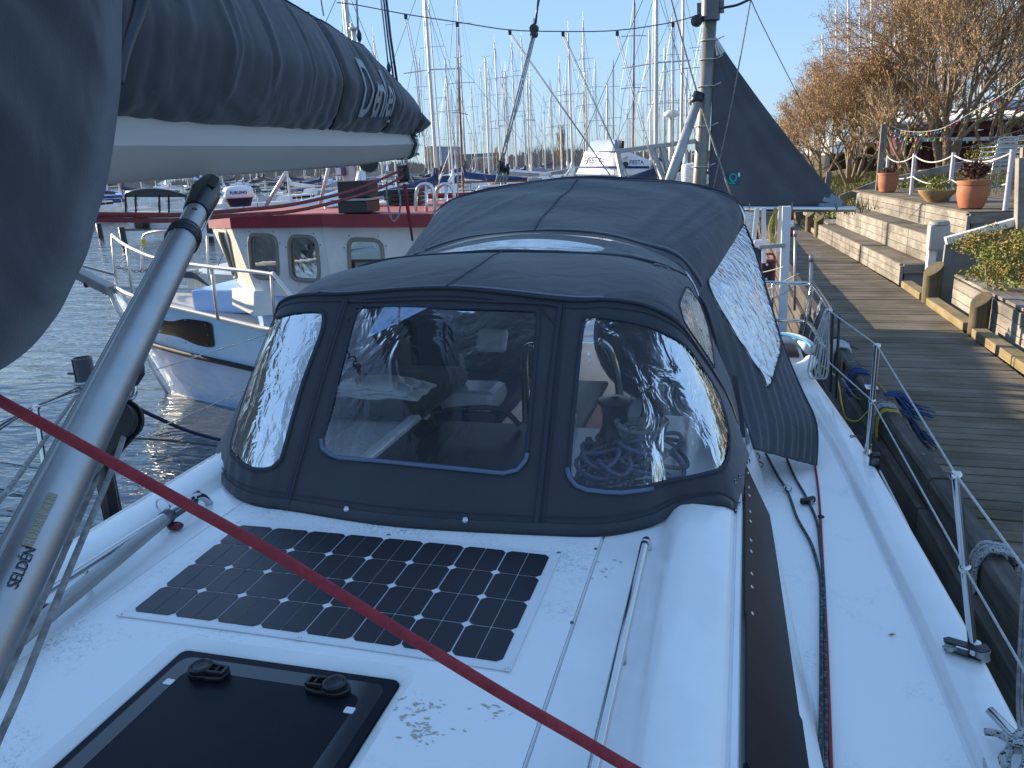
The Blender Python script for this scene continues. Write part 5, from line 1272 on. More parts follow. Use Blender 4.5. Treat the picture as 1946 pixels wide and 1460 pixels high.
t = MB(); t.bar(SP(-.05, .83, -.99), SP(-.05, 7.5, -.99), .05, .13); t.build('fascia_board', M['greywoodx'], plat)
t = MB(); p = [SP(0, .9, -1.95), SP(0, 7.4, -1.95), SP(7.5, 7.4, -1.95), SP(7.5, .9, -1.95)]; t.prism(p, (0, 0, .98)); fixn(t.build('deck_base', M['concrete'], plat))
# grey ramp wall with white capping, right
rw = thing('ramp_wall', 'grey panel ramp wall with a pale sloping handrail board behind the pedestal', 'wall')
a, b_ = PY(1797, 458, 11.0), PY(1990, 405, 11.0)
t = MB(); t.prism([PY(1797, 466, 11.05), PY(1990, 414, 11.05), (b_[0], 11.05, -2.0), (a[0], 11.05, -2.0)], (0, .06, 0)); fixn(t.build('panel', M['concrete'], rw))
t = MB(); t.bar(a, b_, .12, .09); t.build('capping_board', M['white'], rw, bevel=.006)
t = MB(); t.bar(PY(1942, 300, 10.9), PY(1938, 460, 10.9), .14, .10); t.bar(PY(1950, 280, 11.3), PY(1944, 420, 11.3), .10, .10); t.build('ramp_post', M['greywoodx'], rw)

# electricity pedestal by the post
pd = thing('electricity_pedestal', 'grey power pedestal with rounded cap and cables beside the sawn post', 'pedestal')
h_t = PY(1784, 428, 11.45)
px_, py_ = h_t[0], 11.45
t = MB(); t.box((px_-.05, py_, -1.5), (.10, .12, .84)); t.build('post', M['whitep'], pd, bevel=.008)
t = MB(); t.box((px_, py_-.02, -1.155), (.24, .20, .33)); t.build('box', mat('pedestal_grey', (.30, .33, .35), .5), pd, bevel=.02)
t = MB(); t.lathe((px_, py_-.02, -.99), [(.125, 0), (.125, .02), (.11, .045), (.05, .055), (0, .058)], 24); t.build('cap', mat('cap_grey', (.33, .33, .30), .6, var=.4, vscale=14), pd, smooth=True)
for k, dx in enumerate((.08, .12)):
    t = MB(); t.tube([(px_+dx, py_-.1, -1.38), (px_+dx+.005, py_-.1, -1.95)], .018, 8); t.build('conduit', M['alu_dull' if k else 'concrete'], pd, smooth='all')
t = MB(); t.tube(cr([(px_+.03, py_-.14, -1.4), (px_+.06, py_-.16, -1.6), (px_+.04, py_-.16, -1.75), (px_+.07, py_-.14, -1.9)], 5), .010, 6); t.build('cable', M['blackrub'], pd, smooth='all')

# pots on the deck
def lathe_pot(p, prof, m_, label, plantf):
    o = thing('plant_pot', label, 'plant pot', group='pots on the raised deck')
    t = MB(); t.lathe(p, prof, 28); t.build('pot', m_, o, smooth=True)
    top = prof[-1]; t = MB(); t.lathe((p[0], p[1], p[2]+top[1]-.03), [(0, 0), (top[0]-.02, .0)], 20); t.build('soil', M['log'], o)
    plantf(o, np.array(p)+np.array([0, 0, top[1]]))
def leafmass(mb, c, rx, ry, rz, n_, sz, up_=0):
    for _ in range(n_):
        a = rnd.uniform(0, 2*math.pi); ph = math.acos(rnd.uniform(-1, 1)); rr = rnd.random()**.4
        p = Vector((c[0]+rx*rr*math.sin(ph)*math.cos(a), c[1]+ry*rr*math.sin(ph)*math.sin(a), c[2]+rz*rr*math.cos(ph)))
        d_ = Vector((rnd.gauss(0, 1), rnd.gauss(0, 1), rnd.gauss(0, 1)+up_)).normalized(); e_ = d_.cross(Vector((rnd.gauss(0, 1), rnd.gauss(0, 1), rnd.gauss(0, 1)))).normalized(); s_ = sz*rnd.uniform(.6, 1.4)
        mb.add([p-d_*s_, p+e_*s_*.45, p+d_*s_, p-e_*s_*.45], [(0, 1, 2, 3)])
def dkp(px, py): return PZ(px, py, -.90)
def plantA(o, c): t = MB(); leafmass(t, c+np.array([0, 0, .04]), .16, .16, .07, 260, .028); t.build('dry_plant', M['rleaf'], o)
def plantB(o, c):
    t = MB(); leafmass(t, c+np.array([0, 0, .08]), .20, .2, .13, 500, .022); t.build('green_plant', M['leafy'], o)
def plantC(o, c):
    t = MB(); leafmass(t, c+np.array([-.01, 0, .14]), .20, .2, .12, 520, .034); t.build('red_leaved_plant', M['rleaf'], o)
    t = MB()
    for k in range(14):
        a = k*2.4; t.tube([c+np.array([.04*math.cos(a), .04*math.sin(a), -.03]), c+np.array([.13*math.cos(a), .13*math.sin(a), .12])], .004, 5)
    t.build('stems', M['twig'], o)
p1 = dkp(1686, 366); p2 = dkp(1779, 384); p3 = dkp(1845, 397)
lathe_pot(p1, [(.115, 0), (.15, .02), (.185, .12), (.20, .24), (.20, .36), (.215, .365), (.215, .40), (.195, .40)], M['terracotta'], 'smaller orange terracotta pot with low dark plant, farthest of the three pots', plantA)
lathe_pot(p2, [(.13, 0), (.15, .02), (.19, .06), (.26, .13), (.29, .19), (.285, .20), (.27, .19)], M['ochrepot'], 'low wide ochre bowl with bright green plant between the two terracotta pots', plantB)
s3 = 1.0
lathe_pot(p3, [(.12, 0), (.155, .02), (.19, .12), (.205, .22), (.205, .30), (.195, .335), (.21, .34), (.215, .40), (.20, .40)], M['terracotta'], 'largest terracotta pot with bushy dark red plant on the deck corner', plantC)
# deck posts with rope swags
posts = []
for i, (bx, by, tx, ty, lb) in enumerate(((1680, 352, 1686, 296, 'pale metal deck post behind the smaller terracotta pot'), (1731, 370, 1736, 292, 'pale metal deck post between the pot and the ochre bowl'), (1803, 383, 1811, 290, 'pale metal deck post behind the largest pot'), (1910, 400, 1922, 284, 'pale metal deck post right of the largest pot, before the chairs'))):
    p = dkp(bx, by) if i else PZ(1683, 352, -.9); tp = PY(tx, ty, p[1]); posts.append((p, tp))
    t = MB(); t.tube([p, (p[0], p[1], tp[2])], .033, 14); o = t.build('deck_post', mat('lilac_grey_metal', (.50, .48, .55), .35, .3) if i == 0 else bpy.data.materials['lilac_grey_metal'], None, smooth=True); tag(o, lb, 'post', 'metal posts carrying the rope swags on the deck')
rg = thing('rope_swags', 'pale rope swags slung between the metal deck posts', 'rope')
def swag(a, b_, sag, r=.012, n_=12): return [a+(b_-a)*k/n_+np.array([0, 0, -sag*4*(k/n_)*(1-k/n_)]) for k in range(n_+1)]
for (pa, ta), (pb_, tb) in zip(posts, posts[1:]):
    for fz, sg in ((.95, .12), (.45, .10)):
        a = np.array([pa[0], pa[1], pa[2]+(ta[2]-pa[2])*fz]); b_ = np.array([pb_[0], pb_[1], pb_[2]+(tb[2]-pb_[2])*fz]); t = MB(); t.tube(swag(a, b_, sg), .012, 6); t.build('swag', M['whiterope'], rg, smooth='all')
# timber ramp rail and tall post behind
rr_ = thing('timber_handrail', 'long grey timber handrail board sloping up behind the pots', 'handrail')
for (a, b_) in (((1596, 378), (1668, 350)), ((1705, 342), (1858, 308))):
    t = MB(); t.bar(PY(a[0], a[1], 21), PY(b_[0], b_[1], 21), .10, .17); t.build('rail_board', M['greywood'], rr_)
for px in ((1600, 385, 1600, 420), (1737, 340, 1735, 380), (1866, 310, 1862, 345)):
    t = MB(); t.bar(PY(px[0], px[1], 21.05), PY(px[2], px[3]+15, 21.05), .10, .10); t.build('rail_post', M['greywood'], rr_)
t = MB(); t.bar(PY(1681, 236, 19.5), PY(1668, 372, 19.5), .10, .12); tag(t.build('tall_timber_post', M['greywood'], None), 'tall leaning weathered grey timber post carrying the bulb string', 'post')
for nm, a, b_, y_, w_, lb in (('timber_post', (1576, 327), (1565, 410), 24, .14, 'pale leaning timber post rising behind the sail corner'),):
    t = MB(); t.bar(PY(*a, y_), PY(*b_, y_), w_, w_); tag(t.build(nm, M['greywood'], None), lb, 'post')
# stacked aluminium chairs
ch0 = thing('stacked_chair', 'pale aluminium cafe chair in the stack on the deck behind the right hand post', 'chair', group='stacked aluminium cafe chairs')
def chair_parts(root):
    t = MB()
    for sx in (-.24, .24):
        t.tube(cr([(sx, -.22, 0), (sx, -.2, .45), (sx, -.18, .66), (sx*.95, .05, .68), (sx*.9, .22, .7), (sx*.85, .26, .84)], 4), .012, 6); t.tube([(sx, .26, 0), (sx*.9, .2, .45), (sx*.85, .26, .84)], .012, 6)
    t.tube([(-.21, .26, .84), (-.1, .29, .86), (.1, .29, .86), (.21, .26, .84)], .012, 6); t.tube([(-.24, -.2, .43), (.24, -.2, .43)], .012, 6)
    t.build('frame', M['steel'], root, smooth='all')
    t = MB()
    for k in range(7): t.bar((-.22, -.17+.06*k, .45), (.22, -.17+.06*k, .45), .045, .008)
    t.build('seat', M['alu_dull'], root)
    t = MB()
    for k in range(4): t.bar((-.2, .235+.012*k, .55+.08*k), (.2, .235+.012*k, .55+.08*k), .01, .05)
    t.build('backrest', M['alu_dull'], root)
chair_parts(ch0)
stk = [(PZ(1885, 371, -.9), 4, 'left'), (PZ(1935, 368, -.9)+np.array([.1, .0, 0]), 6, 'right')]
first = True
for (p, n_, w_) in stk:
    for k in range(n_):
        c = ch0 if first else copy_tree(ch0); first = False
        c.scale = (.85, .85, .85); c.location = (p[0]+.02*k, p[1]+.05*k, -.9+.085*k); c.rotation_euler = (0, 0, R(200 if w_ == 'left' else 190)); c['label'] = 'pale aluminium cafe chair, %s in the %s stack on the deck' % ('lowest' if k == 0 else ('topmost' if k == n_-1 else 'one between the ends'), w_)
# shrub bed on the right
sh = thing('shrub', 'bushy green and yellow shrub behind the plank wall at the right edge', 'shrub')
t = MB(); c = PY(1916, 520, 9.9)+np.array([.12, 0, 0])
for k in range(64):
    q = (c[0]+rnd.uniform(-.40, .9), c[1]+rnd.uniform(-1.0, .8), -1.50+.15*rnd.random()); qz = q[2]+rnd.uniform(.04, .50)*(1-.6*max(0, -(q[0]-c[0]))/.40)
    leafmass(t, (q[0], q[1], qz), .17, .17, .13, 260, .018)
t.build('leaves', M['leaf'], sh)
t = MB()
for k in range(30):
    q = (c[0]+rnd.uniform(-.5, 1.0), c[1]+rnd.uniform(-1.0, .7)); leafmass(t, (q[0], q[1], -1.2+rnd.uniform(-.25, .12)), .16, .16, .08, 80, .02)
t.build('yellow_leaves', M['leafy'], sh)
t = MB()
for k in range(16):
    q = (c[0]+rnd.uniform(-.5, .9), c[1]+rnd.uniform(-.9, .6)); t.tube([(q[0], q[1], -1.7), (q[0]+rnd.uniform(-.1, .1), q[1], -1.2)], .006, 5)
t.build('stems', M['bark'], sh)
gr = MB()
for _ in range(5200):
    y = rnd.uniform(17, 34); x = 2.2+ (rnd.random()**1.5)*9; z = -1.27+min(1, (x-2.2)/2)*.30
    h_ = rnd.uniform(.08, .30); dx = rnd.uniform(-.08, .08)
    gr.add([(x, y, z), (x+.02, y, z), (x+dx, y+rnd.uniform(-.05, .05), z+h_)], [(0, 1, 2)])
tag(gr.build('rough_grass', mat('grass_blades', (.15, .16, .03), .9, col2=(.20, .14, .05), vscale=.8), None), 'rough yellow green grass on the bank under the trees', 'grass', kind='stuff')
hb = MB()
for px, y_, n_ in (((1660, 360), 23, 240), ((1715, 352), 22, 240), ((1580, 415), 21, 300), ((1760, 350), 21, 260)):
    c = PY(*px, y_); leafmass(hb, c, .6, .6, .25, n_*2, .04)
tag(hb.build('low_green_plants', M['leafy'], None), 'low bright green plants behind the seating steps', 'plants', kind='stuff')

# ------- ropes, lines and clutter on the edge beam
def on_beam(y, dx=.05, dz=0): return np.array([bl_(y)+dx, y, -1.74+dz])
def wrap(name, label, y, n_, m_, r, spread=.03, loose=.012):
    o = thing(name, label, 'rope')
    for k in range(n_):
        yy = y+spread*(k-n_/2); a = bl_(yy); lo = loose*rnd.random()
        pts_ = cr([(a-.02-lo, yy, -1.93), (a-.022-lo, yy+.01, -1.80), (a+.0, yy, -1.728+lo), (a+.05, yy-.005, -1.722+lo), (a+.10+lo, yy, -1.735), (a+.122, yy, -1.80), (a+.12, yy, -1.9)], 4)
        t = MB(); t.tube(pts_, r, 8); t.build('turn', m_, o, smooth='all')
    return o
wrap('bow_rope_turns', 'grey black flecked mooring rope wrapped round the edge beam at far right', 3.55, 4, flk, .011, .026)
wrap('grey_rope_turns', 'pale grey rope wrapped round the beam beside the blue rope', 5.68, 5, M['greyrope'], .010, .028)
wrap('yellow_rope_turns', 'thin yellow rope wound over the grey rope on the beam', 5.55, 2, M['yellowrope'], .006, .03)
wrap('blue_rope_turns', 'blue rope turns wound round the beam beyond the pale sign', 6.6, 4, M['bluerope'], .009, .03)
wrap('white_rope_turns', 'thick white rope wound round the beam near the pushpit', 7.55, 5, M['whiterope'], .014, .05, .04)
def fray(label, y, x0, dy, m_, n_=26, L=.45):
    t = MB()
    for k in range(n_):
        a = np.array([bl_(y)+.11, y+rnd.uniform(-.03, .03), -1.76]); b_ = a+np.array([L*rnd.uniform(.5, 1), dy+rnd.uniform(-.18, .18), -.12])
        t.tube(cr([a, a+(b_-a)*.35+np.array([0, rnd.uniform(-.05, .05), .05]), a+(b_-a)*.7+np.array([0, rnd.uniform(-.06, .06), -.0]), b_], 3), .005, 5)
    tag(t.build('frayed_rope_end', m_, None, smooth='all'), label, 'rope')
fray('long frayed blue rope tail lying on the boards beyond the stanchion', 6.05, 0, -.05, M['bluerope'], 20, .36)
fray('darker blue frayed rope tail hanging over the beam by the grey turns', 5.65, 0, -.22, M['navy'], 20, .20)
for lb, px, m_, r, zz in (
  ('yellow line drooping from the deck to the beam', [(1562, 695), (1590, 720), (1600, 770), (1608, 795), (1630, 800), (1652, 780), (1668, 775)], 'yellowrope', .006, [-1.5, -1.6, -1.75, -1.85, -1.88, -1.85, -1.75]),
  ('blue line drooping across the gap to the frayed blue rope', [(1575, 690), (1600, 735), (1640, 742), (1670, 745)], 'bluerope', .005, [-1.5, -1.7, -1.78, -1.74]),
  ('grey line drooping across the gap under the blue one', [(1600, 720), (1625, 755), (1650, 762), (1680, 762), (1700, 770)], 'greyrope', .007, [-1.6, -1.8, -1.85, -1.78, -1.73]),
  ('yellow line lying along the inside of the edge beam', [(1620, 680), (1645, 705), (1675, 735), (1690, 755)], 'yellowrope', .005, [-1.8, -1.85, -1.86, -1.8]),
  ('dark line trailing on the boards behind the white rope', [(1600, 640), (1615, 655), (1632, 664)], 'navyrope', .005, [-1.86, -1.885, -1.885])):
    t = MB(); t.tube(cr([PZ(a[0], a[1], z) for a, z in zip(px, zz)], 6), r, 6); tag(t.build('mooring_line', M[m_], None, smooth='all'), lb, 'rope')
sg = thing('beam_notice', 'small white notice plate screwed on the edge beam', 'notice')
yb = PZ(1645, 737, -1.74)[1]; p = on_beam(yb, .03, .006); t = MB(); t.box((p[0]+.02, p[1], p[2]), (.085, .11, .004)); t.build('plate', M['whitep'], sg)
txt('print', '24', .05, lambda x, y: (p[0]+.02+x, p[1]+y*1.4, p[2]+.0035), M['redrope'], sg, bold=.001)
for yy, lb in ((yb-.28, 'red painted patch on the beam side below the white notice'), (7.05, 'red painted patch on the beam beyond the blue rope')):
    t = MB(); a = bl_(yy); t.box((a-.008, yy, -1.80), (.006, .09, .09)); tag(t.build('red_marker', M['red'], None, bevel=.002), lb, 'marker')
# fender ropes hanging by the pushpit
hr_ = thing('rope_hank', 'grey rope hank hanging on the pushpit corner', 'rope')
for k in range(7):
    j = rnd.uniform(-6, 6); t = MB(); yb_ = 5.05; pts_ = [PY(1573+j*.3, 585, yb_), PY(1560+j, 625, yb_-.02), PY(1552+j*1.8-4, 680, yb_-.03), PY(1546+j*2.2, 712, yb_-.02), PY(1558+j*2.2, 718, yb_-.04), PY(1566+j*1.6, 680, yb_-.03), PY(1569+j, 630, yb_-.02), PY(1574+j*.3, 588, yb_)]
    t.tube(cr(pts_, 5), .0042, 6); t.build('loop', M['whiterope'], hr_, smooth='all')
for dx, lb in ((0, 'left of the two black bungee ropes hanging outside the lifelines'), (12, 'right of the two black bungee ropes hanging outside the lifelines')):
    t = MB(); t.tube([PY(1583+dx, 592+dx*.6, 4.9), PY(1577+dx*.9, 745+dx, 4.85)], .009, 8); tag(t.build('fender_line', M['black'], None, smooth='all'), lb, 'rope')
# coil of white & the horseshoe buoy
hb_ = thing('horseshoe_buoy', 'white horseshoe lifebuoy with blue cord on the stern', 'lifebuoy')
c = PZ(1497, 672, -1.35); t = MB(); t.tube([c+np.array([.16*math.cos(a), .26*math.sin(a), .05*math.sin(a)]) for a in [R(20+k*15) for k in range(22)]], .045, 12); t.build('ring', M['whitep'], hb_, smooth='all')
t = MB(); t.tube(cr([c+np.array([-.15, .2, .06]), c+np.array([-.05, .22, .09]), c+np.array([.1, .1, .08]), c+np.array([.15, -.05, .06])], 5), .010, 6); t.build('cord', mat('light_blue_cord', (.05, .3, .5), .8), hb_, smooth='all')

# ------- white steel uprights, red box, yellow coil astern
wp = thing('white_davit', 'white painted steel upright with short cross arm standing at the quay edge', 'davit')
t = MB(); t.bar(PY(1495, 392, 8.6), PY(1483, 730, 8.6), .085, .085, (0, 1, 0)); t.build('upright', M['white'], wp, bevel=.006)
t = MB(); t.bar(PY(1442, 470, 8.55), PY(1492, 466, 8.55), .05, .04); t.build('cross_arm', M['alu_dull'], wp, bevel=.004)
wp2 = thing('stern_gantry', 'slim white uprights of a stern gantry left of the davit', 'gantry')
for a, b_ in (((1439, 395), (1431, 472)), ((1451, 395), (1452, 500)), ((1484, 392), (1478, 480))):
    t = MB(); t.bar(PY(a[0], a[1], 8.9), PY(b_[0], b_[1], 8.9), .045, .045, (0, 1, 0)); t.build('upright', M['white'], wp2, bevel=.004)
t = MB(); t.box(PY(1447, 463, 8.9), (.16, .1, .08)); t.build('bracket', M['whitep'], wp2, bevel=.01)
rb = thing('generator_box', 'red and black equipment box behind the white davit', 'equipment box')
c = PY(1460, 515, 9.2); t = MB(); t.box(c, (.15, .12, .26)); t.build('case', M['red'], rb, bevel=.012)
t = MB(); t.box(c+np.array([-.01, -.066, 0]), (.10, .012, .22)); t.build('panel', M['black'], rb, bevel=.006)
t = MB(); t.tube(cr([c+np.array([-.06, 0, .13]), c+np.array([-.05, 0, .18]), c+np.array([.04, 0, .185]), c+np.array([.06, 0, .13])], 4), .012, 8); t.build('handle', M['red'], rb, smooth='all')
for dz in (.08, -.08):
    t = MB(); t.lathe(c+np.array([-.02, -.074, dz]), [(.014, 0), (.012, .004), (0, .004)], 12, axis=(0, -1, 0)); t.build('knob', M['whitep'], rb)
yc = thing('yellow_hose_coil', 'yellow rope coil hanging from the white gantry', 'rope')
for k in range(6):
    j = k*1.4; t = MB(); t.tube(cr([PY(1472+j*.4, 395, 8.8), PY(1466-j*.6, 430, 8.8), PY(1464+j*.3, 455, 8.8), PY(1471+j*.5, 458, 8.8), PY(1477-j*.4, 425, 8.8), PY(1475, 395, 8.8)], 5), .008, 6); t.build('loop', M['yellowrope'], yc, smooth='all')
rl = thing('red_white_lifebuoy', 'red and white slim lifebuoy hanging behind the white davit', 'lifebuoy')
for k, (a, b_) in enumerate(((402, 418), (418, 432), (432, 450))):
    t = MB(); t.tube([PY(1501, a, 9.4), PY(1502, b_, 9.4)], .045, 10); t.build('segment', M['red'] if k != 1 else M['whitep'], rl, smooth='all')
for a, b_, y_, r_, lb in (((1511, 440), (1510, 590), 8.2, .012, 'thin steel rod standing just right of the white davit'), ((1542, 487), (1538, 600), 7.4, .016, 'short steel stern post with socket top at the pushpit')):
    t = MB(); t.tube([PY(*a, y_), PY(*b_, y_)], r_, 10); t.lathe(PY(a[0], a[1]+4, y_), [(r_*1.4, -.03), (r_*1.4, .03), (0, .03)], 10); tag(t.build('steel_rod', M['alu_dull'], None, smooth='all'), lb, 'rod')
for k, (a, m_, b_) in enumerate((((1430, 560), (1470, 545), (1518, 520)), ((1430, 575), (1480, 563), (1520, 535)), ((1440, 520), (1470, 513), (1490, 507)))):
    t = MB(); t.tube(cr([PY(*a, 8.3), PY(*m_, 8.2), PY(*b_, 8.1)], 6), .006, 6); tag(t.build('stern_line', M['whiterope'], None, smooth='all'), ['upper pale stern line crossing behind the pushpit', 'lower pale stern line crossing behind the pushpit', 'thin line across the red equipment box'][k], 'rope')
# ================================================================== blue fishing boat
fbt = thing('fishing_boat', 'light blue fishing boat with white wheelhouse and red roof moored beyond the yacht', 'fishing boat')
OX, OY = -8.35, 9.0
def hbz(s_, z):
    k = max(0, min(1, (-1.5-z)/1.4)); st = .70*k**1.1+.02         # stem rake
    top = [(0, 0), (.6, .36), (1.3, .66), (2.25, 1.0), (3.55, 1.5), (5, 1.68), (7, 1.62), (8.5, 1.35)]
    s2 = max(0, (s_-st)*(8.5/(8.5-st))); h_ = interp(top, s2)
    return h_*(1-.10*k-.10*k*k) if k < 1 else h_*.8
def dz_(s_): return -1.40-.30*min(1, s_/3.2)**.8+.10*max(0, (s_-5.5)/3)
zl = [0, .12, .28, .45, .62, .78, .9, 1.0, 1.12]
def hull(near):
    out = []
    for i in range(46):
        s_ = 8.5*(i/45)**1.15; zt = dz_(s_); row = []
        for k in zl:
            z = zt+(-2.95-zt)*k; st = .70*max(0, min(1, (-1.5-z)/1.4))**1.1+.02; ss = max(s_, st if s_ < st else s_)
            h_ = hbz(ss, z); row.append((OX+ss, OY-h_*near, z))
        out.append(row)
    return out
def band(k0, k1, name, m_):
    for nr in (1, -1):
        rows = [r_[k0:k1+1] for r_ in hull(nr)]; t = MB(); t.grid(rows); o = fixn(t.build(name, m_, fbt, smooth='all'))
band(0, 3, 'topside', M['topside']); band(3, 8, 'lower_hull', M['hullwhite'])
for nr in (1, -1):
    H = hull(nr); t = MB(); t.tube([V(r_[3])+Vector((0, -.02*nr, 0)) for r_ in H[1:]], .035, 8); t.build('rubbing_strake', M['blackrub'], fbt, smooth='all')
    t = MB(); t.tube([V(r_[0])+Vector((0, 0, .02)) for r_ in H], .03, 8); t.build('gunwale', M['wheel'], fbt, smooth='all')
    t = MB(); t.tube([V(r_[7])+Vector((0, -.008*nr, -.03)) for r_ in H[2:]], .014, 6); t.build('rust_line', mat('rusty_waterline', (.22, .10, .04), .8, var=.6, vscale=12), fbt, smooth='all')
t = MB(); A, B = hull(1), hull(-1); t.grid([[(a[0][0], a[0][1]+.03, a[0][2]-.03), (OX+8.5*(i/45)**1.15, OY, a[0][2]-.0), (b_[0][0], b_[0][1]-.03, b_[0][2]-.03)] for i, (a, b_) in enumerate(zip(A, B))]); fixn(t.build('foredeck', mat('pale_grey_deck', (.50, .50, .47), .6, var=.2, vscale=3), fbt, smooth='all'))
t = MB(); t.add([a for a in A[-1]]+[b_ for b_ in reversed(B[-1])], [tuple(range(18))]); t.build('stern', M['blue'], fbt)
# dark window band in the topside
def hullpt(s_, k, off=.012):
    zt = dz_(s_); z = zt+(-2.95-zt)*k; return np.array([OX+s_, OY-hbz(s_, z)-off, z])
def hk(px, y0=8.0):      # hull coordinates under a pixel on the near side
    best = None
    for i in range(120):
        for j in range(40):
            s_ = .3+4.2*i/120; k = .0+.5*j/40; q = pj(hullpt(s_, k)); d_ = (q[0]-px[0])**2+(q[1]-px[1])**2
            if best is None or d_ < best[0]: best = (d_, s_, k)
    return best[1], best[2]
cs = [hk(p) for p in ((285, 596), (404, 612), (408, 662), (285, 640))]
def quad(a, b_): p = [np.array(q) for q in cs]; return (1-a)*(1-b_)*p[0]+a*(1-b_)*p[1]+a*b_*p[2]+(1-a)*b_*p[3]
uvp = rrect(-.5, 0, 1, 1, .12, 4)
t = MB(); rows = []
for k in range(5): rows.append([tuple(hullpt(*quad(*( .25+(u-.25)*k/4, .5+(v-.5)*k/4)), .016)) for u, v in uvp])
t.grid(rows, closeu=True); fixn(t.build('hull_window_plate', M['glassdark'], fbt, smooth='all'))
t = MB()
for u, v in [(.9, .12), (.6, .06), (.3, .05), (0, .05), (.93, .5), (.9, .9), (.6, .94), (.3, .94), (0, .94)]:
    p = hullpt(*quad(u, v), .02); t.ball(p, .010, 6, 4)
t.build('plate_bolt', M['steel'], fbt)
# wheelhouse
yN = 7.72
wb_ = -1.62
C = [PY(500, 428, yN), PY(818, 440, yN)]   # near wall top ends
xa, xb = -5.02, -2.55; xf = -5.75; yF = 8.55; zt_, zb_ = -.47, -1.34
slant = .22   # the front leans forward at the top
pan = thing  # keep name
def wallquad(a, b_, c, d_, holes, name, frame_par, mt_):
    a, b_, c, d_ = [np.array(q, float) for q in (a, b_, c, d_)]    # tl, tr, br, bl
    def S(u, v): return (1-u)*(1-v)*d_+u*(1-v)*c+u*v*b_+(1-u)*v*a
    cl, hs = cutpanel(S, holes, 10, 6); o = fixn(cl.build(name, mt_, fbt))
    sol = o.modifiers.new('solid', 'SOLIDIFY'); sol.thickness = .03; sol.offset = 0
    nn = np.cross(b_-a, d_-a); nn /= np.linalg.norm(nn)
    if nn @ (a) > 0: nn = -nn
    for h_, hole in zip(hs, holes):
        w_ = MB(); w_.tube([S(*q)+nn*.018 for q in hole], .022, 8, closed=True); fr_ = w_.build('window_frame', mat('grey_window_rubber', (.22, .21, .17), .7), fbt, smooth='all')
        fixn(h_.build('pane', M['pane'], fr_))
        # rivets round the frame
        c_ = np.mean([S(*q) for q in hole], 0); w_ = MB()
        for q in hole[::3]: p = S(*q); p = p+(p-c_)/np.linalg.norm(p-c_)*.055+nn*.016; w_.ball(p, .008, 6, 4)
        w_.build('rivet', M['bolt'], fr_)
    return S
yN = 7.5; yA = 7.95
def colm(px, y, pyb): p = PY(px, pyb, y); return p
cA, cB = PY(613, 430, yN), PY(440, 424, yA)
zt_ = -.53; zb_ = PY(474, 553, 8.1)[2]
def at_(px, y): p = PY(px, 430, y); return p[0], p[1]
TL, TR, BR, BL = (*at_(440, yA), zt_), (*at_(613, yN), zt_), (*at_(622, yN+.06), zb_), (*at_(474, yA-.14), zb_)
SR = (xb, yN, zt_); SB = (xb, yN+.06, zb_)
def mk(a, b_, c, d_):
    a, b_, c, d_ = [np.array(q, float) for q in (a, b_, c, d_)]
    return lambda u, v: (1-u)*(1-v)*d_+u*(1-v)*c+u*v*b_+(1-u)*v*a
def qhole(S, px, st=(.3, .5), r_=4):
    uv = [uvfind(S, p, st) for p in px]; out = []
    for i in range(4):
        p, a, b_ = uv[i], uv[i-1], uv[(i+1) % 4]
        for k in range(5):
            t_ = k/4; q0 = p+(a-p)*.30; q1 = p+(b_-p)*.22; out.append(tuple((1-t_)**2*q0+2*t_*(1-t_)*p+t_*t_*q1))
    return out
S1_ = mk(TL, TR, BR, BL); S2_ = mk(TR, SR, SB, BR)
wallquad(TL, TR, BR, BL, [qhole(S1_, [(474, 446), (528, 448), (533, 530), (482, 527)], (.3, .6)), qhole(S1_, [(551, 449), (604, 451), (611, 535), (556, 532)], (.7, .6))], 'wheelhouse_quarter', None, M['wheel'])
wallquad(TR, SR, SB, BR, [qhole(S2_, [(663, 454), (726, 456), (732, 526), (667, 522)], (.4, .6))], 'wheelhouse_side', None, M['wheel'])
FL, FBL = (*at_(400, 9.1), zt_), (*at_(437, 8.9), zb_)
SF_ = mk(FL, TL, BL, FBL)
wallquad(FL, TL, BL, FBL, [qhole(SF_, [(417, 438), (437, 440), (453, 523), (432, 518)], (.5, .6))], 'wheelhouse_front', None, M['cream'])  # cream colour stands in for low sun on this white wall
wallquad((FL[0]-.05, 10.1, zt_), FL, FBL, (FBL[0]-.05, 10.0, zb_), [[(.12, .3), (.88, .3), (.88, .92), (.12, .92)]], 'wheelhouse_front', None, M['cream'])
for a, b_ in (((xb, yN), (xb, 10.3)), ((xb, 10.3), (FL[0]+.5, 10.3)), ((FL[0]+.5, 10.3), (FL[0]-.05, 10.1))):
    ho_ = [[(.06, .10), (.94, .10), (.94, .80), (.06, .80)]] 
    wallquad((a[0], a[1], zt_), (b_[0], b_[1], zt_), (b_[0], b_[1], zb_), (a[0], a[1], zb_), ho_ if a[0] != xb or b_[0] != xb else [], 'wheelhouse_back', None, M['cream'])
t = MB(); t.prism([(FBL[0], 9.8, zb_), (FBL[0], FBL[1]+.02, zb_), (BL[0], BL[1]+.02, zb_), (BR[0], BR[1]+.01, zb_), (xb, yN+.07, zb_), (xb, 10.2, zb_), (-5.3, 10.2, zb_)], (0, 0, -.6)); fixn(t.build('deckhouse_base', M['blue'], fbt, bevel=.02))
t = MB(); a = PY(461, 598, 7.9); t.prism([PY(440, 548, 8.0), PY(483, 553, 7.7), PY(483, 602, 7.6), PY(441, 580, 7.9)], (.25, .12, 0)); fixn(t.build('white_step_locker', M['wheel'], fbt, bevel=.01))
t = MB(); t.box((-6.1, 9.0, -1.50), (1.0, 1.2, .30)); t.build('fore_hatch', M['blue'], fbt, bevel=.03)
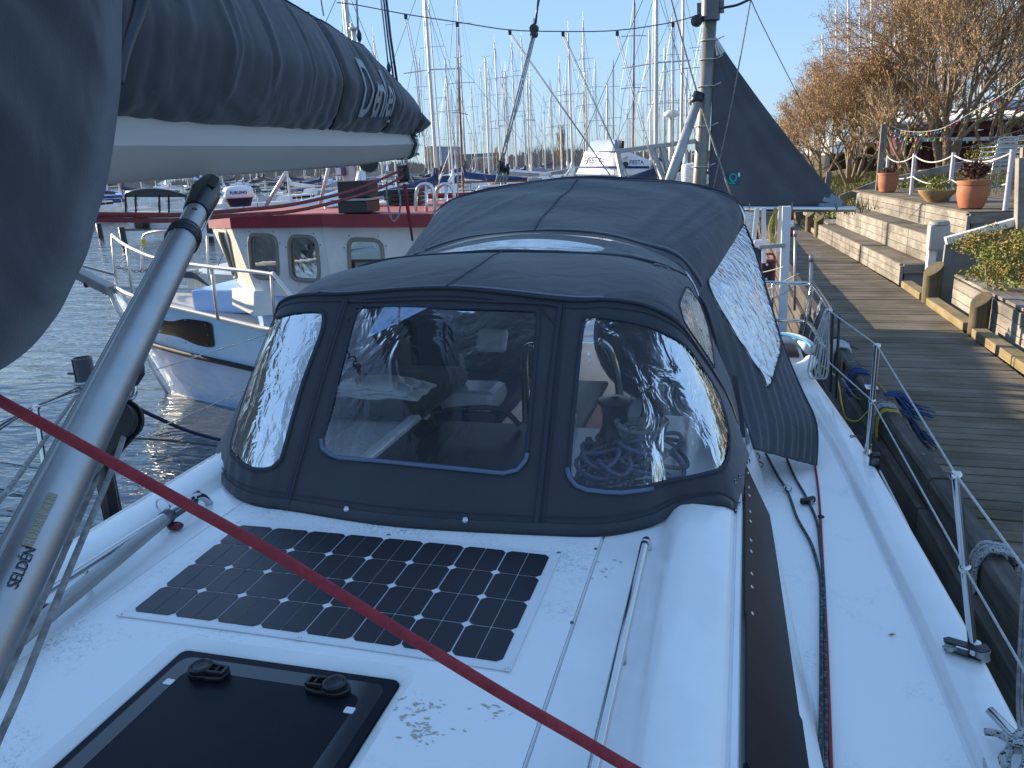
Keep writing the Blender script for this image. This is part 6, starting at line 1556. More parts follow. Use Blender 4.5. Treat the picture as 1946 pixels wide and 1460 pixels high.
# inside of the wheelhouse
t = MB(); t.box((-5.0, 8.7, -1.36), (1.2, 1.2, .08)); t.box((-5.1, 8.3, -1.26), (.35, .3, .14)); t.box((-4.3, 8.4, -1.2), (.06, .06, .4)); t.build('console', M['black'], fbt, bevel=.02)
# roof
rz = -.41
yr = 7.36
top_r = [PY(394, 415, 9.15), PY(436, 412, 7.85), PY(611, 407, yr), PY(818, 407, yr), (xb+.1, 10.6, -.42), (-5.8, 10.6, -.45), (PY(394, 415, 9.15)[0]+.0, 10.2, -.47)]
rows = [[tuple(p) for p in top_r], [(p[0], p[1], p[2]-.13) for p in top_r]]
t = MB(); t.grid(rows, closeu=True); t.add(rows[0], [tuple(range(7))]); t.add(rows[1], [tuple(range(6, -1, -1))]); fixn(t.build('roof', M['red'], fbt, bevel=.01))
cr_ = np.mean(np.array([np.array(p, float) for p in top_r]), 0)
t = MB(); t.add([tuple(cr_+(np.array(p)-cr_)*.95+np.array([0, 0, .006])) for p in top_r], [tuple(range(7))]); fixn(t.build('roof_top_paint', mat('sun_bleached_red', (.42, .10, .09), .6, var=.3, vscale=3), fbt))
t = MB(); t.tube([(xb-1.6, 10.5, rz+.04), (xb+.1, 10.5, rz+.04)], .04, 6); t.build('roof_coaming', M['red'], fbt)
def onroof(px, py, z=rz): return PZ(px, py, z)
# radar dome with lettering
rd = thing('radar_dome', 'white radar dome with dark blue base and lettering on the red wheelhouse roof', 'radar dome')
c = PY(456, 388, 9.0)
t = MB(); t.lathe((c[0], c[1], c[2]-.03), [(.13, 0), (.14, .02), (.17, .10), (.185, .11)], 28); t.build('base', M['navy'], rd, smooth=True)
t = MB(); t.lathe((c[0], c[1], c[2]+.08), [(.185, 0), (.19, .02), (.185, .10), (.16, .135), (.08, .15), (0, .152)], 28); t.build('dome', M['whitep'], rd, smooth='all')
nd = -c[:2]/np.linalg.norm(c[:2]); td = np.array([-nd[1], nd[0]])
def rmap(x, y): a = x/.19; q = nd*math.cos(a)*.191+td*math.sin(a)*.191*(1); return (c[0]+q[0], c[1]+q[1], c[2]+.145+y)
txt('dome_lettering', 'FURUNO', .05, rmap, M['navy'], rd, bold=.002, sub=1, spacing=1.1)
# mast on the roof, stays, lamp, boxes
mm = thing('wheelhouse_mast', 'short pale mast with work lamp and stays on the red roof', 'mast')
c = PY(668, 398, 9.3)
t = MB(); t.bar((c[0], c[1], rz), (c[0]+.03, c[1], rz+1.6), .13, .13, (0, 1, 0)); t.build('post', M['mastwhite'], mm, bevel=.02)
for a, b_ in (((505, 392), (560, 300)), ((608, 390), (640, 250))):
    t = MB(); p_, q_ = PY(*a, 9.0), PY(*b_, 9.3); t.tube([p_, q_], .022, 8); t.build('stay_tube', M['mastwhite'], mm, smooth='all')
t = MB(); q = PY(648, 326, 9.2); t.box(q, (.11, .10, .10)); t.build('work_lamp', M['bolt'], mm, bevel=.01)
t = MB(); q = PY(643, 326, 9.14); t.box(q, (.07, .01, .08)); t.build('lamp_glass', M['whitep'], mm)
rbx = thing('roof_box', 'black roof box with flat lid standing in the middle of the red roof', 'box')
c = PZ(667, 408, rz); t = MB(); t.box((c[0], c[1]+.2, rz+.07), (.32, .32, .12)); t.build('plinth', M['black'], rbx, bevel=.01)
t = MB(); t.box((c[0]-.02, c[1]+.2, rz+.14), (.40, .38, .02)); t.build('lid', M['alu_dull'], rbx, bevel=.004)
t = MB(); t.box((c[0]-.02, c[1]+.25, rz+.24), (.34, .25, .17)); t.build('upper_box', mat('very_dark_brown', (.03, .02, .02), .6), rbx, bevel=.01)
t = MB(); t.lathe((c[0]+.08, c[1]+.35, rz+.5), [(0, -.02), (.10, -.02), (.10, .02), (0, .02)], 24, axis=(.4, -1, 0)); tag(t.build('horn_disc', M['black'], None, smooth=True), 'round black disc standing behind the roof box', 'horn')
sph = thing('steel_ball', 'shiny steel dome lamp left of the roof box', 'dome lamp')
c = PY(633, 392, 9.2); t = MB(); t.ball(c, .12, 20, 14, (1, 1, .8)); t.build('ball', M['steel'], sph, smooth='all')
t = MB(); t.lathe((c[0], c[1], c[2]-.14), [(.14, 0), (.13, .04), (.11, .05)], 24); t.build('skirt', M['whitep'], sph, smooth=True)
ex = thing('dark_vent_box', 'dark slatted vent box on the aft end of the red roof', 'vent')
c = PY(770, 385, 8.8); 
for k in range(4):
    t = MB(); t.box((c[0], c[1], rz+.03+.048*k), (.40, .3, .042)); t.build('slat', M['black'], ex, bevel=.006)
t = MB(); t.tube(cr([c+np.array([-.35, -.1, -.05]), c+np.array([-.25, -.12, 0]), c+np.array([-.15, -.15, .0])], 4), .035, 10); t.build('pipe', M['wheel'], ex, smooth='all')
for cx_, lb in ((808, 'left of the two steel hoops at the aft end of the red roof'), (846, 'right hand steel hoop half behind the cockpit tent')):
    t = MB(); yv = 7.7 if cx_ == 808 else 8.4; w_ = 16
    for dx in ((-w_, w_),): 
        t.tube(cr([PY(cx_-w_-2, 410, yv), PY(cx_-w_-1, 370, yv), PY(cx_-w_+5, 354, yv), PY(cx_, 350, yv), PY(cx_+w_-5, 354, yv), PY(cx_+w_+1, 370, yv), PY(cx_+w_+2, 415, yv)], 5), .020, 10)
    t.tube([PY(cx_+2, 352, yv), PY(cx_+3, 430, yv)], .018, 8)
    tag(t.build('grab_hoop', M['steel'], None, smooth='all'), lb, 'grab hoop')
t = MB(); t.tube(cr([PY(795, 425, 7.68), PY(800, 440, 7.68), PY(803, 450, 7.68), PY(799, 458, 7.68)], 5), .016, 8); t.build('roof_cable', M['black'], fbt, smooth='all')
# pulpit rails
def prail(px, z, r=.022):
    t = MB(); t.tube(cr([PZ(a, b_, z) if not isinstance(z, list) else PZ(a, b_, z[i]) for i, (a, b_) in enumerate(px)], 5), r, 10); return t
t = MB(); bowt = PY(213, 447, 9.05)
near_r = [bowt, PY(232, 462, 8.75), PY(262, 478, 8.45), PY(300, 492, 8.2), PY(365, 503, 7.9), PY(430, 511, 7.6), PY(470, 515, 7.45), PY(514, 521, 7.3), PY(523, 524, 7.25), PY(562, 572, 7.15)]
t.tube(cr(near_r, 5), .022, 10); t.build('pulpit_rail', M['wheel'], fbt, smooth='all')
t = MB()
for a, b_, y1_, y2_ in (((213, 449), (222, 553), 9.05, 9.05), ((241, 468), (252, 556), 8.65, 8.6), ((402, 507), (414, 607), 7.75, 7.9), ((516, 521), (522, 618), 7.3, 7.35)):
    t.tube([PY(*a, y1_), PY(*b_, y2_)], .02, 8)
t.tube([PY(218, 467, 9.0), PY(270, 466, 10.0)], .014, 6)
t.build('rail_stanchion', M['mastwhite'], fbt, smooth='all')
t = MB(); t.tube(cr([PY(270, 515, 10.4), PY(271, 460, 10.4), PY(280, 444, 10.4), PY(320, 440, 10.3), PY(400, 447, 10.4), PY(440, 452, 10.6)], 5), .02, 8); t.tube([PY(394, 448, 10.5), PY(396, 530, 10.5)], .018, 8); t.build('far_rail', M['mastwhite'], fbt, smooth='all')
t = MB(); t.tube([PY(272, 455, 10.38), PY(273, 468, 10.38)], .035, 8); t.build('yellow_tape', M['yellowrope'], fbt)
# bow roller, chain, bitt
t = MB(); t.bar(PY(212, 552, 8.9), PY(150, 520, 9.1), .16, .14); t.bar(PY(218, 522, 8.9), PY(155, 505, 9.1), .03, .04); t.build('bow_roller', M['alu_dull'], fbt, bevel=.02)
t = MB(); t.lathe(PY(168, 541, 9.0), [(.04, -.05), (.03, 0), (.04, .05)], 12, axis=(0, 1, 0)); t.build('roller', M['black'], fbt)
t = MB()
pA_, pB_ = PY(225, 508, 9.2), PY(295, 510, 9.5)
for k in range(14):
    q = pA_+(pB_-pA_)*k/13+np.array([0, 0, -.05*math.sin(math.pi*k/13)]); t.tube([q+np.array([.03*math.cos(a), .018*math.sin(a)*(k % 2), .018*math.sin(a)*((k+1) % 2)]) for a in [2*math.pi*i/8 for i in range(8)]], .006, 5, closed=True)
t.build('anchor_chain', M['bolt'], fbt)
t = MB(); c = PY(368, 533, 9.3); t.box((c[0], c[1], c[2]+.02), (.13, .13, .26)); t.box((c[0], c[1], c[2]+.10), (.30, .05, .04)); t.build('mooring_bitt', M['mastwhite'], fbt, bevel=.01)
t = MB()
for k in range(4): t.tube(cr([c+np.array([-.12+.02*k, -.07, .06+.02*k]), c+np.array([.1, -.09, .04+.02*k]), c+np.array([.3, .0, -.10]), c+np.array([.55, .1, -.12+.02*k]), c+np.array([.75+.1*k, .05, -.10])], 5), .012, 6)
t.build('bow_line_turns', M['blackrope'], fbt, smooth='all')
t = MB(); t.tube([PY(x_, y_, 8.9) for x_, y_ in ((210, 560), (224, 590), (262, 650), (296, 712), (318, 748))], [.03, .03, .03, .025, .02], 8); t.build('stem_band', M['mastwhite'], fbt, smooth='all')
# stern bulwark detail seen through the right hood window
t = MB(); t.bar((-2.3, 7.42, -1.52), (.1, 7.75, -1.52), .08, .10); t.build('stern_rail', M['white'], fbt, bevel=.01)
t = MB(); t.tube([(-1.5, 7.5, -1.5), (-1.5, 7.5, -1.3)], .05, 10); t.build('stern_bitt', M['mastwhite'], fbt)
# mizzen mast, boom and steadying sail
YM = 9.35
mzm = thing('mizzen_mast', 'thick grey tubular mizzen mast with bracket head carrying the dark sail', 'mast')
t = MB(); a, b_ = PY(1350, 30, YM), PY(1329, 352, YM); b2_ = b_+(b_-a)*.9; t.tube([b2_, b_, a], [.076, .076, .070], 20); t.build('tube', mat('grey_steel_tube', (.22, .21, .19), .45, .4, var=.2, vscale=5), mzm, smooth='all')
t = MB(); t.tube([a+np.array([0, 0, -.05]), a+np.array([0, 0, .16])], .10, 16); t.bar(a+np.array([-.14, 0, .07]), a+np.array([.14, 0, .08]), .02, .13, (0, 0, 1)); t.build('head_bracket', M['bolt'], mzm, smooth=True)
t = MB(); t.bar(a+np.array([-.05, 0, .17]), a+np.array([.16, 0, .18]), .10, .015); t.build('head_plate', M['bolt'], mzm)
for py in (75, 110, 160, 236, 315):
    fz = (py-30)/322; q = a+(b_-a)*fz; t = MB(); t.tube([q+np.array([.09*math.cos(k), .09*math.sin(k), 0]) for k in [2*math.pi*i/16 for i in range(16)]], .006, 5, closed=True); t.tube([q+np.array([.08, 0, 0]), q+np.array([.16, -.02, .03])], .006, 5); t.build('sail_tie', M['whiterope'], mzm, smooth='all')
bkk = thing('head_block', 'black pulley block hanging left of the mizzen mast head', 'pulley block')
c = PY(1324, 40, YM-.05); t = MB(); t.lathe(c, [(0, -.03), (.06, -.02), (.06, .02), (0, .03)], 16, axis=(.3, 1, 0)); t.build('cheek', M['black'], bkk, smooth=True)
t = MB(); t.tube([PY(1338, 20, YM), PY(1327, 30, YM), PY(1325, 44, YM)], .012, 6); t.build('strop', M['black'], bkk)
mzs = thing('mizzen_sail', 'dark slate triangular steadying sail laced to the grey mizzen mast', 'sail')
Tk, Hd, Cl = PY(1345, 386, YM), PY(1357, 66, YM), PY(1606, 391, YM+.35)
def Smz(u, v):   # u along foot, v up
    p = Tk*(1-u)*(1-v)+Cl*u*(1-v)+Hd*v
    lc = .10*u*math.sin(math.pi*v)*0
    # slightly hollow leech
    return p+np.array([-.16*u*(1-v)*v*1.2, .07*math.sin(math.pi*u)*(1-v)+.03*math.sin(math.pi*v)+.010*math.sin(u*20+v*9)*(1-v), -.04*math.sin(math.pi*u)*(1-v)**4])
t = MB(); t.grid([[Smz(i/40, j/40*.995) for i in range(41)] for j in range(41)]); fixn(t.build('cloth', M['mizzen'], mzs, smooth='all', solid=.004))
def mzuv(px, st=(.3, .3)): return tuple(uvfind(Smz, px, st))
def on_mz(u, v): p = Smz(u, v); return p+np.array([0, -.012, 0])
t = MB()
for a, b_, w_ in (((1578, 371), (1603, 386), .05), ((1564, 378), (1600, 388), .05), ((1556, 391), (1602, 392), .05)):
    p_, q_ = on_mz(*mzuv(a, (.9, .05))), on_mz(*mzuv(b_, (.95, .02))); t.bar(p_, q_, w_, .004, (0, 1, 0)) if False else t.bar(p_, q_, .004, w_, (0, 0, 1))
t.build('corner_patch', mat('pale_sailcloth_patch', (.25, .30, .33), .6), mzs)
t = MB()
for a, b_ in (((1358, 72), (1358, 108)), ((1359, 72), (1364, 106)), ((1360, 74), (1371, 104)), ((1361, 76), (1376, 100))):
    p_, q_ = on_mz(*mzuv(a, (.1, .95))), on_mz(*mzuv(b_, (.3, .85))); t.bar(p_, q_, .004, .035, (0, 0, 1))
t.build('head_patch', M['alu'], mzs)
em = [on_mz(*mzuv(p, (.2, .1))) for p in ((1381, 326), (1407, 326), (1406, 352), (1380, 352))]
t = MB(); t.add(em, [(0, 1, 2, 3)]); o = t.build('emblem_ground', mat('dark_blue_print', (.02, .06, .10), .6), mzs)
ec = np.mean(em, 0)+np.array([0, -.004, 0]); ex_ = (em[1]-em[0]); ey_ = (em[0]-em[3])
t = MB(); t.grid([[ec+ex_*.30*math.cos(a)*k+ey_*(.36*math.sin(a)*k*.9+.06) for a in [2*math.pi*i/24 for i in range(24)]] for k in (.62, 1.0)], closeu=True); t.add([ec-ey_*.30-ex_*.3, ec-ey_*.30+ex_*.15, ec-ey_*.42+ex_*.15, ec-ey_*.42-ex_*.3], [(0, 1, 2, 3)]); fixn(t.build('emblem_ring', M['teal'], mzs))
t = MB(); p_ = [on_mz(*mzuv(p, (.2, .1))) for p in ((1403, 328), (1406, 328), (1406, 336), (1403, 336))]; t.add([q+np.array([0, -.003, 0]) for q in p_], [(0, 1, 2, 3)]); t.build('emblem_tick', M['whitep'], mzs)
mzb = thing('mizzen_boom', 'steel tube mizzen boom along the foot of the dark sail reaching over the boardwalk', 'boom')
t = MB(); t.tube([PY(1380, 395, YM), PY(1420, 397, YM-.02), PY(1625, 398, YM+.38)], .032, 12); t.build('tube', M['steel'], mzb, smooth=True)
for px in (1424, 1505, 1590):
    t = MB(); yy_ = YM+.38*(px-1420)/205; q = PY(px, 395, yy_); t.tube([q+np.array([0, .05*math.cos(a), .05*math.sin(a)]) for a in [2*math.pi*i/12 for i in range(12)]], .007, 5, closed=True); t.build('sail_tie', M['greyrope'], mzb, smooth='all')
stt = thing('diagonal_strut', 'grey tube strut with black end fitting leaning against the mizzen mast', 'strut')
t = MB(); t.tube([PY(1325, 195, YM-.12), PY(1272, 345, YM-1.2)], .05, 12); t.build('tube', M['alu_dull'], stt, smooth='all')
t = MB(); t.tube([PY(1329, 178, YM-.1), PY(1320, 200, YM-.14)], .065, 10); t.build('end_fitting', M['black'], stt, smooth='all')
gf = thing('steel_gantry_frame', 'grey steel crossbar with slanting legs behind the tent, joined to the mizzen mast', 'gantry')
t = MB(); t.bar(PY(1172, 288, YM), PY(1325, 268, YM), .07, .05); t.build('crossbar', M['alu_dull'], gf, bevel=.008)
for a, b_ in (((1173, 292), (1184, 345)), ((1238, 282), (1262, 350)), ((1258, 280), (1275, 345))):
    t = MB(); t.bar(PY(*a, YM), PY(*b_, YM-.2), .06, .06); t.build('leg', M['alu_dull'], gf, bevel=.008)
# black whip line from the mast head
for nm, pts_, r_, m_, lb in (
 ('mast_head_line', [PY(1362, 22, YM), PY(1375, 15, YM), PY(1400, 10, YM), PY(1427, -2, YM)], .014, 'black', 'thick black line leading right from the mizzen mast head'),
 ('mizzen_sheet', [PY(1427, -2, YM), PY(1390, 200, YM), PY(1355, 358, YM)], .008, 'greyrope', 'thin pale line slanting down left across the dark sail'),
 ('mizzen_backstay', [PY(1427, 0, YM), PY(1470, 90, YM+2), PY(1620, 385, YM+6)], .006, 'bolt', 'thin dark line from the mast head down to the right across the sky'),
 ('mizzen_stay', [PY(1270, -20, YM), PY(1325, 178, YM-.1), PY(1390, 375, YM-.3)], .010, 'greyrope', 'grey stay crossing down over the mizzen mast and sail')):
    t = MB(); t.tube(cr(pts_, 4), r_, 6); tag(t.build(nm, M[m_], None, smooth='all'), lb, 'rigging line')
# the long sagging cable with hanging blocks across the sky
cab = [(640, 5), (680, 10), (770, 27), (868, 42), (968, 57), (1070, 60), (1172, 58), (1280, 42), (1345, 22)]
CP = [PY(a, b_, YM+(-1.0*(1345-a)/700)) for a, b_ in cab]
t = MB(); t.tube(cr(CP, 5), .006, 6); tag(t.build('sky_cable', M['bolt'], None, smooth='all'), 'long sagging dark cable with small blocks strung across the sky', 'cable')
hang = [((771, 28), [(771, 28), (790, 120), (803, 255)], 'first block line from the left, slanting behind the boom end'), ((869, 43), [(869, 45), (870, 380)], 'vertical double block line dropping from the cable'), ((969, 58), [(969, 60), (1160, 330)], 'block line slanting right down to the white named cabin'), ((1070, 61), [(1070, 63), (1195, 335)], 'steep block line ending at the named cabin edge'), ((1173, 60), [(1173, 62), (1222, 240), (1255, 345)], 'block line dropping beside the tall pale mast'), ((1279, 43), [(1279, 45), (1279, 330)], 'rightmost block line close to the mizzen mast')]
for (bx, by), pts_, lb in hang:
    o = thing('cable_block', lb, 'block line')
    yv = YM-1.0*(1345-bx)/700; c = PY(bx, by+4, yv); t = MB(); t.box(c, (.035, .025, .05)); t.build('block', M['black'], o, bevel=.008)
    for dx in (-1.9, 2.3):
        t = MB(); q = [PY(p[0]+dx*(1 if i < len(pts_)-1 else .2), p[1]+4, yv-.1*i) for i, p in enumerate(pts_)]; t.tube(q, .0052, 5); t.build('line', M['whiterope'], o, smooth='all')
bb = thing('big_backstay_block', 'large black block on the backstay high above the cockpit tent', 'pulley block')
c = PD(1015, 55, 6.3); t = MB(); t.lathe(c, [(0, -.02), (.035, -.018), (.035, .018), (0, .02)], 16, axis=(.3, 1, 0)); t.lathe(c+up*-.045, [(0, -.02), (.028, -.018), (.028, .018), (0, .02)], 16, axis=(.3, 1, 0)); t.build('cheek', M['black'], bb, smooth=True)
t = MB(); t.tube([c+up*.04, c+up*.08], .012, 8); t.build('swivel', M['steel'], bb)
for a, b_, r_, m_ in (((1025, -20), (1018, 45), .009, 'black'), ((1029, -20), (1016, 45), .006, 'blackrope'), ((1012, 65), (945, 330), .007, 'greyrope'), ((1015, 65), (950, 332), .006, 'greyrope'), ((1018, 65), (985, 200), .005, 'greyrope'), ((985, 200), (945, 320), .005, 'greyrope')):
    t = MB(); t.tube([PD(*a, 6.3), PD(*b_, 6.2)], r_, 6); t.build('backstay_part', M[m_], bb, smooth='all')
bt2 = thing('backstay_tackle', 'cluster of black blocks and grey line parts behind the tent top', 'tackle')
for k in range(3):
    c = PD(951+7*k, 316+3*k, 6.2); t = MB(); t.lathe(c, [(0, -.012), (.045, -.01), (.045, .01), (0, .012)], 16, axis=(1, .3, 0)); t.build('sheave_case', M['black'], bt2, smooth=True)
for k in range(4):
    t = MB(); t.tube([PD(950+6*k, 318, 6.2), PD(942+6*k, 350, 6.2)], .009, 6); t.build('line', M['greyrope'], bt2, smooth='all')

# ================================================================== pile in the water, mooring lines (left)
pl = PZ(205, 1015, -2.9); yv = 4.0
pp = thing('black_pile', 'black tubular mooring pile with rope collar standing in the water on the left', 'mooring pile')
tp_ = PY(155, 680, yv); 
t = MB(); t.tube([tp_, (tp_[0], tp_[1], -3.4)], .062, 18, cap=False); t.build('tube', mat('glossy_black_pile', (.012, .010, .009), .22, coat=.4), pp, smooth='all', solid=.008)
for k in range(4):
    t = MB(); z = tp_[2]-.155-.02*k; t.tube([(tp_[0]+.068*math.cos(a), tp_[1]+.068*math.sin(a), z+.006*math.sin(a)) for a in [2*math.pi*i/18 for i in range(18)]], .010, 6, closed=True); t.build('rope_collar', M['whiterope'], pp, smooth='all')
t = MB(); t.bar(tp_+np.array([-.10, -.03, -.10]), tp_+np.array([-.05, -.03, -.10]), .02, .015); t.build('pin', M['bolt'], pp)
q = tp_+np.array([0, -.06, -.2])
for nm, pts_, r_, m_, lb in (
 ('pile_line', [q, PD(60, 870, 3.0), PD(0, 950, 2.6), PD(-60, 1010, 2.3)], .010, 'greyrope', 'grey rope sagging from the black pile to the lower left'),
 ('pile_line', [q, PD(60, 775, 4.0), PD(-40, 835, 3.6)], .005, 'bolt', 'thin dark wire from the pile to the left frame edge'),
 ('pile_line', [q+np.array([0, 0, .02]), PD(40, 790, 3.8), PD(-60, 862, 3.4)], .005, 'bolt', 'second thin wire just below the first at the left edge'),
 ('mooring_line', [PD(240, 765, 5.2), PD(290, 790, 5.6), PD(360, 820, 6.0), PD(430, 838, 6.4), PD(520, 850, 6.8)], .014, 'navy', 'dark mooring line dropping from the pile towards the blue hull'),
 ('mooring_line', [PD(236, 832, 5.2), PD(330, 838, 5.6), PD(430, 850, 6.2), PD(520, 862, 6.6)], .008, 'bolt', 'lower thin mooring line above the water')):
    t = MB(); t.tube(cr(pts_, 6), r_, 6); tag(t.build(nm, M[m_], None, smooth='all'), lb, 'mooring line')
for px, y2_, lb in (((232, 432), 30.5, 'thin dark pile standing in the open water near the covered motorboat'), ((188, 425), 36, 'dark pile at the left, half behind the sail cover'), ((397, 420), 33, 'dark pile in the water left of the wheelhouse')):
    p = PY(*px, y2_); t = MB(); t.tube([(p[0], p[1], -3.6), (p[0]-.05, p[1], p[2])], .14, 10); tag(t.build('water_pile', M['pile'], None, smooth='all'), lb, 'pile')

# ================================================================== unseen shed added outside the frame on the left to shade the deck
bs_ = thing('added_shade_shed', 'unseen grey timber shed added beyond the left edge to shade the deck', 'added shade blocker')
t = MB(); t.box((-19.5, 6.0, 1.4), (7, 9.6, 8.4)); t.build('wall', M['greywood'], bs_)
t = MB(); t.prism([(-23.4, 1.0, 5.6), (-15.6, 1.0, 5.6), (-19.5, 1.0, 7.0)], (0, 10.0, 0)); t.build('roof', M['black'], bs_)
t = MB()
for y in (1.6, 5.4, 9.2):
    for x in (-22.6, -16.4): t.tube([(x, y, -3.8), (x, y, -2.5)], .18, 8)
t.build('pile', M['pile'], bs_)
# ================================================================== the marina: sailing yachts, motorboats, masts
spr = {}
def yacht_parts(root, L, H, hullm, mastm, coverm, cover=True, radar=False, detail=True):
    b_ = MB(); B = L*.31; rows = []
    for i in range(13):
        s_ = i/12; x = -L/2+L*s_; w_ = B/2*math.sin(math.pi*min(1, .16+.66*s_+.0))**.8 if s_ > 0 else B/2*.70
        w_ = B/2*(.72+.28*math.sin(math.pi*min(1, s_*1.15))) if s_ < .5 else B/2*max(0.02, (1-((s_-.5)/.5)**2.0))
        fb_ = 1.0+.25*s_
        rows.append([(x, -w_, fb_), (x, -w_*.97, .45), (x+(0 if s_ < .9 else -.3*(s_-.9)*10*.5), -w_*.75, -.1), (x, w_*.75, -.1), (x, w_*.97, .45), (x, w_, fb_)])
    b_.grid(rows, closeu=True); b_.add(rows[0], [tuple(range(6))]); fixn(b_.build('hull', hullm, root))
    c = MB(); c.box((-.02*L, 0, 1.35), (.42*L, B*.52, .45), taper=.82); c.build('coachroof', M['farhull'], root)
    if detail:
        w_ = MB()
        for sy in (-1, 1): w_.box((-.02*L, sy*B*.245, 1.38), (.30*L, .03, .16))
        w_.build('window', M['glassdark'], root)
    hd = MB(); hd.box((-.24*L, 0, 1.65), (.13*L, B*.5, .55), taper=.7); hd.build('sprayhood', coverm, root)
    mx = .08*L
    m_ = MB(); m_.tube([(mx, 0, 1.3), (mx-.12, 0, H)], [.075, .05], 7, cap=False); m_.build('mast', mastm, root, smooth='all')
    sp_ = MB(); 
    for fz in ((.5, .78) if H > 11 else (.62,)):
        z = 1.3+(H-1.3)*fz; sp_.tube([(mx-.1, -B*.30, z-.05), (mx-.05, 0, z), (mx-.1, B*.30, z-.05)], .022, 4); sp_.build('spreader', mastm, root); sp_ = MB()
    sp_.tube([(mx-.45, 0, H+.12), (mx-.12, 0, H+.02), (mx+.1, 0, H+.10)], .014, 4); sp_.tube([(mx-.12, 0, H), (mx-.14, 0, H+.7)], .008, 4)
    sp_.build('masthead_vane', mastm, root)
    rg_ = MB(); top = (mx-.12, 0, H-.15)
    for q in ((L*.48, 0, 1.25), (-L*.49, 0, 1.1)): rg_.tube([q, top], .009, 3, cap=False)
    for sy in (-1, 1):
        for fz in ((.5, .98) if H > 11 else (.9,)): rg_.tube([(mx-.1, sy*B*.44, 1.1), (mx-.1, sy*B*.30, 1.3+(H-1.3)*.5), (mx-.11, 0, 1.3+(H-1.3)*fz)], .008, 3, cap=False)
    for dy in (.12, -.1): rg_.tube([(mx-.25, dy, 1.5), (mx-.2, dy*.3, H-.4)], .007, 3, cap=False)
    rg_.build('rigging', M['bolt'], root)
    bo = MB(); bo.tube([(mx-.1, 0, 2.1), (mx-.36*L, 0, 2.05)], .06, 6); bo.build('boom', mastm, root)
    if cover:
        cv_ = MB(); cv_.tube([(mx-.08, 0, 2.9), (mx-.2, 0, 2.45), (mx-.15*L, 0, 2.28), (mx-.36*L, 0, 2.15)], [.10, .18, .17, .07], 8); cv_.build('sail_cover', coverm, root, smooth='all')
    st_ = MB()
    for sy in (-1, 1):
        for k in range(5):
            x = -L*.45+k*L*.2; st_.tube([(x, sy*B*.42, 1.1), (x, sy*B*.42, 1.7)], .014, 4)
        st_.tube([(-L*.48, sy*B*.4, 1.68), (L*.42, sy*B*.3, 1.75)], .010, 3)
    st_.tube([(L*.42, -B*.2, 1.8), (L*.50, 0, 1.85), (L*.42, B*.2, 1.8)], .02, 4); st_.build('guard_rail', M['steel'], root)
    if radar:
        r_ = MB(); r_.lathe((mx+.3, 0, H*.45), [(.0, 0), (.26, 0), (.28, .08), (.22, .2), (0, .24)], 12); r_.build('radar_dome', M['whitep'], root)
protos = []
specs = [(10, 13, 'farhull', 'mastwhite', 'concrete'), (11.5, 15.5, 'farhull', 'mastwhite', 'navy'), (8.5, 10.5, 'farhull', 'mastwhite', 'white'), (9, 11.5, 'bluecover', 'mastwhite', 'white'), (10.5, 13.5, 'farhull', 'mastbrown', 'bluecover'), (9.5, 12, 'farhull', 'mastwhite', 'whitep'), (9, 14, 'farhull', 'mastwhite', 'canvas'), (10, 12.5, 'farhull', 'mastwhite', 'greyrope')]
YG = 'sailing yachts moored across the harbour'
def yname(): return 'moored_yacht'
# ---- named masts: px at hull level, top y, distance
near_y = [ # px, topy(px), y distance, spec, heading, label
 (804, -60, 27, 1, 80, 'tall masted yacht just right of the boom end, mast leaving the picture'),
 (1221, -80, 24, 1, 70, 'yacht with thick tall pale mast a little left of the mizzen mast'),
 (905, 108, 42, 4, 175, 'yacht with a reddish brown mast and blue sail cover in the centre distance'),
 (951, 108, 55, 0, 200, 'yacht with slim pale mast just right of the brown masted one'),
 (1271, -30, 36, 1, 60, 'yacht whose tall pale mast stands left of the radar pole by the mizzen'),
 (1266, 88, 44, 0, 100, 'yacht with medium pale mast left of the mizzen sail'),
 (1300, 132, 50, 5, 90, 'yacht with short thick pale mast close left of the mizzen mast'),
 (1170, 178, 46, 2, 150, 'small yacht with antennas on its short mast top behind the named cabin'),
 (1098, 138, 60, 0, 20, 'yacht with slim mast and wind vane left of the named cabin'),
 (1028, 146, 62, 0, 170, 'yacht of twin masts centre, the right hand one'),
 (1021, 150, 66, 5, 160, 'yacht of twin masts centre, the left hand one'),
 (983, 135, 58, 3, 185, 'blue hulled yacht behind the black backstay blocks'),
 (655, -60, 18, 2, 75, 'yacht mast rising above the sail cover by the small radar pole')]
pid = 0
def place_yacht(px, topy, Y, spec, hdg, label, group=None, proto=None):
    wl_ = PY(px, 330, Y); x = wl_[0]
    root = thing('moored_yacht', label, 'sailing yacht', (0, 0, 0), group=group)
    L, H, hm, mm_, cm = specs[spec]; top = PY(px, topy, Y)
    H = max(7, min(21, top[2]+2.9)); yacht_parts(root, L, H, M[hm], M[mm_], M[cm], cover=True)
    root.location = (x, Y, -2.9); root.rotation_euler = (R(rnd.uniform(-.8, .8)), 0, R(hdg)); return root
for a in near_y: place_yacht(*a)
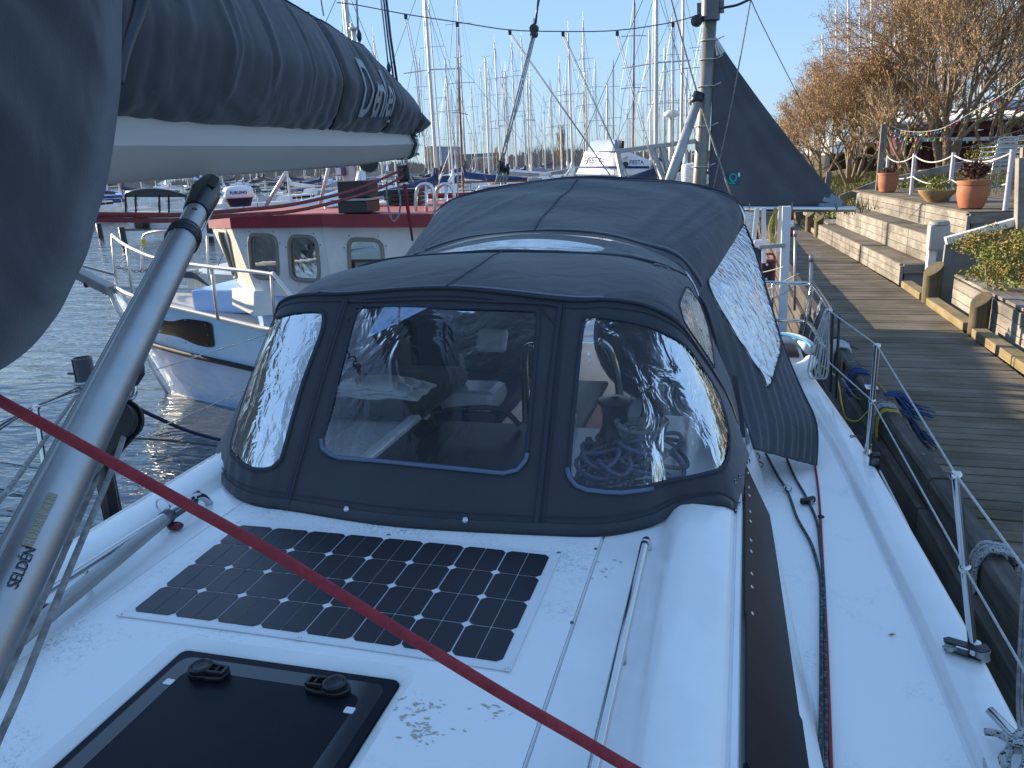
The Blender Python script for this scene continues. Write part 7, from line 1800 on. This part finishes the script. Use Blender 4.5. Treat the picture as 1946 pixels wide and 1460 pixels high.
# ---- rows of further yachts as linked copies
base = []
for i, sp_ in enumerate(specs):
    r_ = thing('moored_yacht', 'x', 'sailing yacht', (0, 0, -200), group=YG); yacht_parts(r_, sp_[0], sp_[1], M[sp_[2]], M[sp_[3]], M[sp_[4]]); base.append(r_)
cnt = 0; used = [False]*len(base)
def put(i, x, y, rz, sc_, label):
    global cnt
    if not used[i]: o = base[i]; used[i] = True
    else: o = copy_tree(base[i])
    o.location = (x, y, -2.9); o.rotation_euler = (R(rnd.uniform(-1, 1)), R(rnd.uniform(-.6, .6)), R(rz)); o.scale = (sc_, sc_, sc_*rnd.uniform(.9, 1.12)); o['label'] = label; o['group'] = YG; cnt += 1
rows_ = [(52, 4.6), (66, 4.2), (82, 4.2), (104, 4.4), (130, 5), (165, 6.5), (215, 8.5)]
for ri, (yb_, gap) in enumerate(rows_):
    px = (190 if ri < 3 else 400)+rnd.uniform(0, 20)
    while px < 1340:
        p = PY(px, 330, yb_); jy = rnd.uniform(-4, 4)
        i_ = rnd.choice((0, 0, 1, 2, 2, 3, 4, 5, 5, 6, 6, 7, 7))
        what = ['yacht with grey sail cover', 'larger yacht with navy sail cover', 'small yacht with white sail cover', 'blue hulled yacht', 'brown masted yacht with blue cover', 'white covered yacht', 'tall masted yacht with slate cover', 'yacht with beige grey cover'][i_]
        where = 'behind the bow rails' if px < 400 else 'over the red wheelhouse roof' if px < 620 else 'under the boom end' if px < 800 else 'left of the brown mast' if px < 900 else 'above the tent top' if px < 1090 else 'behind the named cruiser' if px < 1260 else 'beside the mizzen mast'
        lab = what+' in the '+['nearest', 'second', 'third', 'fourth', 'fifth', 'sixth', 'farthest'][ri]+' row '+where
        if ri < 3 or rnd.random() < .9: put(i_, p[0], yb_+jy, rnd.choice((80, 100, 260, 275, 90))+rnd.uniform(-8, 8), rnd.uniform(.82, 1.12), lab)
        px += gap*1480/yb_*rnd.uniform(.45, .95) if ri else gap*1480/yb_*rnd.uniform(.6, 1.1)
for i, u_ in enumerate(used):
    if not u_: put(i, PY(700+40*i, 330, 75)[0], 75, 90, 1, 'spare moored yacht standing alone between the second and third rows')

# ---- motorboats on the left
def motorboat(x, y, rz, L, label, canopy=None, blue=False, flip=False):
    r_ = thing('motorboat', label, 'motorboat', (0, 0, 0)); B = L*.34
    b_ = MB(); rows = []
    for i in range(11):
        s_ = i/10; xx = -L/2+L*s_; w_ = B/2*(.9+.1*math.sin(math.pi*s_)) if s_ < .5 else B/2*max(.02, 1-((s_-.5)/.5)**2.2)
        rows.append([(xx, -w_, .85+.35*s_), (xx, -w_*.92, .3), (xx, -w_*.6, -.1), (xx, w_*.6, -.1), (xx, w_*.92, .3), (xx, w_, .85+.35*s_)])
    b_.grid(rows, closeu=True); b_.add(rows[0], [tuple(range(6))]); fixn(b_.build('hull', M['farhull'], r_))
    s_ = MB(); s_.tube([(-L/2, -B*.46, .62), (0, -B*.51, .68), (L*.25, -B*.46, .8)], .05, 4); s_.tube([(-L/2, B*.46, .62), (0, B*.51, .68), (L*.25, B*.46, .8)], .05, 4); s_.build('stripe', M['bluecover'], r_)
    if canopy != 'open':
        c = MB(); c.box((.12*L, 0, 1.25), (.40*L, B*.75, .55), taper=.75); c.build('cabin', M['farhull'], r_)
        w_ = MB(); w_.box((.12*L, 0, 1.38), (.385*L, B*.72, .26), taper=.86); w_.build('window', M['glassdark'], r_)
        w2 = MB(); w2.box((.0, 0, 1.80), (.26*L, B*.6, .45), taper=.7); w2.build('windscreen', M['glassdark'] if not canopy else M['bluecover'], r_)
    if canopy == 'bimini':
        c = MB(); rows = []
        for i in range(7):
            a = -1+2*i/6; rows.append([(xx, a*B*.46, 2.02-.28*a*a-.10*abs(xx+.1)*.5) for xx in (-L*.42, -L*.2, 0, L*.12)])
        c.grid(rows); c.build('canvas_top', M['blue'] if blue else M['black'], r_, smooth='all', solid=.04)
    r_.location = (x, y, -2.9); r_.rotation_euler = (0, 0, R(rz)); return r_
def mbp(px, py, *a, **k): p = PZ(px, py, -2.9); return motorboat(p[0], p[1], *a, **k)
# covered boat with black canopy
cb = thing('covered_motorboat', 'small white motorboat under a black canopy with clear side panels, on the left', 'motorboat')
cY = 34.0
def cbp(px, py, dy=0): return PY(px, py, cY+dy)
t = MB(); rows = []
for i in range(9):
    s_ = i/8
    rows.append([tuple(cbp(238+115*s_, 371-17*math.sin(math.pi*min(1, .12+.80*s_))**.7+4*s_, dy)) for dy in (0, .8, 1.6, 2.3)])
rows = [[(p[0], p[1], p[2]-.10*abs(j-1.5)/1.5) for j, p in enumerate(r_)] for r_ in rows]
t.grid(rows); fixn(t.build('canopy_top', M['black'], cb, smooth='all', solid=.05))
t = MB(); t.grid([[r_[0] for r_ in rows], [tuple(cbp(238+115*i/8, 375, 0)) for i in range(9)]]); t.build('canopy_valance', M['black'], cb)
xs_ = [238, 257, 302, 320, 353]
for i, (a, b_) in enumerate(zip(xs_, xs_[1:])):
    t = MB(); t.add([cbp(a+2, 373, 0), cbp(b_-2, 373, 0), cbp(b_-2, 402, .05), cbp(a+2, 402, .05)], [(0, 1, 2, 3)]); t.build('clear_panel', M['vinyl_g'], cb)
for x_ in xs_: t = MB(); t.bar(cbp(x_, 370, -.02), cbp(x_+1, 405, .02), .07, .05); t.build('canopy_pole', M['black'], cb)
t = MB(); t.bar(cbp(238, 404), cbp(353, 406), .10, .05); t.build('canopy_hem', M['black'], cb)
t = MB(); t.prism([cbp(232, 404), cbp(382, 402), cbp(372, 434), cbp(250, 437)], (0, 2.1, 0)); fixn(t.build('hull', M['farhull'], cb, bevel=.05))
t = MB(); t.box(cbp(268, 420, -.35), (.5, .6, .7)); t.build('outboard_engine', M['black'], cb, bevel=.08)
t = MB(); t.box(cbp(262, 436, -.2), (1.2, .5, .12)); t.build('swim_platform', M['bolt'], cb)
mbp(215, 405, 178, 9.5, 'white motor cruiser with blue side stripe at the far left behind the canopy boat', canopy='bimini', blue=True)
mbp(395, 392, 170, 10.5, 'larger white motor cruiser with raked windscreen behind the canopy boat')
mbp(300, 383, 185, 8, 'low white motorboat half hidden above the black canopy')
mbp(560, 380, 172, 8.5, 'white motorboat behind the radar dome with yellow cushion', canopy=None)
mbp(500, 372, 190, 9, 'white cabin boat between the radar dome and the stay tube', canopy='bimini')
mbp(700, 378, 165, 7, 'small white motorboat behind the roof box')
mbp(800, 370, 175, 7.5, 'white motorboat behind the steel hoops')
mbp(610, 368, 182, 7.5, 'low white motorboat with blue canopy behind the steel dome lamp', canopy='bimini', blue=True)
for px, py, lb in ((745, 372, 'grey tarpaulin tent over a laid up boat behind the rope loop'), (690, 385, 'blue tarpaulin over a boat behind the roof box')):
    p = PZ(px, py, -2.9); t = MB(); t.prism([(p[0]-2.2, p[1], -1.9), (p[0]+2.2, p[1], -1.9), (p[0]+1.7, p[1], -.9), (p[0]-.4, p[1], -.4), (p[0]-1.5, p[1], -1.1)], (0, 2.5, 0)); tag(t.build('boat_tarpaulin', M['concrete'] if px > 700 else M['bluecover'], None, bevel=.1), lb, 'boat cover')

# ---- FIESTA cabin cruiser
fi = thing('cabin_cruiser', 'white flybridge cruiser with blue stripes and its name in blue lettering', 'cabin cruiser')
FY = 34.0
def fp(px, py, dy=0): return PY(px, py, FY+dy*1.79)
def ring(pyt, pyl, pyr, front=False): pass
# curved front / side skin as rows (top -> bottom), columns left -> right around the bow corner
cols = [(-1, 2.6), (-.86, 1.3), (-.6, .55), (-.3, .12), (0, -.05), (.35, -.02), (.7, .05), (1.0, .12)]
levels = [  # py at left, py at right, left px, corner px, right px
 (287, 288, 1112, 1176, 1192), (293, 296, 1110, 1180, 1240), (318, 318, 1101, 1182, 1270), (322, 322, 1099, 1183, 1273), (331, 330, 1095, 1184, 1300)]
def fskin(i, j):
    pl_, pr_, a, c_, b_ = levels[i]; cx_, dy = cols[j]
    px = a+(c_-a)*(cx_+1) if cx_ <= 0 else c_+(b_-c_)*cx_
    return fp(px, pl_+(pr_-pl_)*((cx_+1)/2), dy)
def fband(i0, i1, name, m_, off=0):
    t = MB(); t.grid([[fskin(i, j)+np.array([0, -off, 0]) for j in range(len(cols))] for i in (i0, i1)]); return fixn(t.build(name, m_, fi, smooth='all'))
fband(0, 2, 'flybridge_side', M['white']); fband(2, 3, 'lower_blue_stripe', M['blue'], .01); fband(3, 4, 'brow', M['white'])
t = MB(); t.grid([[fskin(0, j)+np.array([0, -.012, k]) for j in range(len(cols))] for k in (-.0, -.05)]); fixn(t.build('upper_blue_stripe', M['bluecover'], fi, smooth='all'))
t = MB(); t.tube([fskin(2, j)+np.array([0, -.012, 0]) for j in range(len(cols))], .05, 5); t.build('stripe_line', M['bluecover'], fi)
t = MB(); t.prism([fskin(0, 0), fskin(0, 2), fskin(0, 4), fskin(0, 7), fskin(0, 7)+np.array([0, 3.6, 0]), fskin(0, 0)+np.array([0, .8, 0])], (0, 0, -.02)); t.build('flybridge_top', M['white'], fi)
t = MB(); rows = []
for z, sh_ in ((0, 0), (.36, .16), (.46, .30)):
    rows.append([fskin(0, j)*np.array([1, 1, 1])+np.array([.05+sh_ if j < 4 else -.1-sh_*.5, .25, z]) for j in range(6)])
t.grid(rows); fixn(t.build('flybridge_canopy', mat('pale_blue_canvas', (.16, .24, .48), .7), fi, smooth='all'))
t = MB(); t.prism([fp(1098, 331), fp(1180, 333, -.1), fp(1310, 333, .1), fp(1310, 333, 2.8), fp(1110, 331, 2.8)], (0, 0, -2.2)); fixn(t.build('cabin', M['white'], fi))
t = MB()
for a, b_ in ((1112, 1170), (1186, 1206), (1212, 1232), (1248, 1270)):
    t.add([fp(a, 334, -.14), fp(b_, 335, -.14), fp(b_, 345, -.14), fp(a, 344, -.14)], [(0, 1, 2, 3)])
t.build('cabin_window', mat('brown_window', (.10, .04, .03), .2), fi)
t = MB(); t.prism([fp(1095, 345, -.2), fp(1320, 350, .0), fp(1320, 350, 3.2), fp(1095, 350, 3)], (0, 0, -2.4)); fixn(t.build('hull', M['white'], fi, bevel=.1))
# sloping aft screen line
t = MB(); t.bar(fp(1240, 296, -.05), fp(1290, 322, .0), .02, .09); t.build('sloping_blue_stripe', M['bluecover'], fi)
t = MB(); t.prism([fp(1238, 297, 0), fp(1288, 322, 0.05), fp(1238, 322, 0)], (0, 1.5, 0)); fixn(t.build('side_wing', M['white'], fi))
def fmapL(x, y):
    px = 1128+x*34; py = 304.5-y*13-5*(.25-x*x)+1; u_ = (px-1101)/(1182-1101)-1
    dy = interp([(c_[0], c_[1]) for c_ in cols], u_); return fp(px, py, dy-.05)
txt('name_lettering', 'FIESTA', .9, fmapL, M['bluecover'], fi, bold=.014, sub=1, norm=True)
def fmapR(x, y): return fp(1210+x*27, 308.5-y*8, -.10)
txt('name_lettering', 'FIESTA', .7, fmapR, M['bluecover'], fi, bold=.014, sub=1, norm=True)
t = MB(); t.ball(fp(1188, 312, -.12), .14, 12, 8, (1, .5, .7)); t.build('horn', M['black'], fi, smooth='all')
t = MB(); t.tube([fp(1183, 303, -.08), fp(1193, 298, -.08)], .03, 8); t.build('loudspeaker', M['alu_dull'], fi)
t = MB(); t.tube([fp(1183, 284, .5), fp(1184, 268, .5)], .06, 8); t.build('exhaust_pipe', M['black'], fi)
wt = thing('white_canister', 'white ribbed canister on the cruiser aft deck beside the mizzen mast', 'canister')
c = fp(1310, 345, -.6); t = MB(); t.lathe(c, [(.30, 0), (.33, .16), (.30, .18), (.33, .20), (.33, .46), (.30, .48), (.33, .50), (.30, .66), (.0, .70)], 18); t.build('drum', M['whitep'], wt, smooth=True)
rdp = thing('radar_pole', 'white radome on a pale pole left of the mizzen mast', 'radar')
t = MB(); t.tube([PY(1275, 345, 30), PY(1276, 222, 30)], .09, 8); t.build('pole', M['mastwhite'], rdp, smooth='all')
c = PY(1276, 221, 30); t = MB(); t.lathe(c, [(.0, -.05), (.15, -.05), (.22, 0), (.28, .02), (.27, .12), (.15, .2), (0, .22)], 18); t.build('radome', M['whitep'], rdp, smooth='all')
rd2 = thing('radar_pole', 'small pale radar pole showing above the slope of the sail cover', 'radar')
t = MB(); t.tube([PY(673, 100, 16), PY(672, 56, 16)], .05, 8); t.lathe(PY(672, 57, 16), [(0, 0), (.10, .0), (.10, .04), (.04, .06), (0, .06)], 12); t.tube([PY(668, 45, 16), PY(669, 57, 16)], .03, 6); t.build('pole', M['mastwhite'], rd2, smooth='all')

# ---- far shore: tree line, buildings
t = MB()
for k in range(7200):
    y = rnd.uniform(330, 420); px = rnd.uniform(-250, 1500); p = PY(px, 330, y); h_ = rnd.uniform(4, 8.5)*(1+.35*math.sin(px*.013)+.2*math.sin(px*.051)); w_ = rnd.uniform(.15, .6); dx = rnd.uniform(-1.2, 1.2)
    z0 = -2.5; t.add([(p[0]-w_, y, z0), (p[0]+w_, y, z0), (p[0]+dx, y, z0+h_)], [(0, 1, 2)])
for k in range(3000):
    y = rnd.uniform(330, 415); px = rnd.uniform(420, 1420); p = PY(px, 330, y); z = -2.5+rnd.uniform(0, 6)*(1+.3*math.sin(px*.013)); s_ = rnd.uniform(.3, 1.1)
    t.add([(p[0]-s_, y, z), (p[0]+s_, y+.3, z+rnd.uniform(-.4, .4)), (p[0]+rnd.uniform(-.5, .5), y, z+s_*1.6)], [(0, 1, 2)])
tag(t.build('far_tree_line', mat('hazy_bare_trees', (.36, .31, .27), .95, col2=(.24, .20, .17), vscale=.05), None), 'hazy band of bare brown trees along the far shore', 'trees', kind='stuff')
def fbld(px0, px1, pyt, y, m_, label, z0=-2.5, dep=25):
    a, b_ = PY(px0, pyt, y), PY(px1, pyt, y); o = thing('far_building', label, 'building')
    t = MB(); t.box(((a[0]+b_[0])/2, y+dep/2, (a[2]+z0)/2), (b_[0]-a[0], dep, a[2]-z0)); t.build('wall', m_, o)
    t = MB(); t.box(((a[0]+b_[0])/2, y+dep/2, a[2]+.15), (b_[0]-a[0]+.6, dep+.6, .3)); t.build('roof', M['concrete'], o)
fbld(805, 822, 280, 430, mat('yellow_render', (.55, .47, .30), .8), 'pale yellow end of the block building on the far shore'); fbld(822.5, 850, 281, 432, mat('grey_blue_cladding', (.33, .38, .45), .8), 'grey blue long face of the block building on the far shore')
fbld(850, 935, 296, 440, M['concrete'], 'long low grey hall behind the far tree line'); fbld(900, 935, 299, 425, M['white'], 'low white hall on the far shore behind the brown mast')
# bare tall trees standing above the line
def far_tree(px, topy, y, label):
    o = thing('bare_tree', label, 'tree'); b_ = PY(px, 330, y); tp = PY(px, topy, y); h_ = tp[2]+2.5
    t = MB(); t.tube([(b_[0], y, -2.6), (b_[0], y, -2.5+h_*.9)], [.35, .05], 5); t.build('trunk', M['bark'], o)
    t = MB()
    for k in range(260):
        z = -2.5+h_*rnd.uniform(.2, .95); a = rnd.random()*6.28; r_ = h_*.16*(1-(z+2.5)/h_*.6); l_ = r_*rnd.uniform(.5, 1.6)
        t.tube([(b_[0], y, z), (b_[0]+math.cos(a)*l_*.5, y+math.sin(a)*l_*.5, z+l_*.6), (b_[0]+math.cos(a)*l_*.8, y+math.sin(a)*l_*.8, z+l_*1.5)], [.07, .05, .02], 3, cap=False)
    t.build('branches', M['twig'], o)
far_tree(1068, 240, 180, 'tall bare poplar like tree above the marina in the centre right'); far_tree(1178, 268, 220, 'rounded bare tree behind the named cabin'); far_tree(945, 282, 260, 'small bare tree left of the backstay blocks')
# ================================================================== land side: trees, buildings, masts ashore
def grow(tb, lf, p, d, L, r, depth, rg, spread, leafn):
    if depth == 0 or r < .003: 
        return
    n_ = 3; pts_ = [p]; dd = d.copy()
    for i in range(n_):
        dd = (dd+Vector((rg.gauss(0, .16), rg.gauss(0, .16), rg.gauss(0, .10)+.03))).normalized(); pts_.append(pts_[-1]+dd*L/n_)
    tb[0 if r > .022 else 1].tube(pts_, [r, r*.88, r*.78, r*.68], 6 if r > .03 else 3, cap=False)
    if depth <= 3:
        for _ in range(leafn):
            q = pts_[rg.randrange(1, 4)]+Vector((rg.gauss(0, .05), rg.gauss(0, .05), rg.gauss(0, .05)-.04)); s_ = rg.uniform(.02, .05)
            a = Vector((rg.gauss(0, 1), rg.gauss(0, 1), rg.gauss(0, .6))).normalized()
            lf.add([q, q+a*s_*.6, q+Vector((0, 0, -s_*1.6))], [(0, 1, 2)])
    k = 2 if rg.random() < .35 else 3
    for i in range(k):
        az = rg.uniform(0, 6.28); sp_ = rg.uniform(.3, .75)*spread
        u_ = dd.cross(Vector((math.cos(az), math.sin(az), .3))).normalized()
        nd_ = (dd+u_*sp_+Vector((0, 0, .05))).normalized()
        grow(tb, lf, pts_[-1] if i < 2 else pts_[2], nd_, L*rg.uniform(.66, .88), r*rg.uniform(.58, .74), depth-1, rg, spread, leafn)
def tree(seed, base, H, label, depth=7, leafn=3, spread=1.0, nst=4, wide=.7):
    rg = random.Random(seed); o = thing('bare_tree', label, 'tree')
    A, B, Lf_ = MB(), MB(), MB()
    for s_ in range(nst):
        az = 6.28*s_/nst+rg.uniform(-.4, .4); d_ = Vector((math.cos(az)*wide*rg.uniform(.5, 1), math.sin(az)*wide*rg.uniform(.5, 1), 1)).normalized()
        grow((A, B), Lf_, Vector(base)+Vector((.10*math.cos(az), .10*math.sin(az), 0)), d_, H*.27, H*.011+.015, depth, rg, spread, leafn)
    A.build('trunk', M['bark'], o, smooth='all'); B.build('crown', M['twig'], o); Lf_.build('seed_heads', M['dryleaf'], o); return o
def gz(px, py, y): p = PY(px, py, y); return p
tb1 = gz(1800, 318, 27); tree(3, (tb1[0], 27, -1.15), 6.7, 'largest bare brown tree with several stems behind the deck posts', 8, 5, .95, 7, .38)
tb2 = gz(1618, 345, 30); tree(11, (tb2[0], 30, -1.2), 4.5, 'rounded tan bare tree right of the dark mizzen sail', 8, 4, 1.0, 8, .6)
tb3 = gz(1560, 330, 36); tree(12, (tb3[0], 36, -1.2), 4.0, 'bare tree behind the rounded tan one, nearest the sail tip', 7, 4, 1.0, 6, .6)
tb4 = gz(1700, 320, 34); tree(21, (tb4[0], 34, -1.2), 5.6, 'bare brown tree between the tan tree and the largest tree', 7, 4, .9, 5, .45)
tb5 = gz(1880, 318, 33); tree(31, (tb5[0], 33, -1.2), 6.6, 'bare tree at the right edge behind the largest tree', 7, 4, .9, 4, .35)
tb6 = gz(1505, 322, 46); tree(41, (tb6[0], 46, -1.3), 3.6, 'small far bare tree just right of the mizzen sail edge', 6, 6, 1.2, 6, .9)
tb7 = gz(1740, 325, 26); tree(52, (tb7[0], 26, -1.15), 3.6, 'short thin bare tree with tan stems left of the largest tree', 6, 4, 1.0, 3, .5)
# restaurant building, dark red
rs = thing('dark_red_building', 'low dark red timber building with pale corrugated roof edge behind the trees', 'building')
BY = 36
def bp(px, py, dy=0): return PY(px, py, BY+dy)
t = MB(); t.prism([bp(1712, 262), bp(1990, 235), bp(1990, 330), bp(1712, 330)], (0, 9, 0)); fixn(t.build('wall', M['darkred'], rs))
a, b_ = bp(1725, 238, -.3), bp(2000, 222, -.3)
t = MB(); rows = []
for i in range(160):
    x = a[0]+(b_[0]-a[0])*i/159; z = a[2]+(b_[2]-a[2])*i/159+.03*math.sin(i*1.57); rows.append([(x, BY-.5, z), (x, BY+9.5, z+.8)])
t.grid(rows); t.build('corrugated_roof', M['wheel'], rs, solid=.04)
t = MB(); t.bar(bp(1725, 244, -.2), bp(1995, 230, -.2), .08, .40); t.build('fascia', M['darkred'], rs)
t = MB(); t.bar(bp(1740, 266, -.5), bp(1995, 262, -.5), .10, .14); t.build('white_beam', M['white'], rs)
for i, px in enumerate((1745, 1790, 1850, 1915)):
    t = MB(); t.bar(bp(px, 262, -.15), bp(px, 328, -.15), .25, .18); t.build('column', M['darkred'], rs)
for i in range(16):
    x = bp(1722+i*16, 300)[0]; t = MB(); t.box((x, BY-.02, .35-.6), (.03, .03, 1.9)); t.build('batten', M['darkred'], rs)
hl_ = thing('white_hall', 'large pale grey blue hall roof rising behind the trees', 'building')
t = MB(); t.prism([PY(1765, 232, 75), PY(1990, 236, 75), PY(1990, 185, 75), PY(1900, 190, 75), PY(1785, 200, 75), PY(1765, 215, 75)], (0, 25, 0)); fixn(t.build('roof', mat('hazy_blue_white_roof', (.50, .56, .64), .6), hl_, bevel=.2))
t = MB(); t.box(((PY(1765, 232, 75)[0]+PY(1990, 232, 75)[0])/2, 88, .0), (13, 24, 5)); t.build('wall', M['concrete'], hl_)
bt = thing('wrapped_boat', 'laid up boat under white and blue tarpaulin above the building at the right edge', 'boat')
t = MB(); t.prism([PY(1908, 236, 50), PY(1990, 236, 50), PY(1990, 205, 50), PY(1940, 212, 50), PY(1918, 222, 50)], (0, 3, 0)); fixn(t.build('white_wrap', M['white'], bt, bevel=.2))
t = MB(); t.prism([PY(1925, 216, 49.8), PY(1990, 205, 49.8), PY(1990, 192, 49.8), PY(1944, 200, 49.8)], (0, 3, 0)); fixn(t.build('blue_tarpaulin', M['bluecover'], bt))
for px, py, w_, h2, yy_, m_, lb in ((1600, 292, 46, 26, 44, 'white', 'white marquee tent behind the tan tree'), (1655, 272, 34, 24, 42, 'white', 'second white marquee right of the first one')):
    o = thing('marquee', lb, 'tent'); a = PY(px-w_/2, py, yy_); b_ = PY(px+w_/2, py, yy_); c = PY(px, py-h2, yy_)
    t = MB(); v0 = [(a[0], yy_, a[2]), (b_[0], yy_, b_[2]), (b_[0], yy_+2.5, b_[2]), (a[0], yy_+2.5, a[2]), (c[0], yy_+1.2, c[2])]; t.add(v0, [(0, 1, 4), (1, 2, 4), (2, 3, 4), (3, 0, 4)]); t.build('roof', M[m_], o)
    t = MB(); t.box(((a[0]+b_[0])/2, yy_+1.25, (a[2]-1.3)/2), (abs(b_[0]-a[0])*.96, 2.3, a[2]+1.3)); t.build('side_wall', M['black'], o)
for px, py, w_, yy_, lb in ((1640, 320, 30, 38, 'dark parked grill trailer in the shade under the trees'), (1690, 318, 26, 40, 'dark covered stall under the trees')):
    p = PY(px, py, yy_); o = thing('dark_trailer', lb, 'trailer'); t = MB(); t.box((p[0], yy_, -.75), (w_/1480*yy_*1.4, 1.5, .9)); t.build('body', M['black'], o, bevel=.08)
    t = MB(); 
    for dx in (-.4, .4): t.lathe((p[0]+dx, yy_-.8, -1.1), [(0, -.05), (.16, -.05), (.16, .05), (0, .05)], 12, axis=(0, 1, 0))
    t.build('wheel', M['blackrub'], o)
for px, w_, lb, m_ in ((1763, 18, 'ochre trough planter beside the thin tree', 'ochrepot'), (1783, 9, 'small ochre crate behind the deck posts', 'yellowwood')):
    p = PY(px, 312, 28); t = MB(); t.box((p[0], 28, -.95), (w_/1480*28, .5, .45), taper=1.2); tag(t.build('planter', M[m_], None, bevel=.02), lb, 'planter')
bu = thing('berry_bush', 'dark green bush with small pale flowers in front of the red building', 'bush')
t = MB(); c = PY(1900, 292, 24); leafmass(t, c, .85, .6, .35, 1500, .035); t.build('leaves', M['leaf'], bu)
t = MB(); leafmass(t, c, .87, .62, .36, 60, .03); t.build('flowers', M['cream'], bu)
# bulb strings
cols_b = [mat('bulb_red', (.45, .02, .03), .3), mat('bulb_yellow', (.6, .45, .05), .3), mat('bulb_green', (.02, .22, .16), .3), mat('bulb_blue', (.03, .12, .35), .3)]
def bulbs(name, label, pts_, n_, y_, rb=.018):
    P_ = [PY(a, b_, yy) for (a, b_), yy in zip(pts_, y_)]; o = thing(name, label, 'bulb string'); c = cr(P_, 8)
    t = MB(); t.tube(c, .007, 5); t.build('cable', M['whiterope'], o, smooth='all')
    for k in range(n_):
        f_ = (k+.5)/n_*(len(c)-1); i = int(f_); q = V(c[i])+(V(c[min(i+1, len(c)-1)])-V(c[i]))*(f_-i)
        t = MB(); t.ball(q+Vector((0, 0, -.065)), rb, 7, 5, (1, 1, 1.25)); t.tube([q, q+Vector((0, 0, -.04))], .012, 5); t.build('bulb', cols_b[(k*3+k//4) % 4], o, smooth='all')
bulbs('bulb_string', 'upper string of coloured bulbs swagging from the tall post to the right edge', [(1690, 238), (1715, 248), (1745, 251), (1775, 248), (1800, 240), (1850, 212), (1905, 180), (1960, 140)], 26, [19.5, 19.3, 19, 18.7, 18.4, 18, 17.5, 17])
bulbs('bulb_string', 'lower string of coloured bulbs across the front of the red building', [(1692, 250), (1735, 262), (1790, 262), (1850, 266), (1905, 258), (1960, 240)], 24, [21, 22, 24, 26, 27, 28], .03)
bulbs('bulb_string', 'third faint bulb string hanging lowest before the dark wall', [(1700, 258), (1745, 276), (1800, 284), (1860, 275), (1930, 262)], 16, [24, 26, 28, 29, 30], .03)
# masts of laid up yachts ashore behind the trees
shm = []
for i, (px, ty, y_) in enumerate(((1563, 66, 60), (1589, 18, 55), (1612, -20, 52), (1581, 96, 70), (1634, -30, 60), (1656, -30, 50), (1683, -30, 62), (1700, -30, 55), (1724, -30, 50), (1762, -30, 48), (1788, -30, 60), (1812, -30, 52), (1862, -30, 50), (1876, -30, 64), (1897, -30, 46), (1910, -30, 58), (1932, -30, 50))):
    b_ = PY(px+3, 300, y_); tp = PY(px, ty, y_); 
    o = thing('yacht_ashore', '', 'sailing yacht', group='laid up yachts ashore behind the trees')
    t = MB(); t.tube([(b_[0], y_, -.2), (tp[0], y_, tp[2])], [.10, .07], 8, cap=True); t.build('mast', M['white'], o, smooth='all')
    t = MB(); zz = tp[2]*.62; t.tube([(b_[0]-.8, y_+.1, zz), (b_[0], y_, zz+.05), (b_[0]+.8, y_+.1, zz)], .03, 4); t.tube([(b_[0]-.8, y_+.1, zz), (tp[0], y_, tp[2]-.2)], .012, 3); t.tube([(b_[0]+.8, y_+.1, zz), (tp[0], y_, tp[2]-.2)], .012, 3); t.tube([(b_[0]-.9, y_+.2, .6), (b_[0]-.8, y_+.1, zz)], .012, 3); t.tube([(b_[0]+.9, y_+.2, .6), (b_[0]+.8, y_+.1, zz)], .012, 3); t.build('rigging', M['bolt'], o)
    t = MB(); t.box((b_[0], y_, .2), (1.8, 7, 1.1), taper=1.25); t.build('hull', M['farhull'], o, bevel=.2)
    o['label'] = ['laid up yacht whose mast top shows above the tan tree, second from the sail', 'laid up yacht with taller pale mast above the tan tree', 'laid up yacht, mast right of the tallest gap in the trees', 'laid up yacht with the shortest pale mast above the tan tree'][i] if i < 4 else 'laid up yacht whose pale mast runs out of the picture top behind the bare trees'
# ---- keep joined pieces apart
def split_loose(names):
    for o in [q for q in bpy.data.objects if q.type == 'MESH' and q.name.split('.')[0] in names]:
        if o.data.users > 1: continue
        bm = bmesh.new(); bm.from_mesh(o.data); bm.verts.ensure_lookup_table(); seen = set(); comps = []
        for v in bm.verts:
            if v.index in seen: continue
            st_ = [v]; seen.add(v.index); comp = []
            while st_:
                w_ = st_.pop(); comp.append(w_.index)
                for e_ in w_.link_edges:
                    x_ = e_.other_vert(w_)
                    if x_.index not in seen: seen.add(x_.index); st_.append(x_)
            comps.append(set(comp))
        if 1 < len(comps) <= 14:
            for c_ in comps[1:]:
                b2 = bm.copy(); bmesh.ops.delete(b2, geom=[v for v in b2.verts if v.index not in c_], context='VERTS')
                me = o.data.copy(); b2.to_mesh(me); b2.free(); n_o = o.copy(); n_o.data = me; link(n_o)
            bmesh.ops.delete(bm, geom=[v for v in bm.verts if v.index not in comps[0]], context='VERTS'); bm.to_mesh(o.data)
        bm.free()
split_loose({'stanchion_fitting', 'rail_stanchion', 'sheave', 'quarter_bolt', 'tail', 'white_mark', 'elastic', 'stay_tube', 'joist', 'deck_screw'})
for o in bpy.data.objects:
    if o.type == 'MESH' and o.name.split('.')[0] in ('rivet', 'stems', 'bolt', 'plate_bolt', 'rigging', 'guard_rail', 'bow_line_turns', 'anchor_chain', 'batten'): o['kind'] = 'stuff'
sc.render.resolution_x = 1024; sc.render.resolution_y = 768
